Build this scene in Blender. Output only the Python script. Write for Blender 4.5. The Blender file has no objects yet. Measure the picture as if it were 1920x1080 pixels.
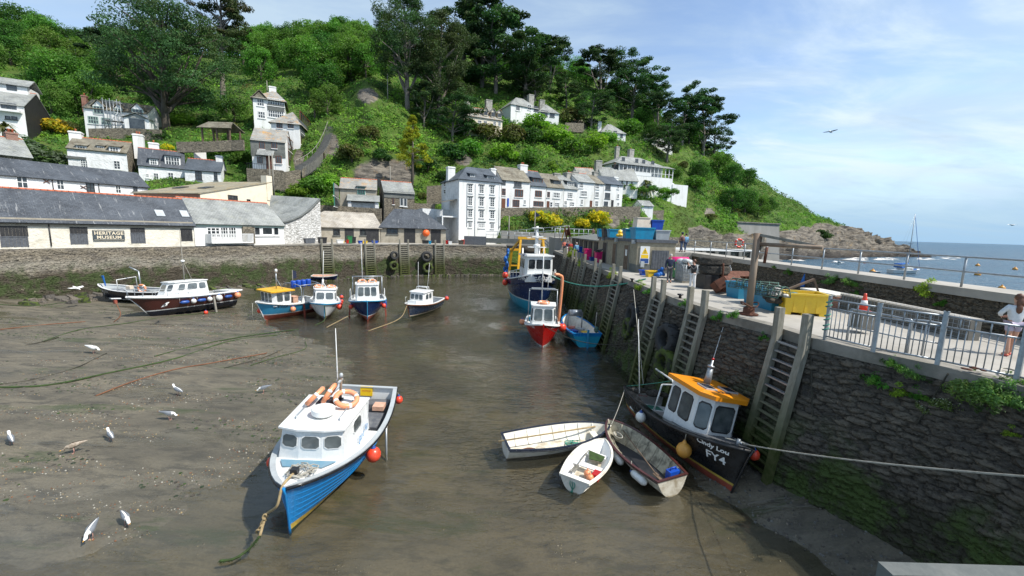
import bpy,math,random
import numpy as np
from mathutils import Vector,Matrix,noise as MN
R_=math.radians
C=bpy.context.scene.collection
S=bpy.context.scene
# ---------------------------------------------------------------- camera
F_,P_,RO_,CH=760.0,R_(8.2),R_(1.7),8.0
cam_d=bpy.data.cameras.new("camera");cam=bpy.data.objects.new("camera",cam_d);C.objects.link(cam)
cam_d.sensor_width=36;cam_d.lens=F_/1920*36;cam_d.clip_start=.1;cam_d.clip_end=30000
fw=Vector((0,math.cos(P_),-math.sin(P_)));up0=Vector((0,math.sin(P_),math.cos(P_)));rt0=Vector((1,0,0))
rt=rt0*math.cos(RO_)+up0*math.sin(RO_);up=up0*math.cos(RO_)-rt0*math.sin(RO_)
cam.matrix_world=Matrix(((rt.x,up.x,-fw.x,0),(rt.y,up.y,-fw.y,0),(rt.z,up.z,-fw.z,CH),(0,0,0,1)))
S.camera=cam
# ---------------------------------------------------------------- sky, sun, exposure
SUN_AZ=Vector((.93,-.37,0)).normalized();SUN_EL=R_(52)
W=bpy.data.worlds.new("World");S.world=W;W.use_nodes=True
nt=W.node_tree;N=nt.nodes;Lk=nt.links;N.clear()
out=N.new("ShaderNodeOutputWorld");bg=N.new("ShaderNodeBackground");bg.inputs[1].default_value=.15
sky=N.new("ShaderNodeTexSky");sky.sky_type='NISHITA';sky.sun_disc=False
sky.sun_elevation=SUN_EL;sky.sun_rotation=math.atan2(SUN_AZ.x,SUN_AZ.y);sky.air_density=1.0;sky.dust_density=.8;sky.ozone_density=1.2
tc=N.new("ShaderNodeTexCoord");sep=N.new("ShaderNodeSeparateXYZ");Lk.new(tc.outputs["Generated"],sep.inputs[0])
def wm(op,a,b=None,cl=False):
 n=N.new("ShaderNodeMath");n.operation=op;n.use_clamp=cl
 for i,v in enumerate((a,b)):
  if v is None:continue
  if isinstance(v,(int,float)):n.inputs[i].default_value=v
  else:Lk.new(v,n.inputs[i])
 return n.outputs[0]
zz=wm('ADD',wm('MAXIMUM',sep.outputs[2],0.0),.16)
cx=wm('DIVIDE',sep.outputs[0],zz);cy=wm('DIVIDE',sep.outputs[1],zz)
cmb=N.new("ShaderNodeCombineXYZ");Lk.new(cx,cmb.inputs[0]);Lk.new(cy,cmb.inputs[1])
def wnoise(sc,loc,rot,stretch,det,dist,lo,hi):
 mp=N.new("ShaderNodeMapping");Lk.new(cmb.outputs[0],mp.inputs[0])
 mp.inputs[1].default_value=loc;mp.inputs[2].default_value=(0,0,R_(rot));mp.inputs[3].default_value=stretch
 n=N.new("ShaderNodeTexNoise");Lk.new(mp.outputs[0],n.inputs[0]);n.inputs["Scale"].default_value=sc
 n.inputs["Detail"].default_value=det;n.inputs["Roughness"].default_value=.58;n.inputs["Distortion"].default_value=dist
 r=N.new("ShaderNodeMapRange");Lk.new(n.outputs[0],r.inputs[0]);r.inputs[1].default_value=lo;r.inputs[2].default_value=hi
 r.interpolation_type='SMOOTHSTEP'
 return r.outputs[0]
c1=wnoise(.75,(1.3,.4,0),25,(1,1.7,1),7,.8,.36,.70)
c2=wnoise(2.2,(4.1,2.0,0),12,(1,2.6,1),8,.5,.47,.78)
left=N.new("ShaderNodeMapRange");Lk.new(sep.outputs[0],left.inputs[0]);left.inputs[1].default_value=.35;left.inputs[2].default_value=-.45
low=N.new("ShaderNodeMapRange");Lk.new(sep.outputs[2],low.inputs[0]);low.inputs[1].default_value=.22;low.inputs[2].default_value=.0;low.inputs[4].default_value=.22
cov=wm('ADD',wm('MULTIPLY',c1,.72),wm('ADD',wm('MULTIPLY',c2,.3),wm('ADD',wm('MULTIPLY',left.outputs[0],.38),low.outputs[0])),True)
cov=wm('MULTIPLY',cov,.92)
mx=N.new("ShaderNodeMixRGB");Lk.new(cov,mx.inputs[0]);Lk.new(sky.outputs[0],mx.inputs[1]);mx.inputs[2].default_value=(2.75,3.5,4.2,1)
rgt=N.new("ShaderNodeMapRange");Lk.new(sep.outputs[0],rgt.inputs[0]);rgt.inputs[1].default_value=.1;rgt.inputs[2].default_value=.5
mw=N.new("ShaderNodeMixRGB");Lk.new(wm('MULTIPLY',wm('MULTIPLY',wnoise(1.1,(2.2,5.1,0),-20,(1,1.8,1),7,.6,.42,.7),rgt.outputs[0]),.85),mw.inputs[0]);Lk.new(mx.outputs[0],mw.inputs[1]);mw.inputs[2].default_value=(4.0,4.65,5.2,1);mx=mw
hz=N.new("ShaderNodeMapRange");Lk.new(sep.outputs[2],hz.inputs[0]);hz.inputs[1].default_value=.16;hz.inputs[2].default_value=.0;hz.inputs[4].default_value=.92;hz.interpolation_type='SMOOTHSTEP'
mh=N.new("ShaderNodeMixRGB");Lk.new(hz.outputs[0],mh.inputs[0]);Lk.new(mx.outputs[0],mh.inputs[1]);mh.inputs[2].default_value=(1.75,2.85,4.0,1)
Lk.new(mh.outputs[0],bg.inputs[0]);Lk.new(bg.outputs[0],out.inputs[0])
sl=bpy.data.lights.new("sun",'SUN');sun=bpy.data.objects.new("sun",sl);C.objects.link(sun)
sl.energy=4.3;sl.angle=R_(.53);sl.color=(1,.955,.88)
sdir=Vector((SUN_AZ.x*math.cos(SUN_EL),SUN_AZ.y*math.cos(SUN_EL),math.sin(SUN_EL)))
sun.rotation_euler=(-sdir).to_track_quat('-Z','Y').to_euler();sun.location=(60,-30,80)
S.view_settings.view_transform='Standard';S.view_settings.look='None';S.view_settings.exposure=.52;S.view_settings.gamma=1
S.render.engine='CYCLES';S.cycles.max_bounces=6;S.cycles.transparent_max_bounces=8;S.cycles.use_denoising=True
S.cycles.caustics_reflective=False;S.cycles.caustics_refractive=False;S.cycles.sample_clamp_indirect=6;S.cycles.sample_clamp_direct=4
# ---------------------------------------------------------------- survey helpers: turn a sighting in the photo into a point of the place
def ray(px,py):
 u=(px-960)/F_;v=(540-py)/F_;c,s=math.cos(RO_),math.sin(RO_)
 a=u*c-v*s;b=u*s+v*c
 return Vector((a,math.cos(P_)+b*math.sin(P_),-math.sin(P_)+b*math.cos(P_)))
def gp(px,py,z):
 d=ray(px,py);t=(z-CH)/d.z;return Vector((0,0,CH))+d*t
def dp(px,py,Y):
 d=ray(px,py);return Vector((0,0,CH))+d*(Y/d.y)
def cross_plane(px,py,o,n):
 d=ray(px,py);e=Vector((0,0,CH));t=(o-e).dot(n)/d.dot(n);return e+d*t
 # ---------------------------------------------------------------- mesh builder
class MB:
 def __init__(s):s.v=[];s.f=[];s.m=[];s.sm=[]
 def add(s,vs,fs,mi=0,sm=False):
  o=len(s.v);s.v+=[tuple(v)for v in vs]
  for f in fs:s.f.append(tuple(i+o for i in f));s.m.append(mi);s.sm.append(sm)
  return s
 def quad(s,*p,mi=0):return s.add(p,[tuple(range(len(p)))],mi)
 def hexa(s,p,mi=0):return s.add(p,[(3,2,1,0),(4,5,6,7),(0,1,5,4),(1,2,6,5),(2,3,7,6),(3,0,4,7)],mi)
 def box(s,x0,y0,z0,x1,y1,z1,mi=0):
  return s.hexa([(x0,y0,z0),(x1,y0,z0),(x1,y1,z0),(x0,y1,z0),(x0,y0,z1),(x1,y0,z1),(x1,y1,z1),(x0,y1,z1)],mi)
 def bar(s,a,b,w,h,mi=0,upv=(0,0,1)):
  a=Vector(a);b=Vector(b);d=(b-a).normalized();u=Vector(upv)
  if abs(d.dot(u))>.95:u=Vector((1,0,0))
  x=d.cross(u).normalized();y=x.cross(d)
  x*=w/2;y*=h/2
  return s.hexa([a-x-y,a+x-y,a+x+y,a-x+y,b-x-y,b+x-y,b+x+y,b-x+y],mi)
 def tube(s,pts,r,n=8,mi=0,cap=True,closed=False):
  pts=[Vector(p)for p in pts];k=len(pts);rs=r if isinstance(r,(list,tuple))else[r]*k
  vs=[];fs=[];prev=None
  for i,p in enumerate(pts):
   if closed:d=pts[(i+1)%k]-pts[i-1]
   else:d=pts[min(i+1,k-1)]-pts[max(i-1,0)]
   if d.length<1e-9:d=Vector((0,0,1))
   d.normalize()
   if prev is None:
    u=Vector((0,0,1))if abs(d.z)<.9 else Vector((1,0,0));x=d.cross(u).normalized()
   else:x=(prev-d*prev.dot(d)).normalized()
   prev=x;y=d.cross(x)
   for j in range(n):
    a=2*math.pi*j/n;vs.append(p+(x*math.cos(a)+y*math.sin(a))*rs[i])
  for i in range(k if closed else k-1):
   for j in range(n):
    i2=(i+1)%k;fs.append((i*n+j,i*n+(j+1)%n,i2*n+(j+1)%n,i2*n+j))
  s.add(vs,fs,mi,True)
  if cap and not closed:
   o=len(s.v)-k*n
   s.f.append(tuple(o+j for j in reversed(range(n))));s.m.append(mi);s.sm.append(False)
   s.f.append(tuple(o+(k-1)*n+j for j in range(n)));s.m.append(mi);s.sm.append(False)
  return s
 def lathe(s,prof,c=(0,0,0),n=14,mi=0,M=None):
  vs=[];fs=[];k=len(prof)
  for r,z in prof:
   for j in range(n):
    a=2*math.pi*j/n;p=Vector((r*math.cos(a),r*math.sin(a),z))
    if M:p=M@p
    vs.append((p.x+c[0],p.y+c[1],p.z+c[2]))
  for i in range(k-1):
   for j in range(n):fs.append((i*n+j,i*n+(j+1)%n,(i+1)*n+(j+1)%n,(i+1)*n+j))
  fs.append(tuple(reversed(range(n))));fs.append(tuple((k-1)*n+j for j in range(n)))
  return s.add(vs,fs,mi,True)
 def ball(s,c,r,n=12,mi=0,sc=(1,1,1)):
  k=max(4,n//2);prof=[(max(1e-3,math.sin(math.pi*i/k)),-math.cos(math.pi*i/k))for i in range(k+1)]
  return s.lathe([(a*r,b*r)for a,b in prof],c,n,mi,Matrix.Diagonal((sc[0],sc[1],sc[2])))
 def prism(s,poly,axis_a,axis_b,mi=0):
  "poly of 3-D points swept from offset a to offset b"
  a=Vector(axis_a);b=Vector(axis_b);n=len(poly);vs=[Vector(p)+a for p in poly]+[Vector(p)+b for p in poly]
  fs=[tuple(reversed(range(n))),tuple(range(n,2*n))]+[(i,(i+1)%n,n+(i+1)%n,n+i)for i in range(n)]
  return s.add(vs,fs,mi)
 def grid(s,rows,mi=0,sm=True,wrap=False):
  k=len(rows);n=len(rows[0]);fs=[]
  for i in range(k-1):
   for j in range(n if wrap else n-1):fs.append((i*n+j,i*n+(j+1)%n,(i+1)*n+(j+1)%n,(i+1)*n+j))
  return s.add([p for r in rows for p in r],fs,mi,sm)
 def build(s,name,mats,parent=None,loc=None,rot=None,fix=True):
  me=bpy.data.meshes.new(name);me.from_pydata(s.v,[],s.f)
  if not isinstance(mats,(list,tuple)):mats=[mats]
  for m in mats:me.materials.append(MAT[m]if isinstance(m,str)else m)
  me.polygons.foreach_set("material_index",s.m);me.polygons.foreach_set("use_smooth",s.sm)
  me.update()
  if fix:
   import bmesh
   b=bmesh.new();b.from_mesh(me);bmesh.ops.recalc_face_normals(b,faces=b.faces);b.to_mesh(me);b.free()
  metric_uv(me)
  o=bpy.data.objects.new(name,me);C.objects.link(o)
  if parent:o.parent=parent
  if loc is not None:o.location=loc
  if rot is not None:o.rotation_euler=rot
  return o
def metric_uv(me):
 n=len(me.polygons)
 if n==0 or n>400000:return
 nl=len(me.loops);vi=np.empty(nl,np.int32);me.loops.foreach_get("vertex_index",vi)
 co=np.empty(len(me.vertices)*3);me.vertices.foreach_get("co",co);co=co.reshape(-1,3)
 nr=np.empty(n*3);me.polygons.foreach_get("normal",nr);nr=nr.reshape(-1,3)
 tot=np.empty(n,np.int32);me.polygons.foreach_get("loop_total",tot);ln=np.repeat(nr,tot,0)
 t=np.stack([-ln[:,1],ln[:,0],np.zeros(nl)],1);l=np.linalg.norm(t,axis=1);flat=l<.15
 t[flat]=(1,0,0);l[flat]=1;t/=l[:,None];b=np.cross(ln,t);p=co[vi]
 uv=np.stack([(p*t).sum(1),(p*b).sum(1)],1).astype(np.float32)
 me.uv_layers.new(name="UVMap").data.foreach_set("uv",uv.ravel())
def tag(o,label=None,cat=None,group=None,kind=None):
 if label:o['label']=label
 if cat:o['category']=cat
 if group:o['group']=group
 if kind:o['kind']=kind
 return o
def thing(name,label,cat,loc=(0,0,0),rz=0,group=None,rot=None):
 o=bpy.data.objects.new(name,None);C.objects.link(o);o.location=loc;o.rotation_euler=rot if rot else(0,0,rz)
 o.empty_display_size=.3
 return tag(o,label,cat,group)
def copy_tree(o,parent=None,loc=None,rot=None,scale=None,label=None,group=None):
 c=o.copy();C.objects.link(c)
 if parent:c.parent=parent
 if loc is not None:c.location=loc
 if rot is not None:c.rotation_euler=rot
 if scale is not None:c.scale=scale
 if label:c['label']=label
 if group:c['group']=group
 for ch in list(o.children):copy_tree(ch,c)
 return c
def text_mesh(body,size,fn,name,m,parent=None,depth=0,shear=0,spacing=1,res=3,offset=0,align='CENTER'):
 cu=bpy.data.curves.new("t",'FONT');cu.body=body;cu.size=size;cu.align_x=align;cu.align_y='CENTER'
 cu.shear=shear;cu.space_character=spacing;cu.resolution_u=res;cu.offset=offset
 ob=bpy.data.objects.new("t",cu);C.objects.link(ob)
 me0=bpy.data.meshes.new_from_object(ob);bpy.data.objects.remove(ob)
 vs=[fn(v.co.x,v.co.y)for v in me0.vertices];fs=[tuple(p.vertices)for p in me0.polygons]
 bpy.data.meshes.remove(me0)
 return MB().add(vs,fs).build(name,m,parent,fix=False)
def sag(a,b,drop,n=14):
 a=Vector(a);b=Vector(b);return[a.lerp(b,i/n)-Vector((0,0,drop*4*(i/n)*(1-i/n)))for i in range(n+1)]
def smooth(pts,n=6):
 "Catmull-Rom through points"
 p=[Vector(q)for q in pts];p=[p[0]*2-p[1]]+p+[p[-1]*2-p[-2]];o=[]
 for i in range(1,len(p)-2):
  for k in range(n):
   t=k/n;a,b,c,d=p[i-1:i+3]
   o.append(.5*(2*b+(c-a)*t+(2*a-5*b+4*c-d)*t*t+(3*b-a-3*c+d)*t**3))
 return o+[p[-2]]
 # ---------------------------------------------------------------- materials
MAT={}
class NB:
 def __init__(s,name):
  s.m=bpy.data.materials.new(name);s.m.use_nodes=True;s.t=s.m.node_tree;s.t.nodes.clear();MAT[name]=s.m
  s.o=s.n("OutputMaterial");s.tc=s.n("TexCoord")
 def n(s,t,**k):
  x=s.t.nodes.new("ShaderNode"+t)
  for a,b in k.items():setattr(x,a,b)
  return x
 def set(s,inp,v):
  if hasattr(v,"is_linked"):s.t.links.new(v,inp)
  else:
   if isinstance(v,tuple)and len(v)==3 and len(inp.default_value)==4:v=v+(1,)
   inp.default_value=v
 def mapp(s,src,sc=(1,1,1),rot=(0,0,0),loc=(0,0,0)):
  x=s.n("Mapping");s.set(x.inputs[0],src);x.inputs[1].default_value=loc;x.inputs[2].default_value=rot;x.inputs[3].default_value=sc
  return x.outputs[0]
 def noise(s,src,sc,det=4,rough=.55,dist=0):
  x=s.n("TexNoise");s.set(x.inputs[0],src);x.inputs["Scale"].default_value=sc;x.inputs["Detail"].default_value=det
  x.inputs["Roughness"].default_value=rough;x.inputs["Distortion"].default_value=dist;return x.outputs[0]
 def rng(s,v,lo,hi,a=0,b=1):
  x=s.n("MapRange");s.set(x.inputs[0],v);x.inputs[1].default_value=lo;x.inputs[2].default_value=hi;x.inputs[3].default_value=a;x.inputs[4].default_value=b
  return x.outputs[0]
 def mix(s,f,a,b,mode='MIX'):
  x=s.n("MixRGB",blend_type=mode);s.set(x.inputs[0],f);s.set(x.inputs[1],a);s.set(x.inputs[2],b);return x.outputs[0]
 def math(s,op,a,b=0.0):
  x=s.n("Math",operation=op);s.set(x.inputs[0],a);s.set(x.inputs[1],b);return x.outputs[0]
 def bump(s,h,st=.5,dist=.05,nrm=None):
  x=s.n("Bump");x.inputs[0].default_value=st;x.inputs[1].default_value=dist;s.set(x.inputs["Height"],h)
  if nrm:s.set(x.inputs["Normal"],nrm)
  return x.outputs[0]
 def pbsdf(s,col,rough=.6,metal=0.,spec=.5,nrm=None,coat=0.):
  x=s.n("BsdfPrincipled");s.set(x.inputs["Base Color"],col);s.set(x.inputs["Roughness"],rough);s.set(x.inputs["Metallic"],metal)
  s.set(x.inputs["Specular IOR Level"],spec);s.set(x.inputs["Coat Weight"],coat)
  if nrm:s.set(x.inputs["Normal"],nrm)
  s.t.links.new(x.outputs[0],s.o.inputs[0]);return x
 @property
 def obj(s):return s.tc.outputs["Object"]
 @property
 def uv(s):return s.tc.outputs["UV"]
def plain(name,c,c2=None,rough=.55,sc=3,bump=.0,bsc=25,metal=0.,spec=.5,streak=False,lo=.42,hi=.68,coat=0.,bd=.02):
 b=NB(name);src=b.obj
 if c2 is None:c2=tuple(x*.72 for x in c)
 nz=b.noise(b.mapp(src,(1,1,.25))if streak else src,sc,6,.62,.3)
 col=b.mix(b.rng(nz,lo,hi),c,c2)
 col=b.mix(b.rng(b.noise(src,sc*9,3),.3,.7,.0,.22),col,tuple(x*.6 for x in c))
 nr=b.bump(b.noise(src,bsc,5),bump,bd)if bump else None
 b.pbsdf(col,b.rng(nz,.3,.8,max(.05,rough-.1),min(1,rough+.15)),metal,spec,nr,coat);return b.m
def slate(name,c1,c2,lichen=None,lo=.55,hi=.7,w=.32,h=.2,streaks=0,mort=(.03,.03,.03)):
 b=NB(name);br=b.n("TexBrick");b.set(br.inputs[0],b.uv);br.inputs["Color1"].default_value=c1+(1,);br.inputs["Color2"].default_value=c2+(1,)
 br.inputs["Mortar"].default_value=mort+(1,);br.inputs["Scale"].default_value=1;br.inputs["Mortar Size"].default_value=.012
 br.inputs["Brick Width"].default_value=w;br.inputs["Row Height"].default_value=h;br.offset=.5;br.inputs["Bias"].default_value=-.1
 big=b.noise(b.obj,.45,5,.6);col=b.mix(b.rng(big,.35,.7,0,.55),br.outputs[0],tuple(min(1,x*1.6)for x in c2))
 if lichen:col=b.mix(b.rng(b.noise(b.obj,.8,8,.7,.4),lo,hi,0,.85),col,lichen)
 if streaks:col=b.mix(b.rng(b.noise(b.mapp(b.uv,(3.2,.35,1)),1.3,6,.7),.58,.75,0,streaks),col,(.62,.62,.6))
 col=b.mix(b.rng(b.noise(b.obj,9,4,.7),.62,.72,0,.5),col,(.45,.45,.42))
 b.pbsdf(col,.62,0,.4,b.bump(b.math('ADD',br.outputs[1],b.math('MULTIPLY',b.noise(b.obj,6,4),-.6)),.6,-.03));return b.m
def rubble(name,c1,c2,c3,sc=2.2,flat=2.6,edge=(.04,.036,.03),attr=False,bump=1.0,ew=.07):
 b=NB(name);src=b.uv
 wob=b.n("VectorMath",operation='ADD');b.set(wob.inputs[0],src)
 nv=b.n("TexNoise");b.set(nv.inputs[0],src);nv.inputs["Scale"].default_value=1.6;nv.inputs["Detail"].default_value=3
 sc_=b.n("VectorMath",operation='SCALE');b.set(sc_.inputs[0],nv.outputs["Color"]);sc_.inputs["Scale"].default_value=.35;b.set(wob.inputs[1],sc_.outputs[0])
 m=b.mapp(wob.outputs[0],(1,flat,1))
 v=b.n("TexVoronoi",feature='F1');b.set(v.inputs["Vector"],m);v.inputs["Scale"].default_value=sc
 e=b.n("TexVoronoi",feature='DISTANCE_TO_EDGE');b.set(e.inputs["Vector"],m);e.inputs["Scale"].default_value=sc
 sp=b.n("SeparateColor");b.set(sp.inputs[0],v.outputs["Color"])
 col=b.mix(sp.outputs[0],c1,c2);col=b.mix(b.rng(sp.outputs[1],.6,1),col,c3)
 col=b.mix(b.rng(b.noise(b.obj,7,6,.7),.35,.75,0,.6),col,tuple(x*.45 for x in c1))
 ed=b.rng(e.outputs["Distance"],0,ew,1,0);col=b.mix(b.math('MULTIPLY',ed,.85),col,edge)
 h=b.math('ADD',b.rng(e.outputs["Distance"],0,.16),b.math('MULTIPLY',b.noise(b.obj,14,5,.7),.5))
 return b,col,b.bump(h,bump,.06)
def rubble_plain(*a,**k):
 b,col,nr=rubble(*a,**k);b.pbsdf(col,.85,0,.3,nr);return b.m
def leafmat(name,trans=.35,gloss=.25):
 b=NB(name);at=b.n("Attribute",attribute_name="Col");oi=b.n("ObjectInfo")
 hs=b.n("HueSaturation");b.set(hs.inputs["Color"],at.outputs["Color"]);b.set(hs.inputs["Hue"],b.rng(oi.outputs["Random"],0,1,.485,.515));b.set(hs.inputs["Value"],b.rng(oi.outputs["Random"],0,1,.98,1.36))
 d=b.n("BsdfPrincipled");b.set(d.inputs["Base Color"],hs.outputs[0]);d.inputs["Roughness"].default_value=.6;d.inputs["Specular IOR Level"].default_value=gloss
 t=b.n("BsdfTranslucent");b.set(t.inputs[0],b.mix(1,hs.outputs[0],(1.0,1.25,.5),'MULTIPLY'))
 m=b.n("MixShader");m.inputs[0].default_value=trans;b.t.links.new(d.outputs[0],m.inputs[1]);b.t.links.new(t.outputs[0],m.inputs[2]);b.t.links.new(m.outputs[0],b.o.inputs[0]);return b.m
leafmat("leaf",.42);leafmat("needle",.25,.2)
plain("white_paint",(.76,.76,.74),(.66,.65,.60),.35,2.5,.05,18,lo=.55,hi=.8)
plain("boat_white",(.71,.72,.71),(.52,.50,.44),.28,2.2,lo=.58,hi=.82,streak=True)
plain("old_white",(.66,.62,.52),(.34,.28,.19),.55,3.2,.2,22,lo=.42,hi=.66)
plain("old_white_clean",(.74,.71,.63),(.50,.44,.33),.5,2.6,.15,22,lo=.5,hi=.75)
plain("grubby_inside",(.40,.37,.28),(.13,.12,.09),.7,4,.2,30,lo=.4,hi=.62)
plain("blue_paint",(.010,.20,.50),(.012,.15,.38),.3,2,lo=.5,hi=.85,streak=True)
plain("sky_paint",(.04,.30,.52),(.03,.22,.40),.4,2,lo=.5,hi=.8)
plain("cyan_paint",(.02,.32,.47),(.015,.22,.34),.4,2,lo=.5,hi=.8,streak=True)
plain("navy_paint",(.008,.022,.085),(.012,.03,.09),.22,2)
plain("navy_grey",(.014,.035,.085),(.03,.05,.09),.25,2)
plain("dark_navy",(.009,.012,.024),(.02,.024,.036),.28,3)
plain("black_paint",(.010,.011,.013),(.03,.03,.032),.28,3,lo=.5,hi=.8)
plain("deck_grey",(.085,.09,.10),(.17,.17,.17),.65,4,.1,40)
plain("deck_blue",(.12,.25,.34),(.2,.3,.36),.6,4)
plain("maroon_paint",(.075,.022,.018),(.045,.015,.013),.3,2,streak=True)
plain("red_paint",(.42,.012,.010),(.32,.012,.01),.3,2)
plain("antifoul_red",(.30,.06,.035),(.16,.045,.03),.65,3,.1)
plain("antifoul_green",(.020,.035,.012),(.012,.018,.008),.6,4,.2)
plain("yellow_band",(.50,.36,.06),(.34,.22,.05),.5,3)
plain("yellow_paint",(.70,.38,.015),(.58,.30,.02),.4,2)
plain("yellow_plastic",(.74,.50,.035),(.62,.38,.04),.42,1.5,lo=.5,hi=.85)
plain("orange_paint",(.72,.25,.010),(.62,.22,.02),.35,2,lo=.55,hi=.85)
plain("orange_float",(.80,.30,.13),(.70,.30,.18),.4,3)
plain("red_float",(.76,.06,.025),(.62,.07,.035),.32,3)
plain("amber_float",(.62,.30,.05),(.5,.22,.04),.45,3)
plain("white_float",(.75,.75,.72),(.55,.53,.48),.4,3)
plain("blue_float",(.02,.08,.32),(.02,.07,.24),.4,3)
plain("blue_plastic",(.008,.07,.42),(.01,.05,.30),.4,2)
plain("tub_blue",(.008,.20,.34),(.02,.15,.25),.45,2,lo=.45,hi=.75)
plain("tub_cyan",(.01,.27,.46),(.015,.2,.36),.45,2)
plain("pink_plastic",(.68,.015,.16),(.55,.015,.14),.4,2)
plain("salmon_plastic",(.72,.22,.16),(.6,.2,.15),.5,2)
plain("green_plastic",(.02,.16,.045),(.02,.11,.04),.45,2)
plain("cream_plastic",(.70,.60,.48),(.6,.5,.4),.5,2)
plain("grey_plastic",(.42,.45,.46),(.33,.35,.36),.5,2)
plain("black_plastic",(.012,.012,.013),(.03,.03,.03),.5,3)
plain("galvanised",(.36,.39,.41),(.25,.27,.29),.42,6,metal=.55)
plain("steel_white",(.70,.71,.70),(.45,.45,.43),.4,5)
plain("rust",(.14,.045,.02),(.07,.028,.016),.85,5,.4,30,lo=.35,hi=.65)
plain("rust_pole",(.235,.18,.13),(.15,.09,.055),.7,3,.2,30,streak=True)
plain("wood_grey",(.26,.245,.21),(.14,.13,.10),.85,3,.4,30,streak=True)
plain("wood_brown",(.17,.115,.075),(.09,.06,.04),.75,3,.3,30)
plain("varnish",(.20,.07,.02),(.12,.045,.015),.35,3)
plain("brown_frame",(.16,.055,.025),(.11,.04,.02),.45,3)
plain("green_frame",(.05,.20,.14),(.04,.15,.11),.45,3)
plain("pale_green",(.34,.46,.40),(.28,.38,.33),.5,3)
plain("black_timber",(.014,.014,.016),(.04,.04,.04),.6,5,.3,30,streak=True)
plain("grey_timber",(.10,.11,.125),(.06,.065,.075),.7,5,.3,30)
plain("tyre",(.020,.021,.022),(.045,.046,.045),.8,6,.3,30)
plain("weed_tyre",(.022,.026,.012),(.07,.10,.012),.9,3,.5,20,lo=.42,hi=.55)
plain("rope",(.36,.27,.14),(.22,.16,.08),.9,8,.4,60)
plain("rope_pale",(.42,.40,.34),(.28,.26,.22),.9,8,.3,60)
plain("rope_weed",(.035,.07,.012),(.02,.03,.01),.9,5,.5,30)
plain("rope_rust",(.20,.085,.04),(.12,.05,.03),.9,6,.4,30)
plain("rope_dark",(.05,.045,.032),(.03,.03,.02),.9,6)
plain("rope_green",(.06,.30,.22),(.05,.2,.15),.8,6)
plain("net_black",(.03,.028,.024),(.10,.085,.065),.95,5,.8,12,bd=.1,lo=.4,hi=.7)
plain("net_green",(.07,.15,.12),(.05,.08,.07),.9,6)
plain("canvas_white",(.72,.70,.66),(.5,.48,.44),.8,4,.3,20)
plain("canvas_blue",(.01,.13,.45),(.01,.09,.32),.7,4,.3,15)
plain("tarp_pink",(.60,.36,.25),(.45,.26,.18),.8,4,.3,12)
plain("skin",(.52,.29,.20),(.46,.24,.17),.5,4)
plain("hair_grey",(.45,.44,.42),(.3,.3,.28),.7,20)
plain("hair_brown",(.12,.045,.022),(.07,.03,.015),.5,20)
plain("hair_dark",(.02,.015,.012),(.04,.03,.02),.6,20)
plain("cloth_white",(.74,.74,.74),(.6,.6,.62),.85,6)
plain("cloth_pale",(.60,.64,.67),(.48,.52,.56),.85,6)
plain("cloth_lilac",(.40,.36,.46),(.34,.3,.4),.85,6)
plain("cloth_black",(.012,.013,.016),(.03,.03,.034),.6,6)
plain("cloth_navy",(.025,.035,.075),(.02,.025,.05),.85,6)
plain("cloth_grey",(.09,.09,.10),(.06,.06,.07),.85,6)
plain("cloth_denim",(.035,.06,.12),(.05,.08,.15),.85,6)
plain("cloth_sky",(.16,.36,.55),(.12,.28,.46),.85,6)
plain("cloth_red",(.5,.05,.04),(.4,.04,.03),.85,6)
plain("cloth_plum",(.13,.06,.06),(.22,.14,.12),.85,8,lo=.4,hi=.6)
plain("shoe_pink",(.75,.12,.12),(.7,.35,.1),.6,10)
plain("gull_white",(.80,.80,.78),(.66,.66,.64),.7,8)
plain("gull_grey",(.19,.21,.235),(.15,.165,.185),.7,8)
plain("gull_brown",(.40,.34,.27),(.22,.17,.12),.8,14,lo=.4,hi=.6)
plain("beak",(.70,.34,.03),(.6,.28,.05),.5,8)
plain("leg_pink",(.60,.32,.26),(.5,.27,.22),.6,8)
plain("concrete",(.40,.375,.33),(.29,.27,.235),.85,.7,.25,18,lo=.35,hi=.7)
plain("concrete_edge",(.27,.25,.215),(.15,.14,.115),.9,1.5,.5,14,lo=.35,hi=.65)
plain("concrete_dark",(.17,.165,.15),(.10,.10,.09),.9,1.2,.3,14,lo=.35,hi=.65)
plain("concrete_wall",(.30,.29,.265),(.20,.195,.175),.9,.35,.4,4,lo=.35,hi=.7,streak=True)
plain("whitewash",(.77,.77,.75),(.56,.55,.50),.8,.8,.55,5,lo=.5,hi=.76,streak=True,bd=.06)
plain("whitewash_rough",(.74,.75,.75),(.52,.52,.50),.85,1.2,.9,3.5,lo=.46,hi=.72,bd=.1)
plain("cream_wall",(.76,.68,.53),(.60,.53,.41),.8,.9,.35,6,lo=.5,hi=.75,bd=.05)
plain("museum_wall",(.73,.685,.585),(.52,.48,.37),.85,.8,.7,4,lo=.5,hi=.75,bd=.1)
plain("render_grey",(.38,.345,.275),(.25,.22,.17),.9,1.2,.5,12,lo=.4,hi=.7)
plain("pebbledash",(.34,.30,.22),(.22,.195,.14),.95,3,.9,60,lo=.4,hi=.7)
plain("slate_hung",(.095,.105,.10),(.15,.155,.145),.8,2,.4,14)
plain("terracotta",(.50,.13,.055),(.38,.10,.05),.75,2)
plain("chimney_stone",(.40,.385,.34),(.2,.195,.17),.9,1.5,.5,8)
plain("rock",(.20,.17,.13),(.085,.075,.065),.9,.35,.9,2.2,lo=.35,hi=.62,bd=.4)
plain("rock_dark",(.075,.068,.06),(.12,.105,.085),.85,.6,.9,2.5,bd=.3)
plain("bark",(.10,.085,.065),(.055,.045,.035),.95,1,.7,8,streak=True)
plain("bark_pale",(.21,.18,.15),(.11,.095,.08),.95,1,.7,8,streak=True)
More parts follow.
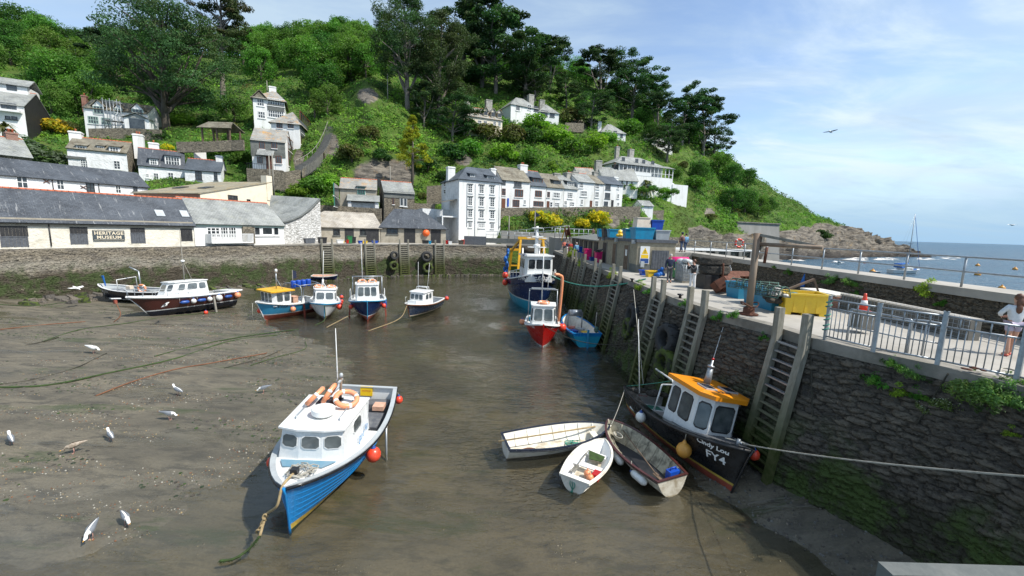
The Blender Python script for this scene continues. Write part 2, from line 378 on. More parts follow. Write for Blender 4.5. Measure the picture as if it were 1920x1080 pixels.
plain("sign_slate",(.045,.06,.07),(.06,.075,.085),.6,2)
plain("sign_letters",(.78,.68,.50),(.70,.60,.44),.6,3)
plain("sign_yellow",(.85,.55,.01),(.8,.5,.01),.5,2)
plain("sign_blue",(.02,.07,.26),(.02,.06,.2),.5,2)
plain("letters_black",(.012,.012,.014),(.02,.02,.02),.5,2)
plain("letters_white",(.80,.80,.78),(.7,.7,.68),.5,2)
plain("letters_blue",(.01,.22,.50),(.01,.18,.42),.5,2)
plain("letters_red",(.6,.03,.03),(.5,.03,.03),.5,2)
plain("solar",(.006,.008,.016),(.012,.016,.03),.2,6)
plain("daymark_orange",(.85,.13,.02),(.75,.12,.02),.5,2)
plain("red_lamp",(.45,.02,.02),None,.3,2)
slate("roof_dark",(.034,.041,.052),(.068,.078,.092),None,streaks=.55)
slate("roof_blue",(.04,.052,.066),(.075,.09,.108))
slate("roof_grey",(.17,.18,.175),(.27,.28,.265),(.30,.30,.22),.55,.75)
slate("roof_moss",(.13,.12,.09),(.22,.20,.15),(.085,.065,.038),.45,.65)
slate("roof_lichen",(.20,.20,.185),(.29,.28,.25),(.48,.24,.045),.52,.70)
slate("roof_pale",(.27,.245,.21),(.38,.35,.30),(.20,.16,.10),.5,.75,.4,.3)
slate("roof_gold",(.20,.18,.13),(.29,.26,.19),(.36,.24,.09),.5,.7,.45,.3)
slate("slates_wall",(.10,.108,.10),(.165,.17,.155))
slate("brick",(.30,.115,.07),(.22,.08,.05),None,w=.23,h=.075,mort=(.3,.26,.22))
rubble_plain("stone_wall",(.20,.175,.13),(.33,.29,.22),(.11,.10,.085),2.4,2.6)
rubble_plain("sea_wall",(.105,.085,.06),(.20,.165,.115),(.05,.046,.04),1.7,2.7,ew=.09)
rubble_plain("white_rubble",(.66,.65,.62),(.78,.77,.74),(.4,.39,.36),2.2,2.2,edge=(.22,.21,.19),ew=.05)
b=NB("glass");b.pbsdf(b.mix(b.rng(b.noise(b.obj,1.2,2),.35,.65),(.012,.016,.02),(.05,.058,.062)),.06,0,.9)
b=NB("boat_glass");b.pbsdf(b.mix(b.rng(b.noise(b.obj,1.7,3),.35,.65),(.035,.045,.05),(.11,.125,.125)),.08,0,.9)
b=NB("clear_plastic");b.pbsdf(b.mix(b.rng(b.noise(b.obj,5,4),.3,.7),(.5,.52,.52),(.3,.32,.32)),.3)
# ---------------------------------------------------------------- setting
rng=np.random.default_rng(7);random.seed(7)
def fr(x,y,z=0,o=4):return MN.fractal(Vector((x,y,z)),1.0,2.0,o)
def nmesh(name,co,quads,mats,attr=None,smooth=True,parent=None,mi=None):
 me=bpy.data.meshes.new(name);n=len(co);q=len(quads)
 me.vertices.add(n);me.vertices.foreach_set("co",np.asarray(co,np.float32).ravel())
 me.loops.add(q*4);me.loops.foreach_set("vertex_index",np.asarray(quads,np.int32).ravel())
 me.polygons.add(q);me.polygons.foreach_set("loop_start",np.arange(0,q*4,4,dtype=np.int32))
 me.polygons.foreach_set("use_smooth",np.full(q,smooth))
 for m in(mats if isinstance(mats,(list,tuple))else[mats]):me.materials.append(MAT[m])
 if mi is not None:me.polygons.foreach_set("material_index",np.asarray(mi,np.int32))
 for k,(ty,a)in(attr or{}).items():
  at=me.attributes.new(k,ty,'POINT')
  at.data.foreach_set("color" if ty=='FLOAT_COLOR' else "value",np.asarray(a,np.float32).ravel())
 me.update(calc_edges=True);me.validate()
 o=bpy.data.objects.new(name,me);C.objects.link(o)
 if parent:o.parent=parent
 return o
def gridq(r,c):
 i=np.arange(r-1)[:,None]*c+np.arange(c-1)[None,:];i=i.ravel()
 return np.stack([i,i+1,i+c+1,i+c],1)
 # --- materials of the setting
b=NB("mud");o_=b.obj
st=b.mapp(o_,(.35,1.1,1),(0,0,R_(24)))
big=b.noise(st,.55,8,.66,.8);fine=b.noise(o_,16,5,.72);mid=b.noise(st,2.4,7,.68,.4)
col=b.mix(b.rng(big,.36,.66),(.185,.160,.112),(.085,.076,.055))
col=b.mix(b.rng(mid,.48,.62,0,.8),col,(.055,.050,.038))
col=b.mix(b.rng(b.noise(b.mapp(o_,(.22,.9,1),(0,0,R_(22)),(3,8,0)),.8,8,.72,.5),.56,.64,0,.8),col,(.042,.062,.018))
vo=b.n("TexVoronoi");b.set(vo.inputs[0],o_);vo.inputs["Scale"].default_value=9
pe=b.math('MULTIPLY',b.rng(vo.outputs["Distance"],.12,.26,1,0),b.rng(b.noise(st,.8,5,.7,.5),.52,.62))
sp=b.n("SeparateColor");b.set(sp.inputs[0],vo.outputs["Color"])
col=b.mix(b.math('MULTIPLY',pe,b.rng(sp.outputs[0],.35,.6)),col,b.mix(sp.outputs[1],(.34,.28,.15),(.16,.14,.11)))
col=b.mix(b.rng(fine,.35,.75,0,.55),col,(.045,.038,.03))
xz=b.n("SeparateXYZ");b.set(xz.inputs[0],o_)
wet=b.math('MAXIMUM',b.rng(b.math('ADD',xz.outputs[2],b.math('MULTIPLY',big,.3)),.15,.38,1,0),b.rng(b.noise(b.mapp(o_,(.25,.8,1),(0,0,R_(20)),(7,2,0)),.7,5,.6,.6),.54,.62))
col=b.mix(b.math('MULTIPLY',wet,.3),col,(.060,.055,.038))
b.pbsdf(col,b.rng(b.math('ADD',wet,b.rng(mid,.55,.8,0,.4)),0,1,.72,.16),0,.5,b.bump(b.math('MULTIPLY',b.math('ADD',b.math('MULTIPLY',fine,.5),b.math('ADD',mid,pe)),b.rng(wet,0,1,1,.25)),.9,.06))
b=NB("harbour_water");o_=b.obj
yy=b.n("SeparateXYZ");b.set(yy.inputs[0],o_);m1=b.math('MULTIPLY',b.rng(b.noise(o_,.13,4,.6),.42,.58,.12,1),b.rng(yy.outputs[1],9.5,17,.3,1))
wv=b.math('ADD',b.math('MULTIPLY',b.noise(b.mapp(o_,(1,2.2,1),(0,0,R_(-18))),2.3,4,.55,.6),1.0),b.math('MULTIPLY',b.noise(b.mapp(o_,(1,2.0,1),(0,0,R_(-10))),6.5,3,.5,.3),.35))
nr=b.bump(b.math('MULTIPLY',wv,m1),1.0,.16)
fz=b.n("Fresnel");fz.inputs[0].default_value=1.33;b.set(fz.inputs["Normal"],nr)
tr=b.n("BsdfTransparent");tr.inputs[0].default_value=(.93,.90,.81,1)
df=b.n("BsdfDiffuse");b.set(df.inputs[0],b.mix(b.rng(b.noise(o_,.16,5,.6),.4,.62),(.135,.135,.095),(.19,.165,.11)));b.set(df.inputs["Normal"],nr)
gl=b.n("BsdfGlossy");gl.inputs[1].default_value=.05;gl.inputs[0].default_value=(.95,.97,1,1);b.set(gl.inputs["Normal"],nr)
ma=b.n("MixShader");ma.inputs[0].default_value=.12;b.t.links.new(tr.outputs[0],ma.inputs[1]);b.t.links.new(df.outputs[0],ma.inputs[2])
mb=b.n("MixShader");b.set(mb.inputs[0],b.math('MULTIPLY',fz.outputs[0],1.5));b.t.links.new(ma.outputs[0],mb.inputs[1]);b.t.links.new(gl.outputs[0],mb.inputs[2]);b.t.links.new(mb.outputs[0],b.o.inputs[0])
b=NB("sea_water");o_=b.obj
wv=b.math('ADD',b.noise(b.mapp(o_,(1,2.4,1),(0,0,R_(-35))),.35,6,.62,.4),b.math('MULTIPLY',b.noise(b.mapp(o_,(1,2,1),(0,0,R_(-30))),.05,5,.6),1.6))
col=b.mix(b.rng(wv,.9,1.6),(.008,.045,.085),(.018,.085,.14))
cap=b.math('MULTIPLY',b.rng(b.noise(b.mapp(o_,(1,2.6,1)),.16,6,.7),.70,.74),.8)
col=b.mix(cap,col,(.7,.75,.78))
b.pbsdf(col,.32,0,.4,b.bump(wv,1.0,1.6))
b=NB("hill_ground");o_=b.obj;at=b.n("Attribute",attribute_name="rock")
gcol=b.mix(b.rng(b.noise(o_,.12,6,.65),.35,.65),(.055,.105,.018),(.105,.165,.028))
gcol=b.mix(b.rng(b.noise(o_,.25,8,.7),.52,.7,0,.7),gcol,(.075,.07,.03));gcol=b.mix(b.rng(b.noise(o_,1.5,6,.7),.45,.75,0,.6),gcol,(.03,.055,.012))
rot=b.mapp(o_,(.5,.5,2.2),(R_(35),R_(25),0))
rcol=b.mix(b.rng(b.noise(rot,.5,8,.7,.6),.35,.62),(.27,.24,.195),(.06,.055,.05));rcol=b.mix(b.rng(b.noise(o_,.3,6,.7),.58,.7,0,.7),rcol,(.30,.19,.07))
zc=b.n("SeparateXYZ");b.set(zc.inputs[0],o_);rcol=b.mix(b.rng(b.math('ADD',zc.outputs[2],b.math('MULTIPLY',b.noise(o_,.2,5),5)),3.2,7.5,.85,0),rcol,(.04,.036,.034))
ef=b.rng(b.math('ADD',at.outputs["Fac"],b.math('MULTIPLY',b.math('SUBTRACT',b.noise(o_,.35,6,.7),.5),.9)),.4,.6)
b.pbsdf(b.mix(ef,gcol,rcol),.92,0,.2,b.bump(b.math('ADD',b.noise(rot,.8,8,.72,.5),b.math('MULTIPLY',b.noise(o_,3,5,.7),.3)),.9,.7))
def harbour_stone(name,c1,c2,c3,zb,weed,green,pale):
 b,col,nr=rubble(name,c1,c2,c3,2.0,2.8,bump=.8)
 sa=b.n("Attribute",attribute_name="stone");ja=b.n("Attribute",attribute_name="joint");col=b.mix(sa.outputs["Fac"],b.mix(.55,col,c3),b.mix(.5,col,c2));col=b.mix(b.rng(ja.outputs["Fac"],.1,.6,.6,0),col,(.02,.019,.017))
 z=b.n("SeparateXYZ");b.set(z.inputs[0],b.obj);zn=b.math('ADD',z.outputs[2],b.math('MULTIPLY',b.math('SUBTRACT',b.noise(b.obj,.5,6,.7),.5),2.2))
 if pale:col=b.mix(b.math('MULTIPLY',b.rng(zn,zb+.1,zb+.6),b.rng(zn,zb+.9,zb+1.6,.55,0)),col,pale)
 col=b.mix(b.rng(zn,zb-.25,zb+.25,.88,0),col,weed)
 g=b.math('MULTIPLY',b.rng(b.noise(b.obj,.6,8,.72,.4),.46,.56),b.rng(zn,zb-.3,zb+1.3,1,.0));col=b.mix(b.math('MULTIPLY',g,.8),col,green)
 pale_fleck=b.rng(b.noise(b.obj,2.5,7,.75),.60,.72,0,.5);col=b.mix(pale_fleck,col,tuple(min(1,x*2.1)for x in c2))  # paler flecks scattered at random over the stone
 b.pbsdf(col,.82,0,.35,nr)
harbour_stone("far_stone",(.17,.148,.110),(.27,.232,.17),(.10,.09,.08),2.7,(.040,.032,.020),(.035,.06,.012),(.27,.25,.21))
harbour_stone("near_stone",(.080,.070,.058),(.150,.126,.094),(.046,.042,.038),1.7,(.032,.030,.018),(.05,.085,.014),None)
# --- water, sea, mud
sx=[(60,1060),(147,1020),(267,990),(367,930),(480,880),(560,800),(625,730),(655,685),(600,640),(520,620),(470,597),(450,575),(455,555),(520,535),(600,524)]
SH=sorted(((gp(a,b_,0).y,gp(a,b_,0).x)for a,b_ in sx));SHY=[a for a,_ in SH];SHX=[a for _,a in SH]
QE=[(11.6,2.0),(11.2,6.0),(10.92,8.25),(10.45,9.64),(9.75,10.8),(9.15,11.9),(8.97,13.29),(8.24,15.33),(7.69,18.89),(7.5,25.5),(7.2,36.0),(6.6,52.9),(6.3,63.0)]
QEX=lambda y:float(np.interp(y,[q[1]for q in QE],[q[0]for q in QE]))
def mud_h(x,y):
 d=float(np.interp(y,SHY,SHX))-x;nz=fr(x*.35,y*.7,0,5)
 h=(.030*d if d>0 else max(-.42,.045*d))+.05*nz+.018*fr(x*2.2,y*4.2,3,3)
 if d>18:h+=.045*(d-18)
 if y<17:h=max(h,.14-.22*(QEX(y)-1.0-x-1.1)+.06*nz)if x<QEX(y)else h
 if y>60:h+=.03*(y-60)if x<-12 else 0
 return min(h,1.6)
xs=np.concatenate([np.arange(-78,-22,.55),np.arange(-22,12.6,.28)]);ys=np.concatenate([np.arange(3.0,24,.25),np.arange(24,78,.5)])
co=[(x,y,mud_h(x,y))for y in ys for x in xs]
tag(nmesh("mud_flat",co,gridq(len(ys),len(xs)),"mud"),kind='structure')
tag(MB().quad((-80,-6,0),(17.2,-6,0),(17.2,125,0),(-80,125,0)).build("water","harbour_water"),kind='structure')
tag(MB().quad((17.2,-4000,-.02),(22000,-4000,-.02),(22000,22000,-.02),(17.2,22000,-.02)).build("sea","sea_water"),kind='structure')
# --- harbour walls with real stone relief
def worley(u,v,su,sv,seed):
 U=u/su;V=v/sv;iu=np.floor(U).astype(int);iv=np.floor(V).astype(int);d1=np.full(U.shape,9.);d2=d1.copy();cid=np.zeros(U.shape)
 for a in(-1,0,1):
  for c in(-1,0,1):
   ju=iu+a;jv=iv+c;h=(ju*73856093^jv*19349663^seed*83492791)&0x7fffffff
   px=ju+.12+.76*((h%1013)/1013.)+.5*(jv%2);py=jv+.2+.6*((h//1013%1009)/1009.)
   d=np.maximum(abs(U-px)*1.0,abs(V-py)*1.0)*.7+.3*np.hypot(U-px,V-py);nw=d<d1
   d2=np.where(nw,d1,np.minimum(d2,d));cid=np.where(nw,h%997/997.,cid);d1=np.where(nw,d,d1)
 return d2-d1,cid
def stone_wall_mesh(name,poly,zt,zb,batter,mat_,res,rz,su,sv,depth,parent,seed=1,side=1,slope=0.):
 p=np.array(poly,float);sg=np.hypot(*np.diff(p,axis=0).T);cs=np.concatenate([[0],np.cumsum(sg)])
 n=int(cs[-1]/res)+2;s=np.linspace(0,cs[-1],n);x=np.interp(s,cs,p[:,0]);y=np.interp(s,cs,p[:,1])
 tx=np.gradient(x,s);ty=np.gradient(y,s);k=max(3,n//40);ker=np.ones(k)/k
 tx=np.convolve(np.pad(tx,k//2,'edge'),ker,'same')[k//2:k//2+n];ty=np.convolve(np.pad(ty,k//2,'edge'),ker,'same')[k//2:k//2+n]
 l=np.hypot(tx,ty);nx=-ty/l*side;ny=tx/l*side
 m=int((zt-zb)/rz)+2;z=np.linspace(zb,zt,m);SS,ZZ=np.meshgrid(s,z)
 wob=.35*np.sin(SS*.9+1.3*np.sin(SS*.37))*sv+.25*np.sin(SS*2.7)*sv
 e,cid=worley(SS+.2*np.sin(ZZ*3),ZZ+wob+slope*SS,su,sv,seed)
 h=depth*(np.clip(e*3.2,0,1)**.6)*(.45+.55*cid)+.25*depth*np.sin(SS*1.1+ZZ*1.7)+.3*depth*(cid-.5)
 h[-1]=0
 off=batter*(zt-ZZ)/(zt-zb)+h
 co=np.stack([x[None]+nx[None]*off,y[None]+ny[None]*off,ZZ],2).reshape(-1,3)
 o=nmesh(name,co,gridq(m,n),mat_,{"stone":('FLOAT',cid),"joint":('FLOAT',np.clip(e*3.6,0,1))},parent=parent);metric_uv(o.data);return o
FW=[(-73,-8),(-58,14.4),(-43.6,35.4),(-37.4,44.6),(-32.6,51),(-27.8,58.4),(-22,63.5),(-17,67.4),(-8,70.5),(-1.2,72.0)]
t=thing("harbour_wall","long buff and weed-dark stone harbour wall below the cottages, ladders on its face","harbour wall")
stone_wall_mesh("stone_face",FW,5.0,-1,.5,"far_stone",.16,.07,.55,.2,.09,t,3,-1)
stone_wall_mesh("end_face",[(-1.2,72.0),(-1.2,86)],5.0,-1,.3,"far_stone",.3,.12,.6,.22,.08,t,3,-1)
cp=MB();off=lambda P,d,i:(P[i][0]+d*(P[min(i+1,len(P)-1)][1]-P[max(i-1,0)][1])/math.dist(P[min(i+1,len(P)-1)],P[max(i-1,0)]),P[i][1]-d*(P[min(i+1,len(P)-1)][0]-P[max(i-1,0)][0])/math.dist(P[min(i+1,len(P)-1)],P[max(i-1,0)]))
def strip(mb,P,d0,d1,z0,z1,mi=0):
 for i in range(len(P)-1):
  a=off(P,d0,i);b_=off(P,d0,i+1);c=off(P,d1,i+1);d=off(P,d1,i)
  mb.hexa([(*a,z0),(*b_,z0),(*c,z0),(*d,z0),(*a,z1),(*b_,z1),(*c,z1),(*d,z1)],mi)
strip(cp,FW[4:],.12,-.6,4.95,5.13);cp.build("coping","concrete_edge",t)
t=thing("harbour_wall","dark slate harbour wall of the near quay, ferns and green weed on its face","harbour wall")
stone_wall_mesh("stone_face",QE,4.72,-.8,.95,"near_stone",.05,.030,.50,.15,.14,t,5,1,.08)
stone_wall_mesh("end_face",[(6.3,63),(17,66)],4.72,-.8,.5,"near_stone",.3,.15,.6,.2,.08,t,6,1)
cp=MB();strip(cp,QE[:-1]+[(6.3,63)],-.05,.42,4.70,5.03);cp.build("coping","concrete_edge",t)
pv=MB();qi=[off(QE,.42,i)for i in range(len(QE))]
pv.v=[(x,y,5.0)for x,y in qi]+[(16.6,y,5.0)for x,y in qi];n_=len(qi)
pv.f=[(i,n_+i,n_+i+1,i+1)for i in range(n_-1)];pv.m=[0]*(n_-1);pv.sm=pv.m[:]
tag(pv.build("quay_paving","concrete"),kind='structure')
g=MB();gl_=[off(FW,-.6,i)for i in range(len(FW))]
g.add([(x,y,5.06)for x,y in gl_]+[(-1.2,120,5.06),(-120,120,5.06),(-130,-8,5.06)],[tuple(range(len(gl_)+3))]);tag(g.build("quay_ground","concrete"),kind='structure')
# --- sea wall with raised walkway
SWX=16.35;t=thing("sea_wall","raised sea wall of brown stone with a pale concrete walkway along its top","sea wall")
stone_wall_mesh("stone_face",[(SWX,2.0),(SWX,48)],6.12,4.95,.06,"sea_wall",.06,.035,.55,.19,.10,t,8,1)
MB().box(SWX-.12,1.5,6.1,SWX+1.55,48.5,6.4).build("walkway","concrete",t)
MB().box(SWX+.1,1.5,-1,SWX+1.4,48.5,6.1).build("core","concrete_dark",t)
t=thing("pier_wall","distant pier wall of pale stone with a white band and timber fenders","pier wall")
a=dp(1252,474,56);bq=dp(1420,489,62);MB().hexa([(a.x-1,a.y,-1),(bq.x,bq.y,-1),(bq.x,bq.y+4,-1),(a.x-1,a.y+4,-1),(a.x-1,a.y,7.6),(bq.x,bq.y,7.5),(bq.x,bq.y+4,7.5),(a.x-1,a.y+4,7.6)]).build("wall","stone_wall",t)
MB().hexa([(a.x-1,a.y-.35,5.9),(bq.x,bq.y-.35,5.7),(bq.x,bq.y-.02,5.7),(a.x-1,a.y-.02,5.9),(a.x-1,a.y-.35,6.25),(bq.x,bq.y-.35,6.05),(bq.x,bq.y-.02,6.05),(a.x-1,a.y-.02,6.25)]).build("white_ledge","whitewash",t)
for k in range(7):
 f=(k+.6)/7.4;q=a.lerp(bq,f);MB().box(q.x,q.y-.32,-1,q.x+.5,q.y-.03,5.7).build("fender_pile","wood_grey" if k%2 else "concrete",t)
 # --- hill: surveyed columns of (photo row, distance)
HC={-260:[(440,40),(400,52),(330,66),(190,92),(60,150),(0,190)],0:[(435,50),(380,60),(290,75),(200,98),(110,145),(64,185)],150:[(430,58),(370,66),(325,76),(262,92),(155,140),(100,190)],300:[(430,62),(380,70),(310,82),(262,96),(160,140),(100,195)],450:[(430,72),(370,80),(322,88),(258,100),(165,145),(104,200)],560:[(430,78),(385,82),(330,90),(255,101),(165,140),(90,200)],640:[(430,82),(392,86),(330,93),(230,104),(150,140),(88,200)],690:[(430,84),(390,88),(330,94),(250,102),(163,112),(90,200)],740:[(430,86),(390,90),(330,97),(260,106),(180,124),(95,200)],820:[(440,90),(390,94),(330,103),(250,120),(180,145),(95,205)],860:[(440,92),(392,97),(325,108),(245,127),(175,153),(100,210)],945:[(446,82),(420,84),(394,87),(318,112),(238,136),(170,165),(108,220)],1000:[(442,84),(398,88),(386,101),(312,117),(235,140),(170,172),(112,225)],1100:[(442,90),(396,94.5),(384,108),(314,124),(245,150),(185,185),(140,230)],1200:[(440,98),(394,103),(375,119),(325,128),(265,155),(225,190),(195,235)],1280:[(440,112),(385,128),(330,144),(290,168),(260,200),(240,232)],1350:[(445,128),(405,140),(360,158),(325,182),(300,206),(285,226)],1420:[(450,138),(415,152),(385,170),(360,190),(345,210),(335,224)],1480:[(462,148),(435,162),(412,180),(395,198),(382,212),(373,224)],1540:[(472,165),(450,178),(436,190),(424,205),(416,216),(410,224)],1600:[(481,185),(462,195),(450,204),(441,212),(436,218),(431,224)],1650:[(485,198),(472,206),(462,212),(454,217),(448,221),(444,225)],1700:[(486,208),(478,213),(474,217),(470,221),(468,224),(466,227)],1738:[(484,214),(482,217),(480,220),(479,223),(478,226),(477,228)],1760:[(487,219),(487,221),(487,223),(486,225),(486,227),(486,229)]}
HK=sorted(HC)
def hcol(px):
 px=min(max(px,HK[0]),HK[-1]);i=min(max(0,sum(k<=px for k in HK)-1),len(HK)-2);a,c=HC[HK[i]],HC[HK[i+1]];t=(px-HK[i])/(HK[i+1]-HK[i]);t=t*t*(3-2*t)*.5+t*.5
 u=np.linspace(0,1,13);f=lambda w,k:np.interp(u,np.linspace(0,1,len(w)),[p[k]for p in w])
 return list(zip(f(a,0)*(1-t)+f(c,0)*t,f(a,1)*(1-t)+f(c,1)*t))
def hill(px,py):
 c=hcol(px);r=[q[0]for q in c][::-1];d=[q[1]for q in c][::-1];return dp(px,py,float(np.interp(py,r,d)))
RKL=[(1290,424),(1380,441),(1440,438),(1500,431),(1540,419),(1570,425),(1600,430),(1780,450)]
RKP=[(722,322,58,26),(690,182,20,16),(620,268,15,22),(560,300,10,18),(1085,236,14,14),(868,305,16,10),(735,345,30,12),(1330,400,10,8),(1150,420,12,12)]
def rockness(px,py):
 r=0.
 if px>1290:r=np.clip((py-np.interp(px,[a for a,_ in RKL],[a for _,a in RKL]))/8+.5,0,1)
 for a,b_,w,h in RKP:r=max(r,np.clip(1.6-math.hypot((px-a)/w,(py-b_)/h)*1.1,0,1))
 return float(r)
pxs=np.arange(-260,1761,6);NR=72;rows=[];rk=[]
for px in pxs:
 c=hcol(px);k=len(c);rp=np.interp(np.linspace(0,k-1,NR),range(k),[q[0]for q in c]);rd=np.interp(np.linspace(0,k-1,NR),range(k),[q[1]for q in c])
 line=[];lr=[]
 for i in range(NR):
  q=dp(px,rp[i],rd[i]);r=rockness(px,rp[i]);n1=fr(q.x*.06,q.y*.06,q.z*.06,5)
  edge=min(1,(NR-1-i)/4)if px<1350 else 1
  amp=(.9+1.2*r);q.z+=amp*n1*edge*(1 if px<1500 else .8)
  if r>.05:
   big_=px>1280;v=Vector((q.x*.16+q.z*.14,q.y*.10,q.z*.20-q.x*.09))if big_ else q*.3
   rm=MN.ridged_multi_fractal(v,.9,2.1,5,1.0,2.0)-1.1
   q.z+=r*rm*(1.9 if big_ else .5)*(1 if px<1730 else .4);q.y-=r*rm*(2.2 if big_ else .9)
  line.append(tuple(q));lr.append(r)
 a=line[0];e=line[-1];dv=Vector((e[0],e[1],0)).normalized()
 line=[(a[0],a[1]-.2,-3)]+line+[(e[0]+dv.x*15,e[1]+dv.y*15,max(-3,e[2]-5)),(e[0]+dv.x*80,e[1]+dv.y*80,-4)]
 rows.append(line);rk.append([lr[0]]+lr+[lr[-1]]*2)
tag(nmesh("hill_terrain",[p for r in rows for p in r],gridq(len(rows),NR+3),"hill_ground",{"rock":('FLOAT',[x for r in rk for x in r])}),kind='structure')
a=dp(1376,446,139);c=dp(1458,449,141);zt=dp(1378,417,139).z
t=thing("retaining_wall","plain grey concrete retaining wall at the foot of the green headland","wall")
MB().hexa([(a.x,a.y-2.5,-1),(c.x,c.y-2.5,-1),(c.x,c.y+4,-1),(a.x,a.y+4,-1),(a.x+.6,a.y,zt),(c.x,c.y,zt-.2),(c.x,c.y+4,zt-.2),(a.x+.6,a.y+4,zt)]).build("wall","concrete_wall",t)
MB().hexa([(a.x+.4,a.y-.4,zt),(c.x+.2,c.y-.4,zt-.2),(c.x,c.y+4,zt-.2),(a.x+.6,a.y+4,zt),(a.x+.4,a.y-.4,zt+.35),(c.x+.2,c.y-.4,zt+.15),(c.x,c.y+4,zt+.15),(a.x+.6,a.y+4,zt+.35)]).build("coping","concrete_edge",t)
fo=MB()
for k in range(70):
 px=random.choice([random.uniform(1590,1625),random.uniform(1645,1680),random.uniform(1720,1800),random.uniform(1440,1500)]);q=gp(px,random.uniform(484,489)+(px-1600)*-.01,0)
 w=random.uniform(.5,2.6);n=9;ph=random.random()*6
 ring=[(q.x+w*math.cos(2*math.pi*j/n)*random.uniform(.5,1),q.y+w*.8*math.sin(2*math.pi*j/n)*random.uniform(.4,1),.05)for j in range(n)]
 fo.add(ring+[(q.x,q.y,.05+random.uniform(.05,.35))],[(j,(j+1)%n,n)for j in range(n)])
tag(fo.build("sea_foam","canvas_white"),"white foam breaking along the dark rocks of the headland","foam",kind='stuff')
t=thing("parapet","pale stone parapet with a dark slate edge in the lower right corner","parapet")
a=gp(1682,1074,5.6);MB().box(a.x,a.y-2.2,5.2,a.x+3.2,a.y-.02,5.57).build("coping_stone","concrete",t)
MB().box(a.x-.05,a.y-.02,5.15,a.x+3.2,a.y+.10,5.60).build("slate_edge","slate_hung",t);MB().box(a.x+.1,a.y-2.1,0,a.x+3.1,a.y-.05,5.19).build("wall","near_stone",t)
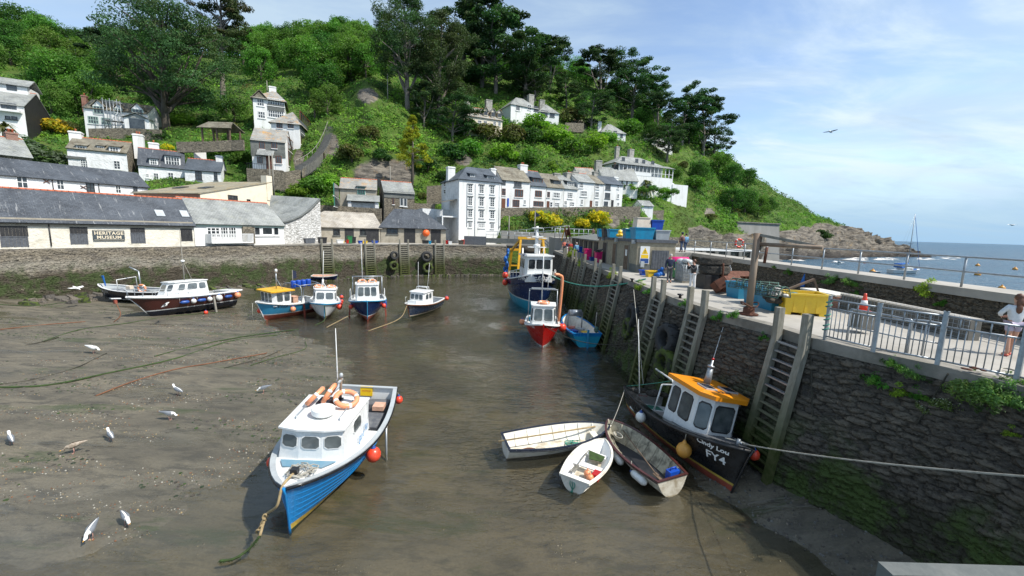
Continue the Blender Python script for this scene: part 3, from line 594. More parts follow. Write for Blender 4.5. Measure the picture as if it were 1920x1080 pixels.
# ---------------------------------------------------------------- buildings
FOOT=[]
class House:
 def __init__(s,name,label,A,B,zb,depth,cat="house",group=None):
  "A, B: (photo x, photo y of the eave, distance) of the two front corners; zb: ('y', photo y of the base at A) or metres"
  a=dp(*A);b=dp(*B);s.ze_w=(a.z+b.z)/2
  s.zb=dp(A[0],zb[1],A[2]).z if isinstance(zb,tuple)else zb
  d=Vector((b.x-a.x,b.y-a.y));s.W=d.length;s.D=depth;s.H=s.ze_w-s.zb;s.rz=math.atan2(d.y,d.x)
  s.t=thing(name,label,cat,(a.x,a.y,s.zb),s.rz,group);s.M=Matrix.Translation((a.x,a.y,s.zb))@Matrix.Rotation(s.rz,4,'Z');s.I=s.M.inverted()
  FOOT.append((s.I,-.6,s.W+.6,-.8,s.D+.6))
 def pix(s,px,py,wall='F',y=0.):
  if wall=='F':o,n=Vector((0,y,0)),Vector((0,1,0))
  elif wall=='R':o,n=Vector((s.W,0,0)),Vector((1,0,0))
  else:o,n=Vector((0,0,0)),Vector((1,0,0))
  return s.I@cross_plane(px,py,s.M@o,s.M.to_3x3()@n)
 def walls(s,front,right=None,left=None,roof='gable',rise=None,ridge=None,base=2.5,ridge_at=.5):
  if ridge:rise=s.pix(ridge[0],ridge[1],'F',s.D*ridge_at).z-s.H
  s.rise=rise;s.roof=roof;s.ra=ridge_at;W,D,H,z0=s.W,s.D,s.H,-base;m=MB();ym=D*ridge_at
  g=roof=='gable';f=roof=='gableF';mo=roof=='mono'
  m.add([(0,0,z0),(W,0,z0),(W,0,H)]+([(W/2,0,H+rise)]if f else[])+[(0,0,H)],[tuple(range(5 if f else 4))],0)
  hb=H+rise if mo else H
  m.add([(W,D,z0),(0,D,z0),(0,D,hb)]+([(W/2,D,H+rise)]if f else[])+[(W,D,hb)],[tuple(range(5 if f else 4))],0)
  m.add([(W,0,z0),(W,D,z0),(W,D,hb)]+([(W,ym,H+rise)]if g else[])+[(W,0,H)],[tuple(range(5 if g else 4))],1)
  m.add([(0,D,z0),(0,0,z0),(0,0,H)]+([(0,ym,H+rise)]if g else[])+[(0,D,hb)],[tuple(range(5 if g else 4))],2)
  s.wall=m.build("wall",[front,right or front,left or front],s.t,fix=False);return s
 def slab(s,mb,pts,th=.14,mi=0):
  p=[Vector(q)for q in pts];n=(p[1]-p[0]).cross(p[2]-p[0]).normalized()
  if n.z<0:p.reverse();n=-n
  mb.prism(p,(0,0,0.02),n*th,mi)
 def roofs(s,mat_,ov=.25,hl=None,hr=None,tiles=None,skyl=(),side=.15,fascia=None):
  W,D,H,r=s.W,s.D,s.H,s.rise;m=MB();ym=D*s.ra
  if s.roof=='gable':
   k=r/ym*ov;k2=r/(D-ym)*ov
   s.slab(m,[(-side,-ov,H-k),(W+side,-ov,H-k),(W+side,ym,H+r),(-side,ym,H+r)])
   s.slab(m,[(-side,ym,H+r),(W+side,ym,H+r),(W+side,D+ov,H-k2),(-side,D+ov,H-k2)])
  elif s.roof=='gableF':
   k=r/(W/2)*ov
   s.slab(m,[(-ov,-side,H-k),(W/2,-side,H+r),(W/2,D+side,H+r),(-ov,D+side,H-k)]);s.slab(m,[(W+ov,-side,H-k),(W/2,-side,H+r),(W/2,D+side,H+r),(W+ov,D+side,H-k)])
  elif s.roof=='mono':
   k=r/D*ov;s.slab(m,[(-side,-ov,H-k),(W+side,-ov,H-k),(W+side,D+ov,H+r+k),(-side,D+ov,H+r+k)])
  else:
   a=hl if hl is not None else D/2;c=W-(hr if hr is not None else D/2);k=.12;e=ov;l0,l1=-e,W+e
   P,Q=(a,ym,H+r),(max(c,a+.05),ym,H+r);f0,f1,b0,b1=(l0,-e,H-k),(l1,-e,H-k),(l0,D+e,H-k),(l1,D+e,H-k)
   s.slab(m,[f0,f1,Q,P]);s.slab(m,[b1,b0,P,Q]);s.slab(m,[f1,b1,Q]);s.slab(m,[b0,f0,P])
  s.rf=m.build("roof",mat_,s.t)
  if tiles and s.roof in('gable','hip'):
   x0,x1=(-side,W+side)if s.roof=='gable' else(hl if hl is not None else D/2,W-(hr if hr is not None else D/2))
   q=MB();nn=max(2,int((x1-x0)/.45))
   for i in range(nn):
    u0=x0+(x1-x0)*i/nn;u1=x0+(x1-x0)*(i+.94)/nn;q.tube([(u0,ym,H+r+.12),(u1,ym,H+r+.12)],.13,6)
   q.build("ridge_tile",tiles,s.rf)
  for px0,py0,px1,py1 in skyl:
   c=s.roof_pix((px0+px1)/2,(py0+py1)/2);w=abs(s.roof_pix(px1,(py0+py1)/2).x-s.roof_pix(px0,(py0+py1)/2).x)/2
   l=max(.3,(s.roof_pix((px0+px1)/2,py0)-s.roof_pix((px0+px1)/2,py1)).length/2);u=Vector((0,ym,r)).normalized();n=Vector((0,-r,ym)).normalized();x=Vector((1,0,0));q=MB()
   p=[c+x*(w*i)+u*(l*j)for i,j in((-1,-1),(1,-1),(1,1),(-1,1))];q.prism(p,n*.05,n*.26,0);q.build("skylight","grey_plastic" if s.D<8 else "glass",s.rf)
  return s
 def roof_pix(s,px,py):
  ym=s.D*s.ra;n=s.M.to_3x3()@Vector((0,-s.rise,ym));return s.I@cross_plane(px,py,s.M@Vector((0,0,s.H)),n)
 def P(s,wall):
  if wall=='F':return lambda a,z,o:(a,-o,z)
  if wall=='R':return lambda a,z,o:(s.W+o,a,z)
  return lambda a,z,o:(-o,a,z)
 def pbox(s,mb,P,a0,a1,z0,z1,o0,o1,mi=0):
  mb.hexa([P(a0,z0,o0),P(a1,z0,o0),P(a1,z0,o1),P(a0,z0,o1),P(a0,z1,o0),P(a1,z1,o0),P(a1,z1,o1),P(a0,z1,o1)],mi)
 def win(s,x0,y0,x1,y1,style='sash',wall='F',nx=2,nz=2,sill=True,label=None,off=0.):
  p=s.pix(x0,y1,wall);q=s.pix(x1,y0,wall);k=1 if wall in 'RL' else 0;a0,a1=sorted((p[k],q[k]));z0,z1=sorted((p.z,q.z))
  return s.winm(a0,a1,z0,z1,style,wall,nx,nz,sill,label,off)
 def winm(s,a0,a1,z0,z1,style='sash',wall='F',nx=2,nz=2,sill=True,label=None,off=0.):
  P=s.P(wall);fr_={'sash':"white_paint",'wood':"brown_frame",'green':"green_frame",'teal':"pale_green",'black':"black_timber",'grey':"grey_timber"}[style.replace('_door','').replace('_shutter','')]
  if style.endswith('_door')or style.endswith('_shutter'):
   m=MB();n=max(2,int((a1-a0)/.18))
   for i in range(n):s.pbox(m,P,a0+(a1-a0)*i/n,a0+(a1-a0)*(i+.93)/n,z0,z1,-.1,.03+off+.008*(i%2))
   d=m.build("door" if style.endswith('_door')else "shutter",fr_,s.t)
   m=MB();b=.09
   for u0,u1,w0,w1 in((a0-b,a0-.003,z0,z1+b),(a1+.003,a1+b,z0,z1+b),(a0-.002,a1+.002,z1+.003,z1+b)):s.pbox(m,P,u0,u1,w0,w1,-.1,.055+off)
   m.build("frame",fr_,d);return d
  m=MB();s.pbox(m,P,a0,a1,z0,z1,-.12,.012+off);w=m.build("window","glass",s.t)
  if label:w['label']=label
  m=MB();b=max(.07,min(.13,(a1-a0)*.09));c=b*.42
  for u0,u1,w0,w1 in((a0-.01,a0+b,z0,z1),(a1-b,a1+.01,z0,z1),(a0+b,a1-b,z1-b,z1+.01),(a0+b,a1-b,z0-.01,z0+b)):s.pbox(m,P,u0,u1,w0,w1,-.1,.06+off)
  for i in range(1,nx):u=a0+(a1-a0)*i/nx;s.pbox(m,P,u-c,u+c,z0+b,z1-b,-.05,.045+off)
  for i in range(1,nz):
   u=z0+(z1-z0)*i/nz;k=.7 if i*2!=nz else 1.1
   s.pbox(m,P,a0+b,a1-b,u-c*k,u+c*k,-.05,.048+off)
  m.build("frame",fr_,w)
  if sill:m=MB();s.pbox(m,P,a0-.12,a1+.12,z0-.16,z0-.02,-.05,.14+off);m.build("sill","slate_hung" if style in('black','grey')else "white_paint",w)
  return w
 def chim(s,px,py,w=.9,y=None,mat_="whitewash",pots=1,d=None,label=None):
  y=s.D*s.ra if y is None else y;q=s.pix(px,py,'F',y);x,zt=q.x,q.z;d=d or w*.8;m=MB();zb=s.H-.3
  m.box(x-w/2,y-d/2,zb,x+w/2,y+d/2,zt-.3);m.box(x-w/2-.08,y-d/2-.08,zt-.298,x+w/2+.08,y+d/2+.08,zt-.1);m.box(x-w/2+.03,y-d/2+.03,zt-.098,x+w/2-.03,y+d/2-.03,zt)
  c=m.build("chimney",mat_,s.rf if hasattr(s,'rf')else s.t)
  if label:c['label']=label
  m=MB()
  for i in range(pots):m.lathe([(.13,0),(.12,.35),(.16,.4),(.15,.48)],(x+(i-(pots-1)/2)*.38,y,zt),8)
  if pots:m.build("chimney_pot","terracotta",c)if not hasattr(s,'rf')else m.build("chimney_pot","terracotta",s.t)
 def dormer(s,px0,py0,px1,py1,style='sash',roof="roof_grey",y=.5,flat=True,nx=2,nz=2,cheek="slate_hung",rise=.5):
  p=s.pix(px0,py1,'F',y);q=s.pix(px1,py0,'F',y);x0,x1,z0,z1=p.x,q.x,p.z,q.z
  yb=min(s.D*s.ra,max(y+.8,(z1+(rise if flat else 0)-s.H)/s.rise*s.D*s.ra+.2));m=MB();m.box(x0-.12,y,z0-.25,x1+.12,yb,z1+.05,0)
  if flat:s.slab(m,[(x0-.3,y-.3,z1+.06),(x1+.3,y-.3,z1+.06),(x1+.3,yb+.3,z1+.06+rise),(x0-.3,yb+.3,z1+.06+rise)],.12,1)
  else:
   xm=(x0+x1)/2;m.add([(x0-.12,y,z1+.05),(x1+.12,y,z1+.05),(xm,y,z1+.05+rise)],[(0,1,2)],0)
   s.slab(m,[(x0-.4,y-.3,z1-.12),(xm,y-.3,z1+.1+rise),(xm,yb+1,z1+.1+rise),(x0-.4,yb+1,z1-.12)],.12,1);s.slab(m,[(x1+.4,y-.3,z1-.12),(xm,y-.3,z1+.1+rise),(xm,yb+1,z1+.1+rise),(x1+.4,yb+1,z1-.12)],.12,1)
  dm=m.build("dormer",[cheek,roof],s.t);fr_={'sash':"white_paint",'wood':"brown_frame",'green':"green_frame",'teal':"pale_green",'grey':"grey_timber"}[style]
  w=MB();P=lambda a,z,o:(a,y-o,z);s.pbox(w,P,x0,x1,z0,z1,-.02,.02,0);b=.09
  for u0,u1,w0,w1 in((x0-.05,x0+b,z0,z1),(x1-b,x1+.05,z0,z1),(x0+b,x1-b,z1-b,z1),(x0+b,x1-b,z0,z0+b)):s.pbox(w,P,u0,u1,w0,w1,-.02,.07,1)
  for i in range(1,nx):u=x0+(x1-x0)*i/nx;s.pbox(w,P,u-.04,u+.04,z0+b,z1-b,-.02,.055,1)
  for i in range(1,nz):u=z0+(z1-z0)*i/nz;s.pbox(w,P,x0+b,x1-b,u-.03,u+.03,-.02,.058,1)
  w.build("window",["glass",fr_],dm);return dm
 def pipe(s,px,py0,py1,wall='F',mat_="black_plastic",r=.05):
  p=s.pix(px,py0,wall);q=s.pix(px,py1,wall);P=s.P(wall);k=1 if wall in 'RL' else 0
  MB().tube([P(p[k],p.z,.08),P(p[k],q.z,.08)],r,6).build("drainpipe",mat_,s.t)
 def beam(s,px0,py0,px1,py1,wall,mat_,name,o=.06):
  p=s.pix(px0,py1,wall);q=s.pix(px1,py0,wall);k=1 if wall in 'RL' else 0;a0,a1=sorted((p[k],q[k]));m=MB();s.pbox(m,s.P(wall),a0,a1,min(p.z,q.z),max(p.z,q.z),-.03,o);return m.build(name,mat_,s.t)
  # ---- heritage museum on the harbour wall
h=House("museum_building","long cream waterside building with a dark slate roof and a slate sign on its wall",(-70,414,33.5),(362,418.5,46.6),5.06,6.2,"museum")
h.walls("museum_wall",ridge=(160,364),base=.04).roofs("roof_dark",tiles="terracotta",ov=.3,skyl=[(291,397,307,408),(338,398,352,409)])
h.beam(-70,416.5,361,422,'F',"render_grey","wall_plate",.09)
for x0,y0,x1,y1,mid in((4,424,48,463,444),(134,418,160,458,439),(247,419,268,456,437)):
 h.win(x0,y0,x1,mid-1,'black_shutter');h.win(x0+1.5,mid+1,x1+1.5,y1,'grey_shutter')
h.win(342,420,357,452,'black_door');h.pipe(91,421,461)
p,q=h.pix(175,451),h.pix(232,432)
sg=thing("wall_sign","dark slate sign with pale capital letters on the cream museum wall","sign");sg.matrix_world=h.M
MB().box(p.x,-.12,p.z,q.x,-.012,q.z).build("board","sign_slate",sg);xm=(p.x+q.x)/2;hh=q.z-p.z
bo=MB()
for a,b_,c,d in((p.x+.05,p.z+.05,q.x-.05,p.z+.075),(p.x+.05,q.z-.075,q.x-.05,q.z-.05)):bo.box(a,-.128,b_,c,-.118,d)
bo.build("border","sign_letters",sg)
for tx,zz_ in(("HERITAGE",p.z+hh*.70),("MUSEUM",p.z+hh*.30)):text_mesh(tx,hh*.42,lambda x,y,z0=zz_:(xm+x,-.135,z0+y),"lettering","sign_letters",sg,spacing=1.12,offset=.012)
# ---- white tea room with balcony
h=House("waterside_cottage","low waterside cottage with a pale slate roof and a white balcony over the harbour",(363,419,46.8),(532,420,56.5),5.06,7)
h.walls("whitewash",ridge=(470,381)).roofs("roof_grey",tiles="terracotta",ov=.3,side=.02)
h.beam(362.5,420.5,532,424.5,'F',"pale_green","fascia",.12)
for x0,x1 in((388,412),(414,427),(429,442)):h.win(x0,426,x1,446,'sash',nx=3,nz=3,sill=False)
for x0,x1 in((477,487),(491,511),(513,522)):h.win(x0,426,x1,441,'sash',nx=1,nz=1)
h.beam(455,425,475,457,'F',"stone_wall","pier",.25)
p,q=h.pix(386,454),h.pix(463,439);bl=MB();bl.box(p.x,-1.3,p.z-.12,q.x,-.03,p.z)
for i in range(33):x=p.x+(q.x-p.x)*i/32;bl.box(x-.03,-1.3,p.z+.001,x+.03,-1.25,q.z)
bl.box(p.x-.03,-1.33,q.z+.001,q.x+.03,-1.22,q.z+.09);bl.box(p.x,-1.2,p.z+.001,p.x+.06,-.03,q.z);bl.box(q.x-.06,-1.2,p.z+.001,q.x,-.03,q.z);bl.build("balcony","white_paint",h.t)
# ---- curved slate roof over white rubble
t=thing("store_building","white rubble store with a sweeping pale slate roof between the cottage and the sheds","building",dp(532,455,58))
loc=t.location;c_=[dp(532,417,57.5),dp(549,411,58.8),dp(566,403,60),(dp(582,391,61.5)),dp(600,372,63)];r_=[dp(505,417,61),dp(505,405,62.5),dp(505,393,64),dp(506,380,65.5),dp(508,366,67)]
m=MB();m.grid([[p-loc for p in c_],[p.lerp(q,.5)-loc for p,q in zip(c_,r_)],[p-loc for p in r_]],0,False);m.grid([[p-loc+Vector((0,.05,-.15))for p in c_],[p-loc+Vector((0,.05,-.15))for p in r_]],0,False);m.build("roof","roof_grey",t)
m=MB();bs=[Vector((p.x,p.y,4))-loc for p in c_];m.grid([bs,[p-loc-Vector((0,0,.1))for p in c_]],0,False);m.quad(bs[0],c_[0]-loc-Vector((0,0,.1)),r_[0]-loc,Vector((r_[0].x,r_[0].y,4))-loc);m.build("wall","white_rubble",t)
m=MB();m.tube([p-loc+Vector((.03,-.1,-.1))for p in c_],.16,6);m.build("verge","slate_hung",t)
# ---- fishermen's sheds
h=House("fishing_shed","low rendered fishing shed with a worn pale roof and black doors on the quay",(553,426,63.5),(713,427,71.5),5.06,7,"shed")
h.walls("render_grey",left="render_grey",roof='hip',ridge=(660,399)).roofs("roof_pale",hl=5.2,hr=.02,ov=.3)
h.win(584,429,600,438,'black',nx=2,nz=1);h.win(625,430,637,441,'black',nx=2,nz=1);h.win(675,430,686,441,'black',nx=1,nz=1)
h.win(648,429.5,662,455.5,'black_door');h.win(688,429.5,709,455.5,'black_door')
h=House("fishing_shed","dark-slated fishing shed with black doors beside the tall white building",(714,427,71.6),(836,429,75.5),5.06,7.5,"shed")
h.walls("render_grey",roof='hip',ridge=(780,394)).roofs("roof_dark",hl=2.6,hr=4.2,ov=.35)
h.win(725,429,746,438.5,'black',nx=3,nz=1);h.win(759,430,777.5,455,'black_door');h.win(809,432,825.5,455.5,'black_door')
p=h.pix(798.5,437);m=MB();m.lathe([(.62,-.04),(.62,.04)],(0,0,0),20);dm=m.build("daymark","daymark_orange",None);dm.matrix_world=h.M@Matrix.Translation((p.x,-.32,p.z))@Matrix.Rotation(R_(90),4,'X');tag(dm,"round orange disc propped against the wall of the dark-slated shed","disc")
# ---- tall white four-storey building
h=House("tall_building","tall white four-storey building standing at the corner of the quay",(861,337,79),(940,341.5,83.4),5.06,10,"house")
h.walls("whitewash",left="whitewash_rough",roof='hip',ridge=(895,316)).roofs("roof_blue",hl=3.6,hr=.3,ov=.25)
for r,(y0,y1)in enumerate(((346,361),(369,385),(393,407),(416,428))):
 for c,x in enumerate((881.5,903,923)):
  w=4.2 if r<3 else(3.2,6.2,3.2)[c];yo=c*1.2;wd=h.win(x-w,y0+yo+(1 if r==3 else 0),x+w,y1+yo-(0 if r<3 else 2),'sash',nx=2 if w<5 else 4,nz=4)
  a=h.pix(x-w,y0+yo);bb=h.pix(x+w,y0+yo);m=MB();m.box(a.x-.15,-.16,a.z+.06,bb.x+.15,-.02,a.z+.2);m.build("lintel","slate_hung",wd)
h.dormer(882,328,890,338,'sash',"roof_blue",1.0,nx=2,nz=3);h.dormer(913,332,927,343,'sash',"roof_blue",1.0,nx=4,nz=3)
h.chim(845,313,1.5,6.5,pots=0);h.chim(923.5,316,1.2,5,pots=0)
h.win(832,341,836,350,'sash','L',1,2);h.win(832,355,836,364,'sash','L',1,2)
h.pipe(876,345,425,mat_="grey_plastic");h.pipe(891.5,345,447,mat_="grey_plastic");h.pipe(937,345,430,mat_="white_paint")
m=MB();p=h.pix(835,405,'L');m.box(-3,1.0,p.z-.4,-.02,4.6,p.z-.15);m.box(-3,1.0,p.z-3.9,-2.8,1.2,p.z-.42);m.box(-3,4.4,p.z-3.9,-2.8,4.6,p.z-.42)
for i in range(9):m.box(-3,1.0+i*.43,p.z-.149,-2.92,1.06+i*.43,p.z+.85)
m.box(-3.02,1,p.z+.851,-2.9,4.6,p.z+.93);m.build("landing","white_paint",h.t);m=MB();h.slab(m,[(-3.2,.8,p.z+2.3),(-.02,.8,p.z+3),(-.02,4.9,p.z+3),(-3.2,4.9,p.z+2.3)]);m.build("porch_roof","roof_moss",h.t)
m=MB();m.box(-5.6,5,-2,-.02,9,p.z+1.2);m.build("annexe","whitewash_rough",h.t)
m=MB()
for i in range(12):m.box(-8.6+i*.25,2.2,-1,-8.36+i*.25,4,.3+i*.29)
m.build("outside_stair","concrete_edge",h.t)
m=MB();m.prism([(-9.2,2.0,-1),(-5.7,2.0,-1),(-5.7,2.0,5.2),(-6.2,2.0,5.2),(-9.2,2.0,1.4)],(0,0,0),(0,.19,0));m.build("stair_wall","whitewash",h.t)
# ---- terrace of white houses
def row(label,A,B,foot,D,ridge,roof,wins,dorm=(),chims=(),tiles=None,name="terraced_house",front="whitewash",doors=(),**k):
 h=House(name,label,A,B,('y',foot),D);h.walls(front,k.get('right'),k.get('left'),k.get('kind','gable'),ridge=ridge,base=k.get('base',2.5)).roofs(roof,tiles=tiles,hl=k.get('hl'),hr=k.get('hr'),ov=k.get('ov',.25),side=k.get('side',.1))
 for w in wins:h.win(*w[:4],*(w[4:]))
 for d in dorm:h.dormer(*d)
 for c in chims:h.chim(*c)
 for d in doors:h.win(*d)
 return h
T="white houses in a terrace above the harbour"
h=row("white house with brown windows and a mossy slate roof at the start of the terrace",(941,337,86),(994,341,89),389,8,(955,315),"roof_moss",[(941,354,948,366,'wood','F',2,2),(965,356,981,369,'wood','F',3,1),(961,375,974,388,'wood','F',3,1),(941,337.5,948,347,'grey','F',2,2,False),(964,339,978,350,'grey','F',3,2),(982,375,986,383)],chims=[(980,309,1.8,None,"whitewash",2),(925,318,1.2,None,"whitewash",0)],doors=[(941,373,947,390,'wood_door')])
p=h.pix(953,380);mm=MB().box(p.x-.25,-.12,p.z-.8,p.x+.1,-.02,p.z+.9).build("anchor_plaque","blue_plastic",h.t)
row("white terraced house with a dark blue roof and a broad wood-framed dormer",(995,348,89.2),(1024,349,91),389,8,(1008,323),"roof_blue",[(1003,358,1016,369,'wood','F',3,1),(1000,378,1019,387,'wood','F',4,1)],[(999,336,1017,349,'wood',"roof_blue",.8,True,3,1)],[(997,322,.8,None,"chimney_stone",0)],"terracotta")
row("white terraced house with a mossy roof and a grey-framed dormer",(1025,350,91.2),(1057,353,93),388.5,8,(1040,328),"roof_moss",[(1026,360,1031,370,'wood','F',1,2),(1037,361,1050,371,'sash','F',4,2),(1031,379,1036,388,'sash','F',1,2),(1040,380,1049,388,'sash','F',3,2)],[(1038,340,1051,351,'grey',"roof_moss",.8,True,2,1)],[(1043,325,1.6,None,"chimney_stone",0)],doors=[(1025.5,378,1029.5,389,'wood_door')])
row("white terraced house with a grey roof and one white dormer of small panes",(1058,353,93.2),(1083,355,95),387.5,8,(1068,331),"roof_grey",[(1064,361,1074,372,'sash','F',3,3),(1058,377,1063,384),(1068,379,1077,387,'sash','F',3,2)],[(1064,342,1076,351,'sash',"roof_grey",.8,True,3,2)],[(1066,324,2.2,None,"chimney_stone",1)])
row("white terraced house with a porch roof over its door and tall narrow windows",(1084,341,95.2),(1115,343,97),389,8,(1095,327),"roof_grey",[(1086,343,1094,352,'sash','F',3,2),(1088,358,1101,368,'sash','F',5,2),(1089,374,1093,383)],chims=[(1078,321,1.5,None,"chimney_stone",0)],tiles="terracotta",doors=[(1106,377,1110,390,'wood_door')])
row("narrow white terraced house with stacked three-light windows",(1116,344,97.2),(1132,345,98.2),388,8,(1122,330),"roof_moss",[(1116,344.5,1124,354,'sash','F',3,2),(1115.5,360,1123,370,'sash','F',3,2),(1115.5,377,1122,387,'sash','F',3,2)],chims=[(1116,322,1.2,None,"chimney_stone",0)])
row("white house with a dark slate roof and dark windows ending the terrace",(1133,343,98.4),(1168,349,101),388,8,(1150,333),"roof_blue",[(1135,345,1145,355,'grey','F',2,1),(1134,362,1144,372,'grey','F',2,1),(1132,378,1140,386,'grey','F',2,1),(1157,346,1161,354),(1157,364,1161,372),(1157,380,1161,386)],chims=[(1153,332,1.4,None,"whitewash",0)],doors=[(1146,376,1150,388,'black_door')])
for o in[o for o in C.objects if o.name.startswith("terraced_house")and 'label' in o.keys()]:o['group']=T
a=dp(938,391,85.6);c=dp(1200,388,101);t=thing("terrace_wall","long grey retaining wall carrying the terrace of white houses","wall",(0,0,0))
MB().hexa([(a.x,a.y-.7,4),(c.x,c.y-.7,4),(c.x,c.y,4),(a.x,a.y,4),(a.x,a.y-.6,a.z+.1),(c.x,c.y-.6,c.z+.1),(c.x,c.y,c.z+.1),(a.x,a.y,a.z+.1)]).build("wall","stone_wall",t)
# ---- behind and beyond the terrace
row("long low white cottage row with a stone chimney behind the end of the terrace",(1130,328,114),(1196,347,116),352,7,(1150,315),"roof_grey",[(1138+9*i,331+2.1*i,1141+9*i,338+2.1*i,'black','F',1,2)for i in range(6)]+[(1146+12*i,343+1.5*i,1149+12*i,350+1.5*i,'black','F',1,2)for i in range(3)],chims=[(1122,301,1.8,None,"chimney_stone",0),(1153,309,1.2,None,"black_timber",1),(1168,314,1.2,None,"black_timber",1)],name="cottage_row")
row("small cottage with a patchy orange roof half hidden behind the terrace",(1084,328,108),(1118,330,109),340,6,(1098,316),"roof_lichen",[],tiles="terracotta",chims=[(1115,323,1,None,"chimney_stone",0)],name="cottage")
h=House("villa","large white villa with a hipped roof and a glazed verandah on the right hillside",(1158,303,121),(1240,313,127),('y',350),9,"villa")
h.walls("whitewash",roof='hip',rise=2.6).roofs("roof_grey",ov=.5)
for x in(1169,1194,1207,1224):h.win(x-3,294+(x-1160)*.13,x+3,303+(x-1160)*.13,'grey',nx=2,nz=1)
h.chim(1157.5,275,1.2,7,"chimney_stone",1);h.chim(1183,280,1.6,5,"chimney_stone",1)
h.H-=0;m=MB();z1=h.pix(1160,312).z;z0=h.pix(1160,329).z
m.box(-1.5,-3,-7,h.W+2,-.03,z0);m.build("verandah_base","whitewash",h.t)
m=MB();h.slab(m,[(-1.9,-3.4,z1+.1),(h.W+2.4,-3.4,z1+.1),(h.W+2.4,-.02,z1+1.2),(-1.9,-.02,z1+1.2)]);m.build("verandah_roof","roof_grey",h.t)
m=MB();m.box(-1.4,-2.9,z0+.9,h.W*.62,-2.8,z1);m.build("verandah_glass","glass",h.t);m=MB()
for i in range(15):x=-1.5+(h.W+3.4)*i/14;m.box(x-.09,-3.02,z0+.002,x+.09,-2.84,z1+.05)
m.box(-1.45,-3.05,z0+.003,h.W*.62,-2.95,z0+.95);m.box(-1.45,-3.04,z0+1.0,h.W+1.8,-2.98,z0+1.1);m.build("verandah_frame","white_paint",h.t)
m=MB();m.box(h.W+2.02,-3.2,-8,h.W+8,-1,1.6);m.build("garden_wall","whitewash",h.t)
row("cream house with two tall pale chimneys and small gables among the trees",(870,222,126),(942,221,131),240,8,(905,205),"roof_lichen",[(896,226,903,234),(907,227,913,236),(925,228,930,234),(934,229,939,236)],[(877,207,882,213,'grey',"roof_lichen",.3,False,2,2,"cream_wall",1.0),(908,209,914,215,'grey',"roof_lichen",.3,False,2,2,"cream_wall",1.0),(922,211,928,218,'grey',"roof_lichen",.3,False,2,2,"cream_wall",1.0),(934,213,940,219,'grey',"roof_lichen",.3,False,2,2,"cream_wall",1.0)],[(875,184,1.7,None,"chimney_stone",0),(916,188,2.0,None,"chimney_stone",0)],name="hillside_house",front="cream_wall",tiles="terracotta",kind='hip')
row("white hillside house with pale hipped roofs and a veranda below the tall pines",(958,198,140),(1010,203,145),216,8,(980,186),"roof_grey",[(967,198,975,207,'sash','F',2,1),(989,197,996,206,'sash','F',2,1),(1001,200,1009,208,'grey','F',3,1)],chims=[(995,178,2,None,"chimney_stone",0)],name="hillside_house",kind='hip')
row("lower white wing with a glazed front and a stone chimney beside the pale-roofed hillside house",(1011,207,145),(1048,216,147),226,7,(1026,197),"roof_grey",[(1014,208,1027,217,'grey','F',4,1),(1031,213,1040,219,'grey','F',3,1)],chims=[(1016,188,1.8,None,"chimney_stone",0)],name="hillside_house",kind='hip')
row("small white house with a grey hipped roof among trees on the upper right slope",(1128,243,150),(1173,256,152),266,8,(1145,234),"roof_grey",[(1150,246,1157,254,'grey','F',2,1),(1163,250,1168,257,'grey','F',2,1)],chims=[(1124,228,1.3,None,"whitewash",1)],name="hillside_house",kind='hip')
row("white house showing only its roof and chimney below the spreading pines",(1206,264,160),(1262,268,163),276,8,(1225,252),"roof_grey",[(1212,266,1218,271,'grey','F',2,1)],chims=[(1208,252,1.4,None,"whitewash",1)],name="hillside_house",kind='hip')
row("tiny white shed with a grey roof on the bank right of the terrace",(1203,385,104),(1225,387,105),393,4,(1212,377),"roof_grey",[],name="garden_shed")
# ---- left bank
h=row("grey rubble cottage with a pale slate roof at the left edge",(-30,284,60),(60,297,64),312,7,(18,260),"roof_grey",[],chims=[(20,248,1.2,None,"brick",2)],name="cottage",front="stone_wall",tiles="terracotta")
h=House("long_cottage","long white cottage under a dark slate roof with iron wall ties, behind the museum",(-40,325,50),(277,350,65),('y',385),6.5)
h.walls("whitewash_rough",ridge=(100,308)).roofs("roof_dark",ov=.25)
for x0,y0,x1,y1,s_ in((32,331,51,352,'sash'),(107,338,119,355,'sash'),(163,343,176,361,'black'),(217,348,226,362,'sash'),(250,351,257,358,'grey')):h.win(x0,y0,x1,y1,s_,nx=2,nz=2)
for x,y in((87,340),(89,359),(156,351)):
 p=h.pix(x,y);MB().bar((p.x-.3,-.05,p.z-.22),(p.x+.3,-.05,p.z+.22),.07,.07).bar((p.x-.3,-.09,p.z+.22),(p.x+.3,-.09,p.z-.22),.07,.07).build("wall_tie","rust",h.t)
h.pipe(97,334,365);h.pipe(184,344,368)
h=row("white house with a mossy striped roof and a bare stone gable",(125,279,72),(237,286,76),330,8,(190,263),"roof_moss",[(152,300,164,314,'sash','F',3,4),(214,302,225,317,'sash','F',2,3)],[(146,275,160,290,'sash',"roof_moss",.1,True,3,4,"whitewash",.9),(184,275,194,282,'sash',"roof_moss",.8,True,3,2,"whitewash",.9),(207,277,222,291,'sash',"roof_moss",.1,True,3,3,"whitewash",.9)],[(142,247,1.6,None,"whitewash",1),(259,252,1.5,5,"whitewash",2)],"terracotta","cottage","whitewash_rough",right="stone_wall")
h.beam(125,295,161,296.5,'F',"slate_hung","string_course",.2)
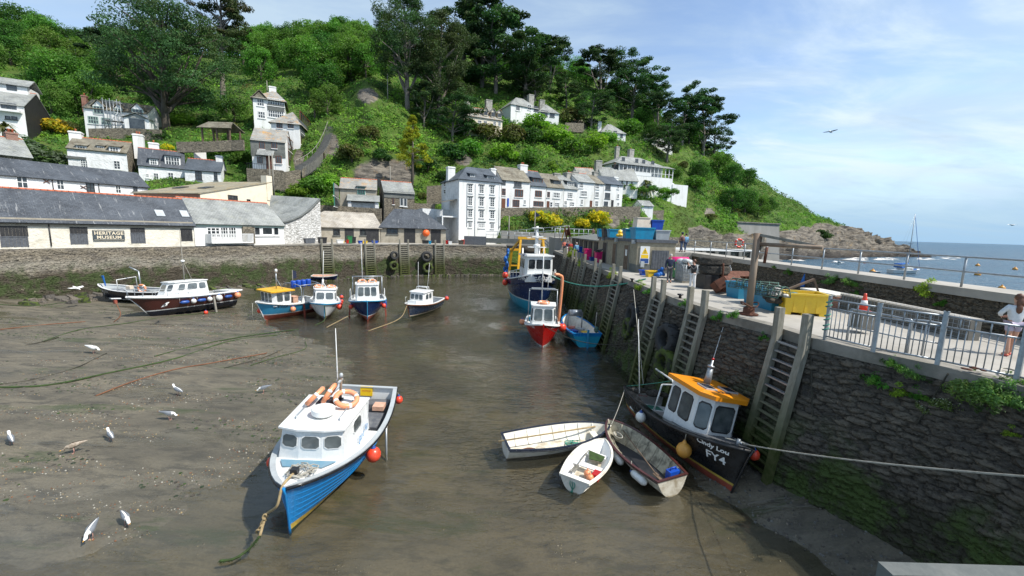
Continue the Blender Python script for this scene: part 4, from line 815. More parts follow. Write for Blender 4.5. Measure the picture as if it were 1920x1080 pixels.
row("white cottage with a dark slate roof, a wide dormer and a round-topped chimney",(259,312,76),(346,313,80),352,7,(325,285),"roof_dark",[(289,325,297,340,'sash','F',2,3),(316,324,325,341,'sash','F',2,3),(274,326,279,333,'sash','F',2,2)],[(282,299,294,312,'sash',"roof_dark",.1,True,3,3,"whitewash",.6),(311,295,336,310,'sash',"roof_dark",.5,True,5,2,"whitewash",.7)],[(374,275,2.0,4.2,"whitewash",1),(288,268,1.5,5,"whitewash",1)],"terracotta","cottage","whitewash_rough")
h=row("small white gabled cottage with a dark slate roof beside the cream workshop",(346,320,79),(414,320,81.5),352,7,(390,301),"roof_blue",[(367,322,378,337,'black','F',2,2),(402,322,407,338,'black','F',1,2)],[],[(411,292,1.1,3.5,"whitewash",0)],"terracotta","cottage","whitewash_rough")
h.win(421,323,426,339,'black','R',1,2);h.win(449,327,453,342,'black','R',1,2)
h=House("workshop","cream workshop with a low sloping slate roof and a brick front, behind the museum roof",(250,362,60),(375,364,57),('y',395),12,"workshop")
h.walls("brick",right="cream_wall",left="brick",roof='mono',ridge=(503,343),ridge_at=1.0).roofs("roof_gold",ov=.3,side=.12)
for x in(336,384):q=h.pix(x,354,'F',4.5);m=MB();k=h.rise/12;m.hexa([(q.x-.8,4,h.H+4*k+.17),(q.x+.8,4,h.H+4*k+.17),(q.x+.8,5.4,h.H+5.4*k+.17),(q.x-.8,5.4,h.H+5.4*k+.17),(q.x-.8,4,h.H+4*k+.28),(q.x+.8,4,h.H+4*k+.28),(q.x+.8,5.4,h.H+5.4*k+.28),(q.x-.8,5.4,h.H+5.4*k+.28)]);m.build("skylight","glass",h.rf)if q.x<h.W-1 else None
MB().box(h.W-1.0,11.2,h.H,h.W+.1,12.3,h.H+h.rise+1.1).build("chimney","cream_wall",h.t)
h.win(428,367,445,379,'black','R',3,2);h.win(463,374,469,380,'black','R',1,1);h.win(282,368,292,372,'black','F',2,1);h.win(344,368,355,374,'black','F',2,1)
h=House("slate_hung_house","slate-hung two-storey house with a lichened roof and white ground floor above the steps",(471,265,86),(534,264,88),('y',318),7.5)
h.walls("whitewash",right="whitewash",left="slates_wall",ridge=(515,244)).roofs("roof_lichen",ov=.25)
h.beam(471,265.5,534,292,'F',"slates_wall","slate_hanging",.08)
for x0,y0,x1,y1 in((487,267,496,279),(510,266,519,278),(483,295,492,306),(518,293,528,306)):h.win(x0,y0,x1,y1,'wood',nx=2,nz=1,off=.09)
h.win(501,293,508,317,'wood_door',off=.08)
for x0,y0,x1,y1 in((540,267,550,281),(541,293,553,311)):h.win(x0,y0,x1,y1,'wood','R',2,2)
p=h.pix(484,293);q=h.pix(515,284);m=MB();h.slab(m,[(p.x,-1.6,p.z),(q.x,-1.6,p.z),(q.x,-.1,q.z),(p.x,-.1,q.z)]);m.build("porch_roof","roof_grey",h.t)
z=0;m=MB();m.box(-.5,-2.6,-4,h.W-.2,-.03,-.05);m.build("terrace","stone_wall",h.t)
m=MB()
for i in range(13):m.box(-.4+i*.42,-2.55,-.049,-.36+i*.42,-2.5,.95)
m.box(-.45,-2.57,.951,4.75,-2.48,1.0);m.build("railing","black_paint",h.t)
h=House("white_house","tall white house with glazed side rooms and a lichened hipped roof, middle of three",(508,231,96),(561,233,97.5),('y',285),9)
h.walls("whitewash",roof='hip',ridge=(535,210)).roofs("roof_lichen",ov=.45,hr=3.5,hl=3.5)
for x0,x1 in((519,529),(540,550)):h.win(x0,227+2,x1,240,'wood',nx=2,nz=1)
for y0,y1 in((230,246),(252,268)):h.win(564,y0,583,y1+2,'wood','R',5,1)
h.beam(563,247,584,253,'R',"grey_timber","cladding",.08)
h=House("white_house","white hipped house with long banded windows, highest of the three stacked ones",(474,187,106),(533,188,109),('y',228),9)
h.walls("whitewash",roof='hip',ridge=(515,171)).roofs("roof_lichen",ov=.5)
for x0,y0,x1,y1,n in((482,187,495,198,3),(502,187,533,197,7),(484,210,497,221,3),(503,208,532,219,7)):h.win(x0,y0,x1,y1,'sash',nx=n,nz=2)
h.beam(501.5,198.5,533,207,'F',"slate_hung","cladding",.07);h.win(555,195,565,205,'sash','R',3,1);h.chim(511,163,1.6,None,"whitewash",0)
m=MB();p=h.pix(474,187);h.slab(m,[(-.3,-.5,h.H-.1),(1.5,-.5,h.H+1.9),(1.5,4,h.H+1.9),(-.3,4,h.H-.1)]);h.slab(m,[(3.3,-.5,h.H-.1),(1.5,-.5,h.H+1.9),(1.5,4,h.H+1.9),(3.3,4,h.H-.1)]);m.add([(0,-.3,h.H-.1),(3,-.3,h.H-.1),(1.5,-.3,h.H+1.7)],[(0,1,2)]);m.build("front_gable","roof_moss",h.t)
h=row("long white house with green-framed gabled dormers and scaffolding, below the big pine",(156,203,94),(276,212,98),241,8,(215,192),"roof_moss",[(166,219,184,231,'teal','F',4,2),(191,222,207,233,'teal','F',4,2)],[(176,200,193,212,'teal',"roof_moss",-.1,False,3,2,"whitewash",1.2),(217,204,228,214,'teal',"roof_moss",-.1,False,2,2,"whitewash",1.0),(249,206,267,218,'teal',"roof_moss",-.1,False,3,2,"whitewash",1.2)],[(158,179,.9,None,"brick",1)],None,"hillside_house",base=3)
p,q=h.pix(234,239,'F',-2.2),h.pix(279,224,'F',-2.2);m=MB();m.box(p.x,-2.2,-1,q.x,-.03,q.z);m.build("sun_room","whitewash",h.t);m=MB();m.box(p.x+.9,-2.26,.5,q.x-.8,-2.21,q.z-.1);m.build("sun_room_glass","glass",h.t)
m=MB();xm=(p.x+q.x)/2;h.slab(m,[(p.x-.3,-2.6,q.z-.1),(xm,-2.6,q.z+1.1),(xm,-.1,q.z+1.1),(p.x-.3,-.1,q.z-.1)]);h.slab(m,[(q.x+.3,-2.6,q.z-.1),(xm,-2.6,q.z+1.1),(xm,-.1,q.z+1.1),(q.x+.3,-.1,q.z-.1)]);m.add([(p.x,-2.25,q.z),(q.x,-2.25,q.z),(xm,-2.25,q.z+1.0)],[(0,1,2)]);m.build("sun_room_roof","roof_grey",h.t)
t=thing("scaffold","silver pole scaffold standing against the long white house below the big pine","scaffold");t.matrix_world=h.M;p,q=h.pix(209,236),h.pix(230,192);m=MB()
for x in(p.x,(p.x+q.x)/2,q.x):
 for y in(-2.6,-1.2):m.tube([(x,y,-.5),(x,y,q.z)],.06,6)
m.build("pole","galvanised",t);m=MB()
for z in(1.8,3.6,q.z-.5):
 for y in(-2.6,-1.2):MB().tube([(p.x-.4,y,z),(q.x+.4,y,z)],.06,6).build("ledger","galvanised",t)
MB().tube([(p.x,-2.62,0),(q.x,-2.62,3.6)],.05,6).build("brace","galvanised",t);MB().box(p.x-.3,-2.5,1.85,q.x+.3,-1.25,1.93).build("board","wood_grey",t)
h=row("big white house with two grey roofs and a black slate gable at the left edge",(-40,196,82),(44,193,85),262,11,(10,170),"roof_grey",[(2,195,30,205,'grey','F',3,1),(10,218,19,223,'black','F',1,1),(22,219,32,224,'black','F',1,1)],[],[],"terracotta","hillside_house",right="black_timber")
m=MB();zz1=h.pix(40,163,'F',5).z;m.box(-1,4.6,h.H-1,h.W-.8,9.5,zz1);m.build("attic_wall","whitewash",h.t);m=MB();h.slab(m,[(-1.4,4.2,zz1-.1),(h.W-.4,4.2,zz1-.1),(h.W-.4,7,zz1+1.7),(-1.4,7,zz1+1.7)]);h.slab(m,[(-1.4,9.9,zz1-.1),(h.W-.4,9.9,zz1-.1),(h.W-.4,7,zz1+1.7),(-1.4,7,zz1+1.7)]);m.build("attic_roof","roof_grey",h.t)
p=h.pix(13,168,'F',4.6);q=h.pix(31,161,'F',4.6);m=MB();m.box(p.x,4.52,p.z,q.x,4.58,q.z);m.build("attic_window","glass",h.t);m=MB();m.box(-.5,-1.2,h.pix(20,211).z,h.W-.3,-.03,h.pix(20,207).z);m.build("balcony","white_paint",h.t)
# ---- stone cottages behind the sheds
h=row("stone cottage with green window frames and a lean-to roof behind the fishing sheds",(637,354,79),(706,355,81),395,7,(665,336),"roof_lichen",[],[(671,351,684,364,'green',"roof_grey",-.1,True,3,2,"whitewash",.3)],[],"terracotta","stone_cottage","render_grey",left="whitewash_rough",base=4)
h.win(626,350,634,366,'green','L',1,2);h.win(627,374,636,386,'green','L',1,2)
p,q=h.pix(650,377,'F',-2),h.pix(712,377,'F',-2);m=MB();h.slab(m,[(p.x,-2.2,p.z),(q.x,-2.2,p.z),(q.x,-.03,p.z+1.3),(p.x,-.03,p.z+1.3)]);m.build("lean_to_roof","roof_grey",h.t);m=MB();m.box(p.x+.2,-2,-4,p.x+.8,-.03,p.z);m.box(q.x-.9,-2,-4,q.x-.2,-.03,p.z);m.box(p.x+.82,-1.2,-4,q.x-.92,-.03,p.z-.1);m.build("lean_to_wall","whitewash_rough",h.t)
h=row("stone cottage with slate-hung upper floor and two pale doors, right of the green-framed cottage",(720,361,80.5),(777,363,83),393,7,(745,342),"roof_grey",[(750,371,756,386,'sash','F',1,1),(757,371,763,387,'sash','F',1,1),(736,369,739,383,'wood','F',1,1)],[],[],"terracotta","stone_cottage","stone_wall",left="slates_wall",base=4)
h.beam(720,361.5,777,370,'F',"slates_wall","slate_hanging",.08)
# ---- garden walls, shelter, steps
def gwall(label,pts,hgt,mat_="stone_wall",w=.5,name="garden_wall",cat="wall"):
 t=thing(name,label,cat);m=MB();P=[dp(*p)for p in pts]
 for a,b_ in zip(P,P[1:]):m.hexa([(a.x,a.y,a.z-hgt),(b_.x,b_.y,b_.z-hgt),(b_.x,b_.y+w,b_.z-hgt),(a.x,a.y+w,a.z-hgt),a,b_,b_+Vector((0,w,0)),a+Vector((0,w,0))])
 m.build("wall",mat_,t)
gwall("rubble garden wall below the long white scaffolded house",[(165,241,92),(230,240,94),(300,243,95)],2.5)
gwall("stone wall under the open timber shelter",[(330,266,82),(390,265,83),(432,263,84),(455,262,84)],2)
gwall("rubble wall behind the fishing sheds, left of the stone cottages",[(596,384,74),(635,386,75),(662,388,76),(714,391,77)],4)
gwall("stone wall between the stone cottages and the tall white building",[(776,381,84),(815,382,85)],5)
gwall("rough stone retaining wall below the slate-hung house",[(462,318,83),(500,317,83.5),(535,322,84.5),(560,318,87)],4,w=.8)
gwall("low rubble wall edging the steps beside the slate-hung house",[(566,318,87.5),(606,286,95),(624,262,101)],1.6,w=.6)
gwall("brown rubble wall on the slope left of the tall white building",[(800,349,90),(828,347,92)],4)
gwall("small stone wall with a white gatepost on the bank right of the terrace",[(1170,395,104),(1200,396,106),(1245,394,110)],3)
gwall("low concrete wall under the gorse bank behind the moored trawler",[(940,432,79),(1000,436,80),(1060,437,82)],3,"concrete_wall")
gwall("pale garden wall on the right slope beside the villa",[(1246,341,128),(1262,343,130),(1271,350,131)],3,"whitewash")
gwall("ivy-edged stone outcrop wall below the upper hillside houses",[(1060,230,142),(1095,231,146)],3)
t=thing("timber_shelter","open timber shelter with a mossy pitched roof among the gardens","shelter");a=dp(380,259,86);t.location=a;m=MB()
for x in(0,3,5.6):
 for y in(0,3.2):m.box(x-.13,y-.13,-1,x+.13,y+.13,2.2)
m.build("post","wood_brown",t);m=MB()
for p in([(-.7,-.6,1.9),(6.3,-.6,1.9),(5.3,1.6,3.5),(.3,1.6,3.5)],[(-.7,3.8,1.9),(6.3,3.8,1.9),(5.3,1.6,3.5),(.3,1.6,3.5)]):House.slab(None,m,p)
m.build("roof","roof_moss",t);MB().box(-.3,-.1,2.02,6,.1,2.22).build("beam","wood_brown",t)
t=thing("steps","stone steps with a pale handrail climbing beside the slate-hung house","steps");P=smooth([dp(563,312,88.5),dp(585,300,92),dp(602,283,96),dp(615,258,101),dp(622,238,105)],8);m=MB()
for i,p in enumerate(P):m.box(p.x-.9,p.y-.5,p.z-2,p.x+.9,p.y+.5,p.z)
m.build("tread","concrete_dark",t);m=MB();m.tube([p+Vector((-.8,-.4,1.1))for p in P],.06,6)
for p in P[::4]:m.tube([p+Vector((-.8,-.4,-.2)),p+Vector((-.8,-.4,1.1))],.05,6)
m.build("handrail","wood_grey",t)
for n,(px,y0,y1,Y)in enumerate([(508,292,366,70),(514,288,366,71),(727,139,180,118),(502,151,186,112),(732,311,350,86),(1002,395,440,82),(954,405,440,78),(1202,382,405,103)]):
 a=dp(px,y1,Y);bb=dp(px,y0,Y)
 lb=["leaning grey timber pole beside the cream workshop chimney, left one of the pair","grey timber pole beside the cream workshop chimney, right one of the pair","lone pale pole on the hill left of the big pines","thin pole above the highest of the stacked white houses","short grey pole in front of the bare rock face","flag pole with a small dark pennant behind the trawler","weathered post on the gorse bank behind the trawler","slim grey lamp post on the bank right of the terrace"][n]
 t=thing("pole",lb,"pole",(a.x,a.y,a.z));MB().tube([(0,0,-1),(0,0,bb.z-a.z)],[.14,.09],7).build("shaft","wood_grey" if n<7 else "galvanised",t)
 if n==5:MB().prism([(0.05,0,bb.z-a.z-.2),(1.1,.1,bb.z-a.z-.9),(.05,.1,bb.z-a.z-1.3)],(0,0,0),(0,.03,0)).build("pennant","cloth_navy",t)
 if n==7:MB().bar((0,0,bb.z-a.z),(-.7,0,bb.z-a.z+.05),.12,.1).build("lamp","grey_plastic",t)
 # ---------------------------------------------------------------- vegetation
def leaf_quads(c,n,size,col,aspect=.55,rg=rng,droop=0):
 k=len(c);n=n/np.maximum(1e-6,np.linalg.norm(n,axis=1))[:,None];r=rg.normal(size=(k,3));t=np.cross(n,r);t/=np.maximum(1e-6,np.linalg.norm(t,axis=1))[:,None];b_=np.cross(n,t)
 if np.isscalar(size):size=np.full(k,size)
 t=t*size[:,None]*.5;b_=b_*(size*aspect)[:,None]*.5
 bend=n*(size*.12)[:,None]
 co=np.stack([c-t-b_*.35-bend,c+b_*-1.0+bend*.3,c+t+b_*.2-bend,c+b_*1.0+bend*.3],1).reshape(-1,3)
 q=np.arange(4*k).reshape(-1,4);cc=np.concatenate([np.repeat(col,4,0),np.ones((4*k,1))],1)
 return co,q,cc
def unit(k,rg=rng):
 v=rg.normal(size=(k,3));return v/np.linalg.norm(v,axis=1)[:,None]
def clumps(cl,per,size,base,var=.28,flat=1.,upb=.35,hue=None,rg=rng,shell=.55,aspect=.55):
 "cl: (x, y, z, r) clumps; leaves near each clump's outer shell"
 cl=np.asarray(cl,float);k=len(cl);d=unit(k*per,rg);rr=np.repeat(cl[:,3],per)*(shell+(1-shell)*rg.random(k*per)**.6)
 sc=np.array([1,1,flat]);p=np.repeat(cl[:,:3],per,0)+d*rr[:,None]*sc
 n=d+rg.normal(size=d.shape)*.55+np.array([0,0,upb]);sz=size*(.6+.8*rg.random(k*per))
 cb=np.repeat(1+var*rg.normal(size=(k,1))*.7,per,0)*(1+var*.6*rg.normal(size=(k*per,1)));col=np.clip(np.array(base)[None]*np.clip(cb,.35,2.1),.004,.8)
 if hue is not None:w=np.repeat((rg.random((k,1))<.35),per,0)*rg.random((k*per,1))*.8;col=col*(1-w)+np.array(hue)[None]*w
 return leaf_quads(p,n,sz,col,aspect,rg)
def join(parts):
 co=[];q=[];c=[];o=0
 for a,b_,d in parts:co.append(a);q.append(b_+o);c.append(d);o+=len(a)
 return np.concatenate(co),np.concatenate(q),np.concatenate(c)
def foliage(name,parts,mat_="leaf",parent=None):
 co,q,c=join(parts);return nmesh(name,co,q,mat_,{"Col":('FLOAT_COLOR',c)},False,parent)
G_MID=(.075,.165,.028);G_LIGHT=(.125,.235,.038);G_DARK=(.032,.080,.022);G_PINE=(.045,.096,.032);G_OLIVE=(.10,.12,.035);G_LIME=(.17,.30,.032);G_YEL=(.48,.36,.015);G_GREY=(.10,.135,.085)
def limbs(m,tips,base,r0,bend=.25,n=5):
 for tp in tips:
  tp=Vector(tp);b_=Vector(base);L=(tp-b_).length;mid=b_.lerp(tp,.5)+Vector((random.uniform(-1,1),random.uniform(-1,1),random.uniform(-.2,.8)))*L*bend*.4
  m.tube(smooth([b_,mid,tp],3),list(np.linspace(r0,r0*.25,7)),n)
def deciduous(name,H,rx,rz,base,hue,seed,per=95,ncl=52,leaf=.5,label=None,sy=1.0):
 rg=np.random.default_rng(seed);random.seed(seed);t=thing(name,label,"tree");cz=H-rz
 d=unit(ncl,rg);d[:,2]=np.where(d[:,2]<-.8,-d[:,2],d[:,2]);rad=.55+.42*rg.random(ncl);lump=1+.16*np.sin(d[:,0]*4+seed)*np.cos(d[:,1]*5)
 cl=[(x*rx*r*l,y*rx*sy*r*l,cz+z*rz*r*l,rx*(.25+.17*rg.random()))for(x,y,z),r,l in zip(d,rad,lump)]
 foliage("crown",[clumps(cl,per,leaf,base,.32,.85,.4,hue,rg)],"leaf",t)
 m=MB();m.tube([(0,0,-1.5),(.1,0,H*.25),(.05,.1,cz)],[.38,.28,.2],8);limbs(m,[c[:3]for c in cl[:14]],(.05,.05,H*.3),.14);m.build("trunk","bark",t,fix=False);return t
def pine(name,H,rx,z0,base,seed,ncl=46,per=80,leaf=.55,lean=(0,0),top=.5,label=None,bark="bark_pale",r0=.45,flat=.5,hue=(.07,.085,.028),fork=0,dome=1.0):
 "umbrella-crowned pine: clumps sit on limb ends from height z0 up to H"
 rg=np.random.default_rng(seed);random.seed(seed);t=thing(name,label,"tree");m=MB();lx,ly=lean;tr=[Vector((0,0,-2)),Vector((lx*.15,ly*.15,H*.3)),Vector((lx*.6,ly*.6,H*.62)),Vector((lx,ly,H*.93))]
 tr=smooth(tr,4);m.tube(tr,list(np.linspace(r0,r0*.2,len(tr))),8);cl=[]
 for i in range(ncl):
  f=rg.random()**.8;z=z0+(H-z0)*f;w=rx*(math.sqrt(max(.02,1-(abs(f-.42)/.6)**2))if dome else(1-f*.8));a=rg.random()*6.283;r=w*math.sqrt(.08+.92*rg.random())
  bx=np.interp(z,[p.z for p in tr],[p.x for p in tr]);by=np.interp(z,[p.z for p in tr],[p.y for p in tr]);c=(bx+r*math.cos(a),by+r*math.sin(a),z,rx*(.15+.13*rg.random()));cl.append(c)
  if i%2==0:zb=max(z0*.75,z-r*.55-.5);limbs(m,[c[:3]],(np.interp(zb,[p.z for p in tr],[p.x for p in tr]),np.interp(zb,[p.z for p in tr],[p.y for p in tr]),zb),max(.07,r0*.3),.3,5)
 for k in range(fork):
  a=2.4*k+.5;q=Vector((rx*.62*math.cos(a),rx*.62*math.sin(a),H*.72));pp=smooth([Vector((0,0,H*.14)),Vector((q.x*.45,q.y*.45,H*.34)),q],5);m.tube(pp,list(np.linspace(r0*.62,r0*.15,len(pp))),7)
 cl+=[(x+rg.normal()*r*.8,y+rg.normal()*r*.8,z+rg.normal()*r*.4,r*.9)for x,y,z,r in cl];foliage("crown",[clumps(cl,per,leaf*1.2,base,.30,flat,.9,hue,rg,.35,.5)],"needle",t);m.build("trunk",bark,t,fix=False);return t
def bush(name,base,hue,seed,r=1.5,per=70,ncl=16,leaf=.32,label=None,cat="bush",tall=.8):
 rg=np.random.default_rng(seed);t=thing(name,label,cat);d=unit(ncl,rg);d[:,2]=abs(d[:,2])
 cl=[(x*r*.7,y*r*.7,r*.25+z*r*tall,r*(.36+.2*rg.random()))for x,y,z in d];foliage("foliage",[clumps(cl,per,leaf,base,.28,.85,.5,hue,rg)],"leaf",t)
 random.seed(seed);m=MB();limbs(m,[c[:3]for c in cl[:5]],(0,0,-.5),.06);m.build("stem","bark",t,fix=False);return t
def ppm(Y):return F_/Y
USED={}
def place(proto,px,py,label=None,group=None,hpx=None,H0=1.,sw=1.,Y=None,dz=0.):
 "stand a plant on the hill where the photo shows its foot; hpx is its height there in photo rows"
 q=hill(px,py)if Y is None else dp(px,py,Y);s=hpx*q.y/F_/H0 if hpx else random.uniform(.85,1.2);o=proto
 if USED.get(proto.name):o=copy_tree(proto)
 USED[proto.name]=1;o.location=(q.x,q.y,q.z+dz);o.rotation_euler=(0,0,random.random()*6.28);o.scale=(s*sw,s*sw,s)
 if label:o['label']=label
 if group:o['group']=group
 return o
 # --- the landmark trees
t=pine("pine_tree",26,15,7,G_PINE,11,105,160,.42,(1.5,0),label="huge dark spreading pine with forked trunk above the long white scaffolded house",r0=1.0,flat=.34,bark="bark",fork=4);q=hill(312,246);t.location=q;s_=205*q.y/F_/26;t.scale=(1.0,.8,s_)
t=pine("cypress_tree",29,7.4,17.5,(.062,.098,.034),12,56,150,.40,(1,0),label="tall flat-topped cypress with a bare pale trunk, beside the huge spreading pine",r0=.85,flat=.38,hue=(.11,.07,.03));q=hill(420,214);t.location=q;t.rotation_euler.z=.4;s_=200*q.y/F_/29;t.scale=(1,1,s_)
t=pine("pine_tree",31,10.5,8.5,G_PINE,13,90,150,.42,(-1,1),label="tallest dark round-topped pine on the knoll above the terrace",r0=.9,flat=.62,fork=2);q=t.location=hill(764,208);s_=186*q.y/F_/31;t.scale=(.9,.9,s_);t.location=q
t=pine("pine_tree",26,10.5,3.5,(.055,.085,.030),14,90,150,.42,(1,0),label="brown-tinged broad pine right beside the tallest pine, its skirts hanging low",r0=.7,flat=.55,fork=2);q=hill(822,226);t.location=q;s_=170*q.y/F_/26;t.scale=(.95,.95,s_)
PV=[pine("pine_tree",18,6.8,4.5,G_PINE,20,40,130,.42,(1.2,0)),pine("pine_tree",18,6.2,5.5,(.042,.085,.034),21,38,130,.42,(-1,.6),fork=2),pine("pine_tree",18,7.4,3.5,G_PINE,22,46,130,.42,(.4,1))]
PL=[(868,158,30,0,"high dark pine directly right of the tallest pine"),(903,165,26,1,"thin-crowned pine on the skyline above the cream chimneyed house"),(930,176,52,2,"broad pine on the skyline right of the thin-crowned pine"),(985,190,68,0,"round dark pine on the skyline above the white pale-roofed hillside house"),(1030,178,92,1,"pine with a pale leaning trunk on the skyline"),(1003,196,128,2,"squat pine under the skyline, just behind the white pale-roofed hillside house"),(1126,190,104,1,"open umbrella-shaped pine with sky showing through its two stems"),(1160,195,112,2,"dense pine joined to the right side of the umbrella-shaped pine"),(1184,228,132,0,"pine with a straight pale trunk above the small grey-hipped white house"),(1215,218,152,2,"dense rounded pine at the right of the skyline group"),(1232,262,188,1,"lower dark pine filling the gap before the last skyline pines"),(1278,272,178,0,"flat-topped pine standing out on the skyline toward the headland"),(1318,290,190,1,"open tiered pine on the skyline toward the headland"),(1338,296,228,2,"last pine of the skyline, leaning down toward the sea"),(1250,304,232,0,"brownish spreading pine beside the villa"),(1108,242,178,2,"dark pine on the slope below the umbrella-shaped pine"),(1062,205,152,0,"mid-slope pine right of the white pale-roofed hillside house"),(848,262,182,2,"low shaggy pine with brown skirts left of the cream chimneyed house"),(795,236,168,1,"small dark pine tucked under the two big pines"),(205,150,70,1,"dark pine at the wood's edge behind the huge spreading pine")]
for px,py,top,v,lb in PL:place(PV[v],px,py,lb,"dark pines along the hill",(py-top)*1.04,18,1.28)
# --- the broadleaved wood
DV=[deciduous("broadleaf_tree",11,5.2,5.3,G_MID,G_LIGHT,30),deciduous("broadleaf_tree",11,4.8,5.2,(.095,.185,.034),(.17,.26,.06),31),deciduous("broadleaf_tree",11,5.4,5.2,(.052,.125,.026),G_MID,32)]
SKX=[-100,0,60,100,150,300,440,480,540,600,640,700,800];SKY=[8,16,22,44,54,62,58,54,50,42,38,58,60];skl=lambda x:float(np.interp(x,SKX,SKY));rngw=random.Random(5);WL=["mid-green broadleaf tree in the wood on the upper left hillside","light green broadleaf tree in the wood on the upper left hillside","deep green broadleaf tree in the wood on the upper left hillside"];GR=["mid-green trees of the hillside wood","light green trees of the hillside wood","deep green trees of the hillside wood"]
for y,(xa,xb,sp,hp)in{66:(-90,330,44,46),96:(-70,780,42,52),126:(-60,760,40,56),158:(-40,720,42,60),190:(60,690,44,62),214:(90,640,48,56)}.items():
 x=xa
 while x<xb:
  px,py=x+rngw.uniform(-9,9),y+rngw.uniform(-9,9);x+=sp*rngw.uniform(.8,1.15);c=hcol(px);crest=c[-1][0]
  if py<crest+6:continue
  if(150<px<285 and py>180)or(455<px<590 and py>158)or(640<px<790 and py>148)or(290<px<462 and py>200)or(382<px<458 and py>112)or(px<75 and py>135):continue
  v=rngw.choice((0,0,1,1,2));hh=min(hp*rngw.uniform(.82,1.15),(py-skl(px))*.95)
  if hh<18:continue
  place(DV[v],px,py,WL[v],GR[v],hh,11,rngw.uniform(.9,1.2))
for px in list(range(-80,560,31))+[600,640,670,705,1080,1098]:
 c=hcol(px);v=rngw.choice((0,1,1,2));place(DV[v],px,c[-1][0]+5,WL[v]if px<800 else "light green tree on the skyline saddle between the pines" if px<1090 else "small tree at the right end of the skyline saddle",GR[v]if px<800 else None,max(16,(c[-1][0]+5-skl(px))*rngw.uniform(.8,1.0))if px<800 else 22,11,1.1)
for px,py,hp,v,lb in[(120,196,84,0,"soft grey-green rounded tree above the big white house at the left edge"),(165,215,74,1,"feathery light green tree left of the huge spreading pine"),(30,112,62,2,"dark tree on the upper left slope behind the black-gabled white house"),(440,232,50,1,"bright small tree at the foot of the pale cypress trunk"),(660,150,70,1,"sunny lime-green tree at the top of the ivy knoll"),(600,172,78,0,"broad green tree behind the stacked white houses"),(1395,402,46,2,"dark round tree in the hollow above the concrete retaining wall"),(1372,395,42,2,"dark tree left of the hollow above the concrete retaining wall"),(1420,408,40,0,"green round tree at the right of the hollow above the concrete wall"),(1440,400,30,2,"small dark tree uphill of the concrete retaining wall"),(1370,350,40,2,"dark bushy tree on the headland skyline below the last pine"),(1400,352,34,2,"dark tree on the headland slope just under the skyline"),(1345,330,40,0,"green tree on the headland slope left of the skyline"),(1310,345,42,2,"dark round tree on the path side of the headland")]:
 place(DV[v],px,py,lb,None,hp,11,1.15)
for k in range(64):
 px=rngw.uniform(835,1335);c=hcol(px);lo_=c[-1][0];py=lo_+rngw.uniform(14,95)*(1 if px<1150 else .7)
 if(860<px<1060 and 165<py<245)or(1110<px<1190 and py>215)or py>262+(px>1200)*20:continue
 v=rngw.choice((0,2,2));place(DV[v],px,py,["mid-green rounded tree crowding between the pines on the right slope","","deep green rounded tree crowding between the pines on the right slope"][v],["mid-green trees between the pines","","deep green trees between the pines"][v],rngw.uniform(26,40),11,1.15)
for k in range(30):
 px=rngw.uniform(470,735);py=rngw.uniform(85,158);v=rngw.choice((0,1,1,2));place(DV[v],px,py,WL[v],GR[v],min(rngw.uniform(44,62),(py-skl(px))*.95),11,1.15)
def golden():
 rg=np.random.default_rng(40);t=thing("conifer_tree","golden-yellow conifer standing before the cliff, left of the tall white building","tree");cl=[];m=MB();m.tube([(0,0,-2),(.2,0,4),(.3,0,11.5)],[.3,.25,.05],7)
 for i in range(64):
  f=rg.random();z=4+8*f;a=rg.random()*6.28;r=(3.6*(1-f)+.3)*(.5+.5*rg.random());cl.append((r*math.cos(a)+.2,r*math.sin(a),z,.5+.35*(1-f)))
  if i%3==0:limbs(m,[cl[-1][:3]],(.2,0,z-.6),.07)
 foliage("crown",[clumps(cl,70,.42,(.24,.28,.02),.35,.6,.8,(.42,.40,.02),rg,.4,.35)],"needle",t);m.build("trunk","bark",t,fix=False);return t
t=golden();q=dp(772,352,92);t.location=q;s_=(352-228)*92/F_/12;t.scale=(s_*.95,s_*.95,s_)
def palm(lb,H,fr_n,seed,brown=True):
 rg=random.Random(seed);t=thing("palm_tree",lb,"palm");m=MB();m.tube([(0,0,-1),(.1,0,H*.5),(0,.1,H)],[.28,.24,.2],8);m.build("trunk","bark",t,fix=False);co=[];col=[];qd=[]
 for i in range(fr_n):
  a=rg.random()*6.28;el=rg.uniform(-.5,1.2);L=rg.uniform(1.5,2.4);d=Vector((math.cos(a)*math.cos(el),math.sin(a)*math.cos(el),math.sin(el)));sd=d.cross(Vector((0,0,1))).normalized()*.10;p0=Vector((0,.1,H));p1=p0+d*L*.55;p2=p0+d*L-Vector((0,0,.45*L))
  k=len(co);co+=[p0-sd,p0+sd,p1+sd*1.6,p1-sd*1.6,p2+sd*.3,p2-sd*.3];qd+=[(k,k+1,k+2,k+3),(k+3,k+2,k+4,k+5)];c=(.09,.10,.03)if el>.1 or not brown else(.16,.11,.04);col+=[c+(1,)]*6
 nmesh("fronds",[tuple(p)for p in co],qd,"leaf",{"Col":('FLOAT_COLOR',col)},False,t);return t
t=palm("ragged palm beside the steps above the stacked white houses",4.6,70,1);t.location=hill(590,226)
t=palm("broad spiky palm on the bank below the villa",1.5,110,2,False);t.location=hill(1208,366);t.scale=(1.7,1.7,1.7)
t=palm("dark spiky palm at the left edge below the big white house",2,60,3,False);t.location=dp(8,262,74)
BV={'g':bush("bush",G_MID,G_LIGHT,50),'l':bush("bush",G_LIME,G_LIGHT,51),'d':bush("bush",G_DARK,G_MID,52),'y':bush("bush",G_YEL,G_LIME,53,per=60),'o':bush("bush",G_OLIVE,(.13,.10,.04),54),'s':bush("bush",G_GREY,G_MID,55)}
